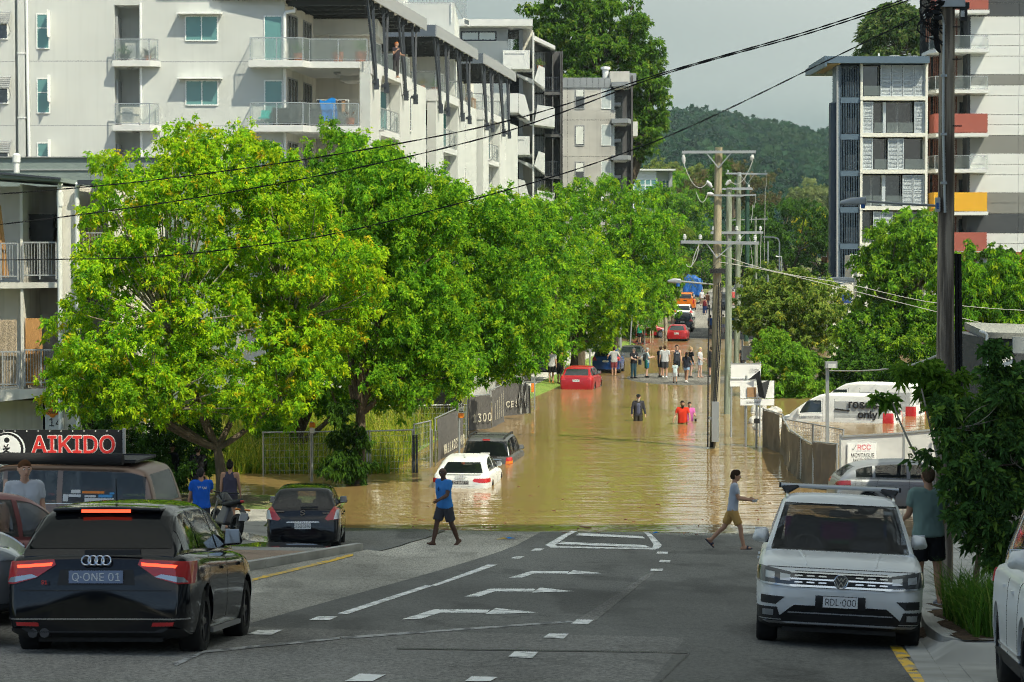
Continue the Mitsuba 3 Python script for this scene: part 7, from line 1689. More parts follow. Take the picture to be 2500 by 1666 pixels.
part(k,'torn_sheet',M().add([at(1855,905,Yq2-.2),at(1860,935,Yq2-.3),at(1880,928,Yq2-.1),at(1868,975,Yq2-.35),at(1852,968,Yq2-.2),at(1846,925,Yq2-.15),at(1826,928,Yq2-.05)],[[0,1,5],[5,1,4],[1,2,3],[1,3,4],[5,0,6]]),'m_trim')
part(k,'meter_box',M().obox(at(1848,1028,Yq2),[.1,.08,.09]),'m_trim')
k=thing('skip_panel','framed brown panel standing in water behind the upper signboard','panel')
Yq3=150.0
board(k,'panel',1812,846,1852,880,Yq3,.06,'m_concrete'); part(k,'frame',M().beam(at(1812,880,Yq3),at(1812,830,Yq3),.08).beam(at(1852,880,Yq3),at(1850,835,Yq3),.08).beam(at(1812,846,Yq3),at(1852,846,Yq3),.06),'m_galv')
# ---------------------------------------------------------------- temporary fences
mat('mesh_dark',(.105,.10,.096),.85,.2); mat('mesh_brown',stained((.20,.165,.12),.35,1.4),.85,.2); mat('sheet_white',stained((.58,.58,.56),.2,.8),.5,.4)
mat('fence_text',(.62,.58,.47),.7,.2); mat('paling',proc(lambda p,n,uv:mix((.34,.31,.26),(.20,.18,.15),noise(p.x*9,p.y*9,0))*(.8+.4*fbm(p.x*6,p.y*6,p.z*3,3))),.9,.1)
def panel_fence(name,label,P,z0s,z1,cloth,th=.05,posts=True,billow=.05,seed=1,cat='fence'):
 """Fence panels between the given ground points; the cloth is a billowing sheet of its own thickness."""
 k=thing(name,label,cat); q=np.random.default_rng(seed)
 for i,(a,b) in enumerate(zip(P,P[1:])):
  a,b=np.asarray(a,float)[:2],np.asarray(b,float)[:2]
  d=(b-a)/np.linalg.norm(b-a); n=np.array([d[1],-d[0]])
  z0,zt=(z0s,z1) if np.isscalar(z1) else (z0s,z1[i])
  zb_=zt if np.isscalar(zt) else zt
  fm=M().tube([[*a,zt],[*b,zt]],.028,6)
  if posts:
   for e in (a,b):fm.tube([[*(e+d*(.04 if e is a else-.04)),-1],[*(e+d*(.04 if e is a else-.04)),zt+.03]],.03,6)
  pn=part(k,'frame',fm,'m_galv',True)
  if cloth:
   nu,nz=14,7
   u,w=np.meshgrid(np.linspace(.02,.98,nu),np.linspace(0,1,nz),indexing='ij')
   off=billow*(meshkit.fbm(np.stack([u*5+i*3,w*2,u*0+seed],-1),2)-.5)*2+billow*.6*np.sin(u*21+i)*(1-w*.5)
   xy=a+(b-a)*u[...,None]+n*(.05+off)[...,None]
   z=z0+(zt-.03-z0)*w
   g0,g1=np.meshgrid(np.arange(nu-1),np.arange(nz-1),indexing='ij')
   f=np.stack([g0*nz+g1,(g0+1)*nz+g1,(g0+1)*nz+g1+1,g0*nz+g1+1],-1).reshape(-1,4)
   part(pn,'cloth',M().add(np.concatenate([xy,z[...,None]],-1).reshape(-1,3),f),cloth,True)
  else:
   wm=M(); L=np.linalg.norm(b-a)
   for t in np.arange(.1,L,.16):wm.beam([*(a+d*t),0],[*(a+d*t),zt],.009)
   for zz in np.arange(.15,zt,.22):wm.beam([*a,zz],[*b,zz],.009)
   part(pn,'wire_mesh',wm,'m_galv',stuff=True)
 return k
w0=lambda px,py:at(px,py,1.0) if False else np.array([0,0,EYE])+ray(px,py)*(-EYE/ray(px,py)[2])
def at_ground(*q):return [w0(x,y) for x,y in q]
# left: dark printed cloth fence along the flooded lot, folding along the kerb
fk=panel_fence('cloth_fence','dark cloth fence with pale lettering leaning along the grassy lot behind the grey wagon',at_ground((1062,1130),(1128,1092)),-.3,[1.55],'m_mesh_dark',seed=3)
part(fk,'frame',M().tube([at(1055,1050,86),[*w0(1055,1138)[:2],-.3]],.03,6).tube([at(1064,1052,86),[*w0(1063,1138)[:2],-.3]],.03,6),'m_galv')
for i,ch in enumerate('WALLACESPRO'):
 u=.18+.072*i; a,b=w0(1062,1130),w0(1128,1092); p=a+(b-a)*u; d=(b-a)/np.linalg.norm(b-a); nn=np.array([d[1],-d[0],0])
 put(num(fk+'__lettering'),text_on(ch,.34,p+nn*.13+[0,0,.18],d,nn,.012),'m_fence_text')
f2=panel_fence('cloth_fence','dark cloth fence reading 1300 at the corner of the flooded lot',[w0(1140,1052),w0(1196,1046),w0(1228,1030)],-.3,[1.42,1.6],'m_mesh_dark',seed=4,billow=.04)
a,b=w0(1140,1052),w0(1196,1046); d=(b-a)/np.linalg.norm(b-a); nn=np.array([d[1],-d[0],0])
for i,ch in enumerate('1300'):put(num(f2+'__lettering'),text_on(ch,.34,a+(b-a)*(.10+.22*i)+nn*.16+[0,0,.33],d,nn,.012),'m_fence_text')
a,b=w0(1196,1046),w0(1228,1030); d=(b-a)/np.linalg.norm(b-a); nn=np.array([d[1],-d[0],0])
for i in range(5):put(num(f2+'__lettering'),M().beam(a+(b-a)*(.2+.15*i)+nn*.14+[0,0,.3],a+(b-a)*(.16+.15*i)+nn*.14+[0,0,1.0+.1*i],.06,.015),'m_fence_text')
f3=panel_fence('cloth_fence','dark sagging cloth fence with the letters CES next to the paling fence',[w0(1226,1016),w0(1274,1012)],-.3,1.55,'m_mesh_dark',seed=6,billow=.08)
a,b=w0(1226,1016),w0(1274,1012); d=(b-a)/np.linalg.norm(b-a); nn=np.array([d[1],-d[0],0])
for i,ch in enumerate('CESA'):put(num(f3+'__lettering'),text_on(ch,.28,a+(b-a)*(.04+.235*i)+nn*.17+[0,0,.38],d,nn,.012),'m_fence_text')
k=thing('torn_sheet','crumpled black and white sheeting hanging at the end of the cloth fence','sheet')
for i in range(6):
 a=at(1268+4*i,935+3*(i % 3),110.5); b=at(1262+5.5*i,1010,110.3)
 part(k,'fold',M().add([a,a+[.10,-.12,0],b+[.12,-.1,0],b,(a+b)/2+[-.06,-.2,0]],[[0,1,2],[0,2,3],[0,3,4]]),'m_sheet_white' if i % 3 == 1 else 'm_mesh_dark')
f4=panel_fence('mesh_fence','wire mesh fence at the verge with an orange tag',[at(1278,1005,116),at(1306,1000,117.5)],0,1.7,None,seed=7)
board(f4,'tag',1297,936,1304,958,116.5,.02,'m_sign_orange')
panel_fence('mesh_fence','galvanised wire mesh fence running across the vacant lot',[at(850,1040,98),at(1010,1040,98.5),at(1140,1030,99)],0,[1.35,1.35],None,seed=8)
f5=panel_fence('cloth_fence','sagging dark cloth fence in the tall grass reading ENQUIRE',[at(900,1000,103),at(1130,1000,103.5)],.1,1.75,'m_mesh_dark',seed=9)
for i,ch in enumerate('ENQUIRE'):put(num(f5+'__lettering'),text_on(ch,.55,at(975+23*i,1037,102.8),[1,0,0],[0,-1,0],.012),'m_fence_text')
f6=panel_fence('sheet_fence','white sheeted mesh fence in front of the paling fence',[at(1050,985,112),at(1212,985,112)],.9,2.2,'m_sheet_white',seed=10)
panel_fence('sheet_fence','dark sheeted fence stub right of the white sheeted fence',[at(1125,985,118),at(1255,985,119)],.3,1.9,'m_mesh_dark',seed=12)
k=panel_fence('gate','dark steel mesh gate frame of the grassy lot',[at(640,1170,83),at(900,1170,83.6),at(1010,1170,84.2),at(1052,1165,86)],-.2,[1.42,1.42,1.6],None,seed=13,cat='gate')
for px in (1010,1017):part(k,'post',M().tube([[X(px,84),84,-.6],at(px,1062,84)],.04,8),'m_dark_metal')
# timber paling fence
pf=thing('paling_fence','weathered timber paling fence behind the cloth fences','fence')
a,b=at(1000,900,122),at(1275,900,126); n_=95; pm=M()
for i in range(n_):
 p=a+(b-a)*(i+.5)/n_; h=2.25+.04*math.sin(i*2.1)-.35*i/n_
 pm.obox([p[0],p[1]+.012*(i % 2),h/2],[np.linalg.norm(b-a)/n_/2-.006,.01,h/2])
part(pf,'palings',pm,'m_paling',stuff=True)
part(pf,'rail',M().beam([a[0],a[1]-.05,2.28],[b[0],b[1]-.05,1.93],.05,.1),'m_paling')
for u in (.30,.62,.95):p=a+(b-a)*u; part(pf,'post',M().beam([p[0],p[1]-.08,0],[p[0],p[1]-.08,2.3-.35*u],.14),'m_grey_metal')
lb_=thing('low_wall_sign','faded grey board with part of the word WALL beyond the forked tree','sign')
board(lb_,'panel',765,1126,818,1150,86,.05,'m_concrete'); ink(lb_,'ALLA',771,1147,12,85.9,'m_grey_wall',True)
sl_=M()
for i in range(14):sl_.beam(at(766+4*i,1124,86.2),at(766+4*i,1082,86.2),.03)
part(lb_,'slats',sl_,'m_mesh_dark',stuff=True)
# right: brown cloth panels in the water, then white panels
P_=[w0(1863,1090),w0(1911,1108),w0(1930,1150),w0(1955,1172),w0(1985,1192),w0(2045,1200)]
panel_fence('cloth_fence','brown shade cloth fence zigzagging through the water at the right',P_,-.4,[1.42,1.32,1.38,1.36,1.46],'m_mesh_brown',seed=21,billow=.09)
wf=thing('panel_fence','white panel fence carrying the MONTAGUE MARKETS sign','fence')
Y7=78.0
for i,(x0,x1,yt) in enumerate(((2056,2208,1070),(2212,2296,1062),(2300,2420,1058))):
 fr=part(wf,'panel',M().prism([(X(x0,Y7),-.4),(X(x1,Y7),-.4),(X(x1,Y7),Z(yt-8,Y7)),(X(x0,Y7),Z(yt,Y7))],[0,Y7+.3*i,0],[1,0,0],[0,0,1],[0,1,0],.04),'m_sheet_white')
 part(wf,'frame',M().beam([X(x0,Y7),Y7-.04+.3*i,Z(yt,Y7)+.03],[X(x1,Y7),Y7-.04+.3*i,Z(yt-8,Y7)+.03],.05).beam([X(x0,Y7)-.03,Y7,-.5],[X(x0,Y7)-.03,Y7,Z(yt,Y7)+.1],.06),'m_galv')
ms=board(wf,'sign',2069,1082,2140,1134,Y7-.06,.03,'m_sign_white')
mat('pink_red',(.62,.12,.14),.5)
for t_,x,y,h,b_,mt in (('RCC',2092,1098,12,True,'m_pink_red'),('BUILDERS',2090,1104,4,False,'m_grey_wall'),('MONTAGUE',2077,1117,10,True,'m_black'),('MARKETS',2082,1130,10,True,'m_black')):
 tw=text_w(t_,h*Y7/F,b_); full={'RCC':34,'BUILDERS':34,'MONTAGUE':57,'MARKETS':48}[t_]*Y7/F
 put(num(ms+'__lettering'),text_on(t_,h*Y7/F,at(x,y,Y7-.06)-[0,.018,0],[1,0,0],[0,-1,0],.004,b_,full/tw),mt)
part(ms,'tick',M().beam(at(2080,1096,Y7-.09),at(2083,1099,Y7-.09),.02,.01).beam(at(2083,1099,Y7-.09),at(2091,1086,Y7-.09),.025,.01),'m_black')
panel_fence('mesh_fence','chain mesh fence standing in the water before the vans',[at(1910,1060,96),at(1985,1060,93),at(2060,1060,90)],-.3,[1.0,1.0],None,seed=22)
# drift and rubble beside the vans
k=struct('rubble','pale broken rubble at the foot of the creeper mound','stuff'); q_=np.random.default_rng(44); m_=M()
for i in range(60):
 p=at(q_.uniform(1835,1900),q_.uniform(1020,1048),q_.uniform(104,118)); v,f,_=meshkit.arrays(trimesh.creation.icosphere(1,q_.uniform(.08,.28)))
 m_.add(v*q_.uniform(.6,1.4,3)+[p[0],p[1],0.02],f)
put(k,m_,'m_concrete')
# ---------------------------------------------------------------- small things on the balconies
def ac(P,label,face='left'):
 k=thing('air_conditioner',label,'air conditioner','balcony air conditioners')
 part(k,'case',M().obox(P,[.44,.17,.38]),'m_cream_wall')
 part(k,'fan_surround',M().obox(np.asarray(P)+[-.10,-.175,0],[.27,.01,.32]),'m_grey_metal')
 part(k,'fan',place(M().lathe([(.25,0),(.25,.02),(.05,.03),(0,.03)],n=20).get(),np.asarray(P)+[-.10,-.18,0]) if False else (lambda m:(m[0][:,[0,2,1]]*[1,-1,1]+np.asarray(P)+[-.10,-.186,0],m[1]))(M().lathe([(.25,0),(.24,.015),(.06,.02),(0,.025)],n=20).get()),'m_grey_wall')
 part(k,'foot',M().obox(np.asarray(P)+[0,0,-.41],[.4,.15,.03]),'m_white_metal')
z1,z2=FL[1],FL[2]
ac(FA.p(ua(330),-.35,z1+.46),'white air conditioner between two pot plants on the upper small balcony')
ac(FA.p(ua(321),.05,z2+.46),'white air conditioner standing alone on the lower small balcony')
pot_plant(FA.p(ua(306),.1,z1+.02),.2,.75,'bushy green pot plant left of the upper air conditioner',pot=(.02,.02,.02),n=120)
pot_plant(FA.p(ua(364),.1,z1+.02),.15,.6,'dark spiky pot plant right of the upper air conditioner',spiky=True,leaf=(.06,.05,.04),n=40)
pot_plant(FA.p(ua(880),-.5,z1+.02),.3,1.1,'tall green shrub in a blue pot at the right end of the top balcony',n=180,leaf=(.12,.2,.04))
pot_plant(FA.p(ua(825),-.4,z1+.02),.28,.55,'low plant in a white tub on the top balcony',n=60)
pot_plant(FA.p(ua(730),.2,z1+.02),.22,.95,'leafy plant behind the glass at the top balcony corner',n=120,leaf=(.08,.15,.04))
pot_plant(FS.p(22.0,-1.0,z1),.2,.8,'flowering pot plant in an orange pot on the middle unit terrace',n=70,leaf=(.25,.2,.04))
pot_plant(FS.p(23.6,-.5,z1),.2,.9,'green pot plant on the middle unit terrace by the struts',n=110)
k=thing('towel','bright blue towel over a drying rack on the second balcony','towel')
mat('towel_blue',(.02,.20,.58),.85,.1)
tv=[]
u_,w_=np.meshgrid(np.linspace(0,1,12),np.linspace(0,1,9),indexing='ij')
X_=ua(784)+(ua(823)-ua(784))*u_+.05*np.sin(w_*5); Z_=z2+.2+1.0*w_-.08*np.sin(u_*6); Y_=-(.05+.05*np.sin(u_*14)*(1-w_))
i_,j_=np.meshgrid(np.arange(11),np.arange(8),indexing='ij')
put(k,M().add(np.stack([X_,YA+Y_,Z_],-1).reshape(-1,3),np.stack([i_*9+j_,(i_+1)*9+j_,(i_+1)*9+j_+1,i_*9+j_+1],-1).reshape(-1,4)),'m_towel_blue',True)
k=thing('drying_rack','white drying rack hung with dark clothes behind the blue towel','drying rack')
dr_=M()
for x in (775,850):dr_.beam(FA.p(ua(x),-.3,z2),FA.p(ua(x),-.6,z2+1.25),.03)
for t in range(5):dr_.beam(FA.p(ua(772),-.35-.12*t,z2+1.2),FA.p(ua(852),-.35-.12*t,z2+1.2),.02)
part(k,'frame',dr_,'m_white_metal')
for i in range(7):part(k,'garment',M().obox(FA.p(ua(778+10*i),-.4-.1*(i % 3),z2+.93),[.08,.02,.28]),['m_trim','m_band_dark','m_brick_red','m_trim','m_mesh_brown','m_band_dark','m_carton'][i])
for i,(x,w,c_) in enumerate(((690,40,'m_trim'),(735,14,'m_trim'),(765,24,'m_band_dark'))):
 k=thing('storage_box',['large black storage box on the second balcony','folded dark parasol beside the storage box','dark upright box left of the blue towel'][i],['box','parasol','box'][i])
 if i == 1:put(k,M().tube([FA.p(ua(728),.3,z2),FA.p(ua(733),.1,z2+.5),FA.p(ua(738),0,z2+1.15)],[.16,.12,.02],10),c_,True)
 else:part(k,'body',M().obox(FA.p(ua(x),.3 if i == 0 else-.2,z2+.36),[w*.5*YA/F,.3,.36]),c_); part(k,'lid',M().obox(FA.p(ua(x),.3 if i == 0 else-.2,z2+.75),[w*.53*YA/F,.32,.03]),c_)
k=thing('chair','small turquoise folding chair at the left end of the second balcony','chair'); mat('turq',(.02,.36,.32),.6)
part(k,'seat',M().obox(FA.p(ua(648),.45,z2+.32),[.25,.2,.03]),'m_turq'); part(k,'backrest',M().obox(FA.p(ua(652),.3,z2+.5),[.22,.03,.18]),'m_turq')
for sx_ in (-1,1):part(k,'leg',M().beam(FA.p(ua(648)+.2*sx_,.6,z2),FA.p(ua(648)+.1*sx_,.3,z2+.33),.04),'m_grey_metal')
pot_plant(FA.p(ua(856),.0,z2+.02),.22,.7,'bare twiggy plant in a terracotta pot on the second balcony',spiky=True,leaf=(.2,.12,.08),n=18)
k=thing('table','tan timber table on the third unit terrace','table'); mat('tan_wood',(.34,.17,.06),.6)
part(k,'top',B(FS,(40.9,42.6,-2.6,-.7,z1+.72,z1+.77)),'m_tan_wood')
for u in (41.0,42.4):
 for d in (-2.5,-.8):part(k,'leg',B(FS,(u,u+.09,d,d+.09,z1,z1+.72)),'m_tan_wood')
k=thing('stool','three legged wooden stool on a balcony of the third unit','stool')
zs_=FL[3]
part(k,'seat',M().lathe([(.0,.02),(.26,.02),(.26,.08),(0,.08)],FS.p(41.2,-1.4,zs_+.72),14),'m_tan_wood')
for a in (0,2.1,4.2):part(k,'leg',M().beam(FS.p(41.2+.1*math.cos(a),-1.4+.1*math.sin(a),zs_+.72),FS.p(41.2+.25*math.cos(a),-1.4+.25*math.sin(a),zs_),.045),'m_tan_wood')
# ---------------------------------------------------------------- litter and drift at the water's edge
q_=np.random.default_rng(77); m_=M()
for i in range(70):
 t=q_.beta(1.2,4)*26+64.5; w=q_.uniform(-11,2); x,y=WT(w,t); z=max(float(g(x,y)),0)+.012
 a=q_.uniform(0,3.14); L=q_.uniform(.02,.07)*(1+2*(q_.random()<.06)); m_.obox([x,y,z],[L,L*q_.uniform(.15,.4),.006],rot_z(a))
put(struct('drift_debris','scattered leaves and twigs drifting at the flood edge','stuff'),m_,'m_timber_slat')
for lb,px,py,mt,sz in (('scrap of blue plastic on the road near the water edge',1243,1318,'m_towel_blue',(.16,.08,.03)),('yellow wrapper on the road beside the blue plastic scrap',1228,1319,'m_yellow_paint',(.15,.05,.015)),('blue scrap by the painted island at the water edge',1602,1304,'m_towel_blue',(.09,.05,.02))):
 p=gp(px,py); k=thing('litter',lb,'litter'); put(k,M().poly([p+[-sz[0],-sz[1],.02],p+[sz[0]*.6,-sz[1],.05],p+[sz[0],sz[1]*.5,.03],p+[0,sz[1],.06],p+[-sz[0],sz[1]*.6,.02]]),mt)
# ---------------------------------------------------------------- people
def skin(k,c):mat('skin_'+k,c,.55,.35)
skin('light',(.50,.29,.205)); skin('tan',(.40,.215,.135)); skin('dark',(.085,.043,.028)); skin('pale',(.56,.36,.28))
CL={}
def cloth(rgb):
 k='cloth_%02x%02x%02x' % tuple(int(255*c) for c in rgb)
 if 'm_'+k not in scene:mat(k,rgb,.9,.12)
 return 'm_'+k
def rot(axis,deg):
 a=math.radians(deg); c,s=math.cos(a),math.sin(a)
 return np.array({'x':[[1,0,0],[0,c,-s],[0,s,c]],'y':[[c,0,s],[0,1,0],[-s,0,c]],'z':[[c,-s,0],[s,c,0],[0,0,1]]}[axis],float)
def ball(p,r,n=10,sc=None):
 m=MF.sphere(1.0,n)
 return m.scale([r*k for k in (sc or (1,1,1))]).translate(list(map(float,p)))
def limb_(p,r0,q,r1,n=10):return MF.batch_hull([ball(p,r0,n),ball(q,r1,n)])
def frus(p,r0,q,r1,n=14):
 """A sleeve or trouser leg: a tapered tube with flat, clean ends."""
 p,q=np.asarray(p,float),np.asarray(q,float); d=(q-p)/np.linalg.norm(q-p)
 a=np.cross(d,[0,1,0.01]); a /= np.linalg.norm(a); b=np.cross(d,a); t=np.arange(n)*2*np.pi/n
 ring=np.cos(t)[:,None]*a+np.sin(t)[:,None]*b
 return MF.hull_points(np.vstack([p+ring*r0,q+ring*r1]).astype(np.float32))
def lift(m,d):return m.translate([0,0,float(-d)])
def person(label,pos,facing,H=1.75,skn='light',top=('tee',(.5,.5,.5)),bottom=('shorts',(.05,.05,.06)),hair=('short',(.03,.02,.015)),shoes=None,hip=(0,0),knee=(4,4),sh=(0,0),ab=(8,8),el=(15,15),lean=0,head=0,nod=0,spread=0,fine=False,group=None,build=1.0,extras=(),glasses=False,twist=0,cap=None,beard=None,child=False):
 key=thing('person',label,'person',group)
 n=16 if fine else 10
 S=H/1.75; P_=lambda m:place(m,pos,facing,S)
 hz=.905
 hipj=[np.array([0,sg*(.092+.0),hz]) for sg in (1,-1)]
 legs=[]
 for i,sg in enumerate((1,-1)):
  Rh=rot('y',-hip[i]) @ rot('x',sg*spread)
  kn=hipj[i]+Rh @ np.array([0,0,-.43]); Rk=rot('y',-hip[i]+knee[i]) @ rot('x',sg*spread)
  an=kn+Rk @ np.array([0,0,-.41]); legs.append((hipj[i],kn,an,Rk))
 drop=min(l[2][2] for l in legs)-.075
 TW=rot('z',twist) @ rot('y',lean)
 tz=lambda p:np.array([0,0,hz])+TW @ (np.asarray(p,float)-[0,0,hz])
 b=build
 arms=[]
 for i,sg in enumerate((1,-1)):
  s0=tz([0,sg*.185*(1+(b-1)*.5),1.435])
  Ru=TW @ rot('x',sg*ab[i]) @ rot('y',-sh[i]); e=s0+Ru @ np.array([0,0,-.285])
  Rf=TW @ rot('x',sg*ab[i]) @ rot('y',-sh[i]-el[i]) @ rot('x',-sg*4); w=e+Rf @ np.array([0,0,-.245]); arms.append((s0,e,w,Rf))
 bones=[]
 bl=lambda p,r,sc=None:ball(tz(p),r,n,sc)
 bones.append(MF.batch_hull([bl([0,y,1.42],.062) for y in (-.14*b,.14*b)]+[bl([.02,y,1.28],.10*b) for y in (-.075,.075)]))
 bones.append(MF.batch_hull([bl([.02,y,1.28],.10*b) for y in (-.075,.075)]+[bl([.01,y,1.06],.09*b) for y in (-.06,.06)]))
 bones.append(MF.batch_hull([bl([.01,y,1.06],.09*b) for y in (-.06,.06)]+[bl([-.01,y,.93],.10*b) for y in (-.075,.075)]))
 bones.append(limb_(tz([-.01,0,1.44]),.062,tz([.01,0,1.56]),.054,n))
 Hr=TW @ rot('z',head) @ rot('y',nod); hc=tz([.02,0,1.645]); hp=lambda p:hc+Hr @ np.asarray(p,float)
 hs=1.14 if child else 1.0
 hb=lambda p,r,sc=None:ball(hp(np.asarray(p)*hs),r*hs,n,sc)
 bones.append(MF.batch_hull([hb([-.012,0,.022],.088),hb([.028,0,.03],.070),hb([.045,0,-.06],.042),hb([.062,0,-.088],.026),hb([.0,.042,-.04],.034),hb([.0,-.042,-.04],.034)]))
 bones.append(MF.batch_hull([hb([.085,0,.016],.010),hb([.112,0,-.022],.013),hb([.09,.014,-.028],.009),hb([.09,-.014,-.028],.009)]))
 for sg in (1,-1):bones.append(MF.batch_hull([hb([-.012,sg*.083,.018],.014),hb([-.006,sg*.081,-.022],.011),hb([-.022,sg*.090,.01],.010)]))
 bones.append(MF.batch_hull([hb([.088,y,-.052],.008) for y in (-.022,.022)]))
 for i,sg in enumerate((1,-1)):
  h,kn,an,Rk=legs[i]
  bones+=[limb_(h,.088*b,h+(kn-h)*.5,.072*b,n),limb_(h+(kn-h)*.5,.072*b,kn,.054,n),limb_(kn,.054,kn+(an-kn)*.35-Rk @ np.array([.014,0,0]),.055*b,n),limb_(kn+(an-kn)*.35-Rk @ np.array([.014,0,0]),.055*b,an,.037,n)]
  foot=[an+Rk @ np.array(q) for q in ((-.055,0,-.035),(.06,.02*sg,-.045),(.14,.028*sg,-.052),(.13,-.022*sg,-.050))]
  bones.append(MF.batch_hull([ball(foot[0],.036,n),ball(an,.036,n),ball(foot[1],.034,n)])); bones.append(MF.batch_hull([ball(foot[1],.034,n),ball(foot[2],.018,n),ball(foot[3],.022,n)]))
  if shoes:
   sm=MF.batch_hull([ball(an+Rk @ np.array(q),r,n) for q,r in (((-.06,0,-.035),.044),((-.03,0,.0),.046),((.06,.02*sg,-.04),.046),((.155,.024*sg,-.05),.032),((.14,-.02*sg,-.048),.034))]) if shoes[0] == 'shoe' else MF.batch_hull([ball(an+Rk @ np.array(q),.014,n,(1,1,.8)) for q in ((-.085,.03,-.068),(-.085,-.03,-.068),(.165,.05*sg,-.066),(.15,-.05*sg,-.066))])+MF.batch_hull([ball(an+Rk @ np.array(q),.022,n) for q in ((.07,.045,-.04),(.07,-.045,-.04),(.10,.04,-.045),(.08,0,-.012))])
   part(key,'shoe' if shoes[0] == 'shoe' else 'sandal',P_(lift(sm,drop)),cloth(shoes[1]),50)
  s0,e,w,Rf=arms[i]
  bones+=[limb_(tz([0,sg*.15,1.43]),.055*b,s0,.052*b,n),limb_(s0,.052*b,e,.038*b,n),limb_(e,.039,e+(w-e)*.3,.041*b,n),limb_(e+(w-e)*.3,.041*b,w,.026,n)]
  hd=lambda q:w+Rf @ np.asarray(q,float)
  bones.append(MF.batch_hull([ball(w,.024,n),ball(hd([.012,0,-.085]),.015,n),ball(hd([-.028,0,-.085]),.014,n),ball(hd([.02,0,-.035]),.017,n)]))
  for f,(o,L) in enumerate(((.026,.062),(.009,.074),(-.009,.070),(-.027,.054))):
   a=hd([o,0,-.085]); m_=a+Rf @ np.array([0,-sg*.008,-L*.52]); t_=m_+Rf @ np.array([0,-sg*.022,-L*.46])
   bones+=[limb_(a,.0095,m_,.009,6 if not fine else 8),limb_(m_,.009,t_,.0078,6 if not fine else 8)]
  a=hd([.026,0,-.03]); m_=hd([.052,-sg*.012,-.062]); t_=hd([.050,-sg*.026,-.095]); bones+=[limb_(a,.013,m_,.0105,8),limb_(m_,.0105,t_,.009,8)]
 body=MF.batch_boolean([x for x in bones if not x.is_empty()],m3.OpType.Add)
 def soft(m,L,it,folds=0):
  if not fine:return m
  v,f,_=meshkit.arrays(m.refine_to_length(L)); t=trimesh.Trimesh(v,f,process=True); trimesh.smoothing.filter_taubin(t,.5,-.52,it)
  if folds:t.vertices=t.vertices+t.vertex_normals*(folds*(meshkit.fbm(np.asarray(t.vertices)*[13,13,6],3)-.42))[:,None]
  return t
 up=lambda m:lift(m,drop)
 part(key,'body',P_(soft(up(body),.014,8)),'m_skin_'+skn,True if fine else 60)
 if fine:
  for sg in (1,-1):
   k=part(key,'eye',P_(up(hb([.081,sg*.031,.022],.0115))),'m_sign_white',50); part(k,'iris',P_(up(hb([.0885,sg*.031,.021],.0068))),'m_black',50)
   part(key,'eyebrow',P_(up(MF.batch_hull([hb([.086,sg*.018,.044],.005),hb([.078,sg*.045,.046],.0045)]))),cloth(hair[1]),50)
  part(key,'mouth',P_(up(MF.batch_hull([hb([.0935,y,-.053],.0052) for y in (-.02,.02)]))),cloth((.30,.10,.08)) if skn != 'dark' else cloth((.09,.03,.03)),50)
 # hair, cap, beard
 hcol=cloth(hair[1]); q=[]
 if hair[0] != 'bald' or cap:
  q=[hb([-.020,0,.034],.092),hb([.014,0,.062],.074),hb([-.045,0,-.02],.072)]
  if hair[0] in ('curly','bun'):q=[hb([-.02,0,.045],.100),hb([.02,0,.07],.080),hb([-.045,0,-.01],.085)]
  hm=MF.batch_hull(q)
  hm=hm-MF.batch_hull([hb([.13,0,-.03],.085),hb([.085,0,.0],.062),hb([.085,0,-.12],.07)])
  if hair[0] == 'long':hm=hm+MF.batch_hull([hb([-.055,0,0],.07),hb([-.075,.03,-.20],.05),hb([-.075,-.03,-.20],.05),hb([-.085,0,-.33],.035)])
  if hair[0] == 'bun':hm=hm+hb([-.05,0,.14],.05)
  if hair[0] == 'tail':hm=hm+limb_(hp([-.10,0,.0]),.03,hp([-.12,0,-.22]),.02,n)
  part(key,'hair',P_(soft(up(hm),.02,4)),hcol,50)
 if cap:
  cm=MF.batch_hull([hb([-.015,0,.048],.098),hb([.02,0,.058],.085)]).trim_by_plane(list(map(float,Hr @ np.array([0,0,1.0]))),float((Hr @ np.array([0,0,1.0])) @ hp([0,0,.045])))
  ck=part(key,'cap',P_(up(cm)),cloth(cap),50); part(ck,'brim',P_(up(MF.batch_hull([hb([.08,.05,.05],.009),hb([.08,-.05,.05],.009),hb([.16,.035,.042],.008),hb([.16,-.035,.042],.008)]))),cloth(cap),50)
 if beard:part(key,'beard',P_(up(MF.batch_hull([hb([.06,0,-.085],.045),hb([.06,0,-.15],.04),hb([.03,.04,-.05],.03),hb([.03,-.04,-.05],.03)]))),cloth(beard),50)
 if glasses:
  gm=M()
  for sg in (1,-1):
   t=np.linspace(0,6.283,13); gm.tube([hp([.097,sg*.032+.024*math.cos(u),.018+.018*math.sin(u)])-[0,0,drop] for u in t],.003,5,False); gm.tube([hp([.09,sg*.055,.024])-[0,0,drop],hp([-.01,sg*.088,.03])-[0,0,drop]],.003,5)
  part(key,'glasses',P_(gm),'m_black')
 # clothes
 k_,c_=top[0],cloth(top[1])
 if k_ != 'none':
  e_=.016
  sp=[MF.batch_hull([bl([0,y,1.425],.062+e_) for y in (-.145*b,.145*b)]+[bl([.02,y,1.28],.10*b+e_) for y in (-.078,.078)]),
   MF.batch_hull([bl([.02,y,1.28],.10*b+e_) for y in (-.078,.078)]+[bl([.012,y,1.05],.098*b+e_) for y in (-.065,.065)]),
   MF.batch_hull([bl([.012,y,1.05],.098*b+e_) for y in (-.065,.065)]+[bl([0,y,.90 if k_ != 'crop' else 1.03],.108*b+e_) for y in (-.078,.078)])]
  if k_ == 'tank':sp[0]=MF.batch_hull([bl([0,y,1.435],.045+e_) for y in (-.085*b,.085*b)]+[bl([.02,y,1.28],.10*b+e_) for y in (-.074,.074)])
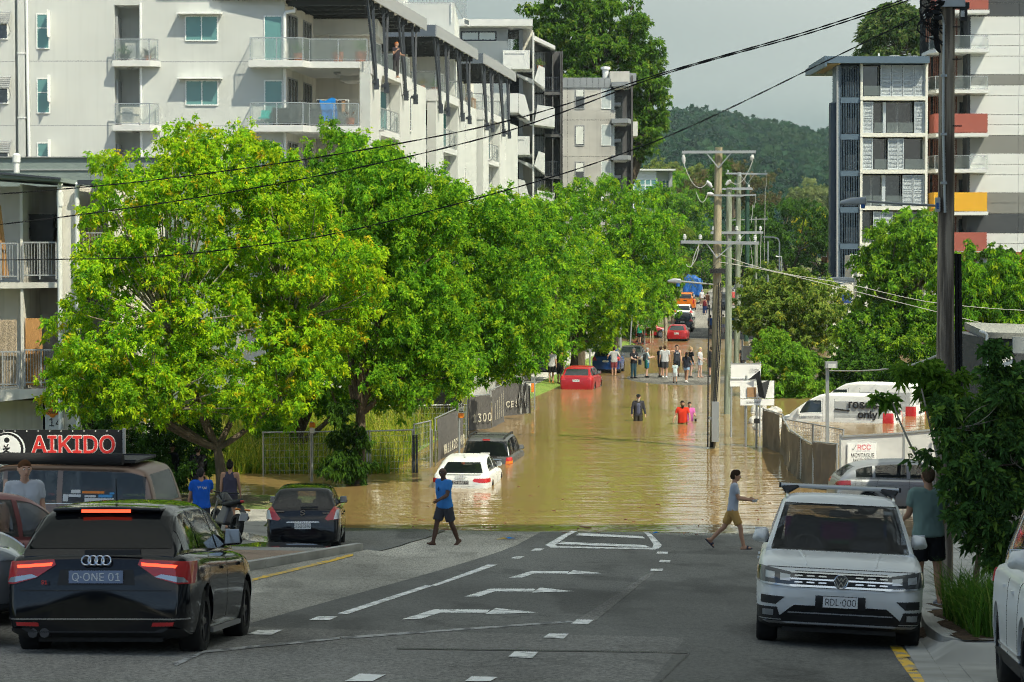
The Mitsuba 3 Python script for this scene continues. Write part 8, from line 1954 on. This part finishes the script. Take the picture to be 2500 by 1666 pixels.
  if k_ == 'dress':sp.append(MF.batch_hull([bl([0,y,.92],.12*b) for y in (-.07,.07)]+[bl([0,y,.2],.10) for y in (-.14,.14)]))
  for i,sg in enumerate((1,-1)):
   s0,e,w,Rf=arms[i]; fr_={'tee':.62,'polo':.6,'jacket':1.0}.get(k_,0)
   if fr_:sp+=[limb_(tz([0,sg*.14,1.43]),.066*b+e_*.6,s0,.060*b+e_*.4,n),MF.batch_hull([ball(s0,.060*b+.008,n),frus(s0+(e-s0)*.2,.064*b,s0+(e-s0)*fr_,.060*b)])]
   if k_ == 'jacket':sp+=[limb_(e,.056,w+(e-w)*.05,.042,n)]
  sm=MF.batch_boolean(sp,m3.OpType.Add)
  sm=sm.trim_by_plane(list(map(float,TW @ np.array([0,0,1.0]))),float((TW @ np.array([0,0,1.0])) @ tz([0,0,.865 if k_ != 'crop' else 1.0]))) if k_ != 'dress' else sm
  neck=MF.batch_hull([ball(tz([.03,0,1.52]),.062,n),ball(tz([.05,0,1.58]),.075,n)])
  part(key,{'tee':'shirt','polo':'polo_shirt','tank':'singlet','jacket':'jacket','dress':'dress','crop':'top'}[k_],P_(soft(up(sm-neck),.02,5,.030)),c_,True if fine else 60)
 k_,c_=bottom[0],cloth(bottom[1])
 if k_ != 'none':
  sp=[MF.batch_hull([bl([-.008,y,.945],.094*b+.010) for y in (-.068,.068)]+[ball(h+[-.004,0,-.01],.098*b+.012,n) for h in hipj])]
  for h,kn,an,Rk in legs:
   if k_ in ('shorts','brief'):sp.append(MF.batch_hull([ball(h,.100*b+.008,n),frus(h+(kn-h)*.35,.100*b,h+(kn-h)*(.80 if k_ == 'shorts' else .42),.098*b)]))
   elif k_ == 'pants':sp+=[limb_(h,.100*b,kn,.068*b,n),MF.batch_hull([ball(kn,.068*b,n),frus(kn+(an-kn)*.3,.066*b,kn+(an-kn)*.93,.056)])]
  if k_ == 'skirt':sp.append(MF.batch_hull([bl([0,y,.92],.12*b) for y in (-.07,.07)]+[bl([0,y,.22],.09) for y in (-.14,.14)]))
  part(key,{'shorts':'shorts','brief':'shorts','pants':'trousers','skirt':'skirt'}[k_],P_(soft(up(MF.batch_boolean(sp,m3.OpType.Add)),.02,5,.026)),c_,True if fine else 60)
 J=dict(arms=arms,legs=legs,tz=tz,hp=hp,drop=drop,P=P_,up=up,bl=bl,n=n)
 for fn in extras:fn(key,J)
 return key
def pack(col):
 def fn(key,J):part(key,'backpack',J['P'](J['up'](MF.batch_hull([ball(J['tz'](p),.06,10) for p in ((-.17,.09,1.35),(-.17,-.09,1.35),(-.19,.09,1.05),(-.19,-.09,1.05))]))),cloth(col),50)
 return fn
def bag(col,i=0):
 def fn(key,J):
  w=J['arms'][i][2]; part(key,'bag',J['P'](J['up'](MF.batch_hull([ball(w+np.array(p),.03,8) for p in ((-.1,0,-.16),(.1,0,-.16),(-.11,0,-.42),(.11,0,-.42))]))),cloth(col),50)
 return fn
def print_(txt,h,col,back=False,dz=1.27,bold=True):
 def fn(key,J):
  tw=text_w(txt,h,bold); sx=-1 if back else 1; a=np.array([0,sx,0.0]); n_=np.array([sx,0,0.0])
  o=J['tz']([sx*(.135 if not back else .112)+(.02 if not back else 0.02),0,dz])-[0,0,J['drop']]
  part(key,'print',J['P'](text_on(txt,h,o-a*tw/2,a,n_,.012,bold)),cloth(col))
 return fn
def pxg(px,py,dz=0.0):return gp(px,py,dz)
def at_w(px,Y,z):p=at(px,900,Y); return np.array([p[0],p[1],z])
cam=lambda p:math.degrees(math.atan2(-p[1],-p[0]))          # facing the camera from p
# the walkers in the foreground
p=pxg(1086,1331)
person('man in blue t-shirt and dark shorts walking barefoot at the water edge',p,cam(p)-52,1.86,'dark',('tee',(.045,.19,.50)),('shorts',(.055,.055,.065)),('bald',(.02,.015,.012)),None,(-16,22),(10,8),(20,-18),(6,8),(52,12),3,42,4,fine=True,build=1.12,glasses=True,extras=[print_('·|·',.06,(.015,.03,.09))])
p=pxg(1788,1342)
def bowl(key,J):
 w=J['arms'][1][2]; c=w+np.array([.10,.04,-.02])
 part(key,'bowl',J['P'](M().lathe([(.0,-.03),(.05,-.03),(.085,.03),(.078,.03),(.045,-.02),(0,-.02)],c-[0,0,J['drop']],16)),cloth((.6,.6,.56)),40)
person('young man in grey patterned t-shirt and tan shorts walking right with a bowl',p,-4,1.87,'tan',('tee',(.36,.39,.45)),('shorts',(.45,.27,.09)),('curly',(.035,.02,.012)),('sandal',(.04,.04,.06)),(-24,24),(22,14),(18,22),(5,4),(68,66),4,0,2,fine=True,build=.93,extras=[bowl])
p=np.array([*gp(2266,1480)[:2],0]); p[2]=float(g(p[0],p[1]))+.02
person('man in grey green t-shirt and black shorts standing behind the white suv, seen from behind',p,96,1.83,'tan',('tee',(.17,.25,.225)),('shorts',(.012,.012,.014)),('short',(.08,.05,.03)),('sandal',(.35,.36,.38)),(2,-2),(3,3),(14,12),(9,10),(60,40),2,5,6,fine=True,build=1.12,spread=3)
# left foreground
p=at(60,1300,33.3); p[2]=GZ(p[0],p[1])
person('man with brown hair and pale grey t-shirt behind the maroon car at the left',p,cam(p)+8,1.80,'light',('tee',(.44,.47,.52)),('shorts',(.05,.06,.08)),('short',(.10,.045,.02)),None,(4,-4),(4,4),(6,-6),(8,8),(20,20),3,6,6,fine=True,build=1.02)
p=at(492,1300,56.4); p[2]=GZ(p[0],p[1])
person('man in bright blue polo shirt holding a phone to his ear',p,104,1.76,'tan',('polo',(.015,.10,.48)),('pants',(.045,.047,.055)),('short',(.03,.028,.027)),('shoe',(.03,.03,.03)),(2,-3),(3,3),(10,42),(10,16),(20,132),3,-28,4,fine=True,build=1.08,extras=[print_('TEAM',.055,(.6,.6,.6),True,1.30)])
p=at(562,1316,64.5); p[2]=GZ(p[0],p[1])+.01
person('woman in dark sleeveless top and shorts seen from behind beside the motorbike',p,84,1.70,'tan',('tank',(.055,.05,.075)),('shorts',(.05,.045,.055)),('bun',(.015,.012,.01)),('sandal',(.03,.03,.03)),(2,-2),(3,3),(-4,4),(7,9),(12,14),1,-10,2,fine=True,build=1.08)
for i,(px,hd,lb,cp_,tp,b_) in enumerate([(418,-70,'older man in dark cap and dark jacket, looking right, leftmost at the hedge',(.02,.02,.022),(.035,.034,.042),1.05),(484,-20,'man in olive cap and black hooded jacket seen from behind by the tree',(.05,.05,.035),(.012,.012,.014),1.1)]):
 p=at(px,1250,76-i*1.0); p[2]=-.08
 person(lb,p,100 if i else 60,1.64,'light',('jacket',tp),('pants',(.03,.03,.04)),('short',(.3,.28,.26) if i == 0 else (.03,.02,.015)),('shoe',(.02,.02,.02)),(1,-1),(2,2),(8,8),(8,8),(30,30),2,hd,6,fine=True,build=b_,cap=cp_)
# waders
wade='people wading in the flood'
p=at_w(1558,109.5,-.66)
person('old man with long white beard, dark cap and dark open jacket wading thigh deep',p,cam(p)+8,1.80,'light',('jacket',(.045,.044,.052)),('shorts',(.05,.045,.035)),('short',(.4,.4,.38)),None,(8,-6),(8,4),(10,8),(14,14),(24,22),6,-10,5,cap=(.02,.02,.022),beard=(.5,.46,.38),group=wade,extras=[lambda key,J:part(key,'singlet',J['P'](J['up'](MF.batch_hull([J['bl']([.055,y,z],.09) for y in (-.02,.02) for z in (1.0,1.33)]))),cloth((.10,.11,.17)),50)])
p=at_w(1667,107.5,-.84)
person('man in bright red t-shirt wading waist deep',p,cam(p)-10,1.82,'tan',('tee',(.62,.045,.022)),('shorts',(.20,.12,.04)),('short',(.02,.015,.012)),None,(10,-8),(8,5),(12,10),(22,20),(34,34),3,22,4,beard=(.025,.018,.014),group=wade,build=1.08)
p=at_w(1683,109.6,-.86)
person('woman in pink and black top wading close behind the man in red',p,cam(p)+12,1.66,'light',('tee',(.50,.12,.34)),('shorts',(.02,.02,.025)),('tail',(.02,.015,.012)),None,(8,-6),(8,5),(20,16),(12,10),(70,60),3,10,6,group=wade,build=.98,extras=[bag((.02,.02,.022),0)])
# the group on the dry island
isl='people standing on the dry road crown'
def onroad(px,py):return gp(px,py,.0)
Fc=lambda p,d:cam(p)+d
L_=[
(1547,924,40,1.72,'pale',('tee',(.02,.02,.024)),('pants',(.035,.075,.10)),('short',(.06,.04,.03)),(.015,.015,.02),(.12,.12,.13),'person in black t-shirt, grey cap and dark teal trousers left on the island',1.2,{'el':(95,60),'sh':(15,20),'extras':[print_('▲',.09,(.6,.6,.6)),bag((.05,.06,.09),0)]}),
(1580,922,100,1.68,'pale',('tee',(.36,.46,.50)),('shorts',(.03,.14,.30)),('short',(.3,.28,.25)),(.03,.03,.03),(.28,.29,.28),'person in pale blue t-shirt and cap with green garment and dark backpack',1.0,{'el':(95,95),'sh':(10,10),'extras':[pack((.03,.033,.037)),lambda key,J:part(key,'tied_garment',J['P'](J['up'](MF.batch_hull([J['bl']([-.05,y,z],.105) for y in (-.1,.1) for z in (.62,.98)]))),cloth((.02,.11,.085)),50)]}),
(1623,923,178,1.84,'light',('tee',(.46,.47,.48)),('shorts',(.055,.055,.06)),('short',(.06,.035,.02)),(.6,.6,.6),None,'tall man in light grey t-shirt and charcoal shorts seen from behind on the island',1.14,{'ab':(12,12)}),
(1613,921,150,1.74,'light',('tee',(.02,.02,.025)),('shorts',(.03,.03,.035)),('short',(.05,.03,.02)),(.03,.03,.03),None,'person in black hidden behind the tall man in grey, holding a bag',.95,{'extras':[bag((.02,.02,.024),1)]}),
(1652,920,10,1.80,'light',('tank',(.05,.055,.07)),('shorts',(.03,.033,.04)),('curly',(.04,.025,.018)),(.05,.05,.05),None,'young man in dark basketball singlet reaching an arm out to the tall man',.96,{'sh':(10,5),'ab':(8,82),'el':(15,5),'extras':[print_('12',.10,(.55,.57,.6))]}),
(1648,936,186,1.18,'tan',('tee',(.50,.60,.62)),('shorts',(.55,.57,.58)),('short',(.02,.018,.016)),(.03,.03,.03),None,'small child in pale printed t-shirt and white shorts walking away',.95,{'child':True,'hip':(14,-14),'cap':(.03,.035,.05),'extras':[print_('Я',.12,(.03,.12,.16),True,1.22)]}),
(1676,934,160,1.66,'tan',('tee',(.03,.033,.045)),('brief',(.30,.42,.58)),('long',(.012,.010,.010)),(.62,.62,.62),None,'woman with long black hair, dark t-shirt and light blue shorts, walking away',1.0,{'hip':(10,-12),'ab':(10,22)}),
(1687,922,120,1.70,'pale',('tee',(.015,.015,.018)),('brief',(.16,.22,.33)),('bun',(.45,.30,.16)),(.05,.05,.05),None,'blonde woman with hair in a bun and black t-shirt behind the dark haired woman',1.0,{'el':(30,20)}),
(1709,922,65,1.70,'pale',('tee',(.52,.52,.55)),('brief',(.50,.56,.64)),('long',(.58,.42,.20)),None,None,'woman with long blonde hair in white t-shirt and pale shorts',.95,{'el':(70,60)}),
(1737,921,200,1.74,'light',('tee',(.02,.02,.024)),('shorts',(.03,.03,.04)),('short',(.03,.02,.015)),(.03,.03,.03),None,'person in black mostly hidden behind the nearest power pole',1.0,{}),
(1499,921,175,1.78,'light',('tee',(.42,.43,.44)),('shorts',(.22,.05,.06)),('short',(.03,.022,.018)),(.05,.05,.055),None,'man in grey t-shirt and maroon shorts standing on the grass beside the blue car',1.02,{'ab':(35,35),'el':(80,80),'sh':(-15,-15)}),
(1346,936,170,1.84,'light',('tee',(.45,.45,.46)),('shorts',(.02,.02,.022)),('short',(.05,.03,.02)),(.35,.17,.04),None,'man in grey t-shirt, black shorts and tan boots left of the red hatchback',1.1,{}),
(1366,938,150,1.74,'light',('tee',(.03,.03,.035)),('shorts',(.03,.03,.035)),('short',(.05,.03,.02)),(.2,.1,.04),None,'person in black behind the red hatchback under the trees',1.0,{})]
for px,py,fc,H_,sk,tp,bt,hr,shc,cpc,lb,bd,kw in L_:
 p=onroad(px,py)
 kw={'hip':(3,-3),'knee':(4,4),**kw}
 person(lb,p,Fc(p,fc),H_,sk,tp,bt,hr,('shoe',shc) if shc else None,build=bd,group=isl if 1535<px<1740 else None,**({'cap':cpc} if cpc else {}),**kw)
# people on the far rise and elsewhere
far_p='onlookers on the far rise'
for px,Y,fc,H_,tp,bt,hr,lb,kw in [
 (1720,249,170,1.68,('tank',(.14,.015,.025)),('skirt',(.015,.03,.09)),('bun',(.03,.02,.02)),'woman in maroon top and long navy skirt walking up the far road',{}),
 (1727,262,150,1.72,('tee',(.25,.12,.07)),('pants',(.16,.15,.20)),('short',(.05,.03,.02)),'person in rust top beside the main pole on the far rise',{}),
 (1713,270,20,1.72,('tee',(.52,.52,.54)),('shorts',(.2,.16,.12)),('short',(.05,.03,.02)),'person in white near the blue tarpaulin truck',{}),
 (1690,263,30,1.75,('tee',(.34,.40,.50)),('pants',(.1,.1,.12)),('bald',(.1,.08,.06)),'man in pale blue shirt in front of the blue tarpaulin',{}),
 (1765,219,200,1.66,('tee',(.58,.52,.24)),('shorts',(.45,.42,.50)),('short',(.05,.03,.02)),'person in pale yellow t-shirt between the first two poles',{}),
 (1788,221,190,1.70,('tee',(.03,.10,.30)),('shorts',(.1,.1,.13)),('short',(.05,.03,.02)),'person in blue between the second and third poles',{}),
 (1808,218,175,1.80,('tee',(.02,.05,.20)),('shorts',(.28,.36,.46)),('short',(.03,.02,.015)),'man in navy t-shirt and light shorts right of the third pole',{}),
 (1734,216,160,1.74,('tee',(.03,.09,.28)),('shorts',(.1,.1,.12)),('short',(.03,.02,.015)),'person in blue at the left side of the main pole',{}),
 (1789,270,180,1.74,('tee',(.5,.1,.09)),('shorts',(.1,.1,.12)),('short',(.03,.02,.015)),'person in red behind the poles on the far rise',{}),
 (1561,196,160,1.72,('tank',(.02,.27,.17)),('shorts',(.02,.02,.022)),('short',(.35,.12,.06)),'woman in green singlet and black shorts by the road sign',{}),
 (1814,160,200,1.72,('tee',(.02,.02,.022)),('pants',(.03,.03,.04)),('long',(.05,.03,.02)),'person in black at the right side of the flood behind the boards',{})]:
 p=at(px,900,Y); p[2]=max(GZ(p[0],p[1]),-.4)
 if px == 1561:p[2]=.1
 person(lb,p,cam(p)+fc,H_,'light',tp,bt,hr,('shoe',(.05,.05,.055)),(5,-5),(5,5),build=1.0,group=far_p if 1680<px<1810 else None,**kw)
p=FS.p(2.2-1.0,-1.0,FL[1]-.01); p=at(967,190,124.0)
person('person with red hair and dark clothes on the top terrace between the struts',p,cam(p)+40,1.72,'light',('tee',(.04,.035,.045)),('pants',(.05,.05,.055)),('short',(.40,.14,.05)),None,(2,-2),(3,3),(10,20),(10,14),(70,110),2,20,4)
part(bk,'terrace_floor',B(FS,(4.6,8.5,-2.3,-.55,p[2]-.3,p[2]-.02)),'m_white_panel')
# a dog at the window of the bronze wagon
dg=thing('dog','small white and tan dog looking out of the bronze wagon window','dog')
dP=lambda m:place(m,LCP,172.5); o=np.array([.42,.48,1.28])
part(dg,'body',dP(MF.batch_boolean([MF.batch_hull([ball(o+q,r) for q,r in (((0,0,.03),.065),((.02,.075,.0),.032),((0,.02,.06),.05))]),limb_(o+[0,0,-.02],.05,o+[.02,-.03,-.18],.085),MF.batch_hull([ball(o+[.02,-.03,-.18],.085),ball(o+[.02,-.16,-.30],.11),ball(o+[.02,-.02,-.34],.07)]),limb_(o+[-.04,.01,-.2],.035,o+[-.04,.03,-.42],.025),limb_(o+[.06,.01,-.2],.035,o+[.06,.03,-.42],.025)],m3.OpType.Add)),cloth((.55,.52,.46)),50)
for sg in (-1,1):part(dg,'ear',dP(MF.batch_hull([ball(o+[sg*.05,-.02,.07],.018),ball(o+[sg*.075,-.02,.13],.010),ball(o+[sg*.085,-.01,.06],.014)])),cloth((.32,.18,.09)),50); part(dg,'eye',dP(ball(o+[sg*.03,.062,.045],.010)),'m_black',50)
part(dg,'nose',dP(ball(o+[.02,.108,.005],.014)),'m_black',50)
# the motorbike behind the two at the kerb
mb=thing('motorcycle','black motorcycle with red tail light and orange indicators at the kerb','motorcycle')
mp=at(548,1330,60.6); mz=GZ(mp[0],mp[1])+.02; mP=lambda m:place(m,[mp[0],mp[1],mz],118,1.0,8)
wh=lambda x,r:((lambda q:(q[0][:,[0,2,1]]+[x,0,r],q[1][:,::-1]))(M().lathe([(r*.72,-.06),(r*.94,-.06),(r,-.03),(r,.03),(r*.94,.06),(r*.72,.06),(r*.72,-.06)],n=24).get()))
for x in (-.70,.70):
 k=part(mb,'wheel',mP(wh(x,.31)),'m_rubber',40); sp_=M()
 for a in np.arange(0,6.28,1.2566):sp_.beam([x,0,.31],[x+.23*math.cos(a),0,.31+.23*math.sin(a)],.03)
 part(k,'spokes',mP(sp_),'m_rim_dark')
part(mb,'seat',mP(MF.batch_hull([ball(q,.05,10) for q in ((.05,-.1,.78),(.05,.1,.78),(-.45,-.09,.86),(-.45,.09,.86),(-.78,0,.95))])),'m_trim',40)
part(mb,'tank',mP(MF.batch_hull([ball(q,.09,12) for q in ((.1,-.07,.84),(.1,.07,.84),(.42,-.08,.92),(.42,.08,.92),(.3,0,.98))])),'m_paint_black',40)
part(mb,'engine',mP(MF.batch_hull([ball(q,.06,10) for q in ((-.2,-.12,.35),(-.2,.12,.35),(.3,-.12,.35),(.3,.12,.35),(.2,0,.7),(-.1,0,.68))])),'m_rim_dark',40)
part(mb,'fork',mP(M().tube([[.45,.09,.98],[.70,.09,.31]],.025,8).tube([[.45,-.09,.98],[.70,-.09,.31]],.025,8)),'m_rim')
part(mb,'handlebar',mP(M().tube([[.30,-.36,1.06],[.44,-.15,1.03],[.44,.15,1.03],[.30,.36,1.06]],.016,8)),'m_trim',True)
part(mb,'tail_light',mP(ball((-.83,0,.93),.05,12,(.6,1.2,.7))),'m_tail',50)
part(mb,'mudguard',mP(MF.batch_hull([ball(q,.02,8) for q in ((-.75,-.07,.80),(-.75,.07,.80),(-1.02,-.06,.66),(-1.02,.06,.66),(-.6,0,.86))])),'m_trim',40)
for sg in (-1,1):part(mb,'indicator',mP(limb_((-.90,sg*.06,.74),.018,(-.92,sg*.17,.74),.03)),'m_amber',50)
part(mb,'number_plate',mP(M().obox([-1.04,0,.58],[.008,.10,.10],rot('y',15))),'m_plate')
part(mb,'exhaust_pipe',mP(M().tube([[.1,-.16,.38],[-.4,-.18,.42],[-.8,-.2,.55]],[.035,.05,.055],10)),'m_rim_dark',True)
# ---------------------------------------------------------------- haze: the hill fades a little to blue
scene['haze_air']={'type':'homogeneous','albedo':{'type':'rgb','value':[.72,.92,.99]},'sigma_t':8e-5}
put_haze=struct('haze',None,'stuff')
scene[put_haze]={'type':'cube','to_world':T().translate([0,1000,60]).scale([1100,1400,75]),'bsdf':{'type':'null'},'interior':{'type':'ref','id':'haze_air'}}
scene['camera']['medium']={'type':'ref','id':'haze_air'}
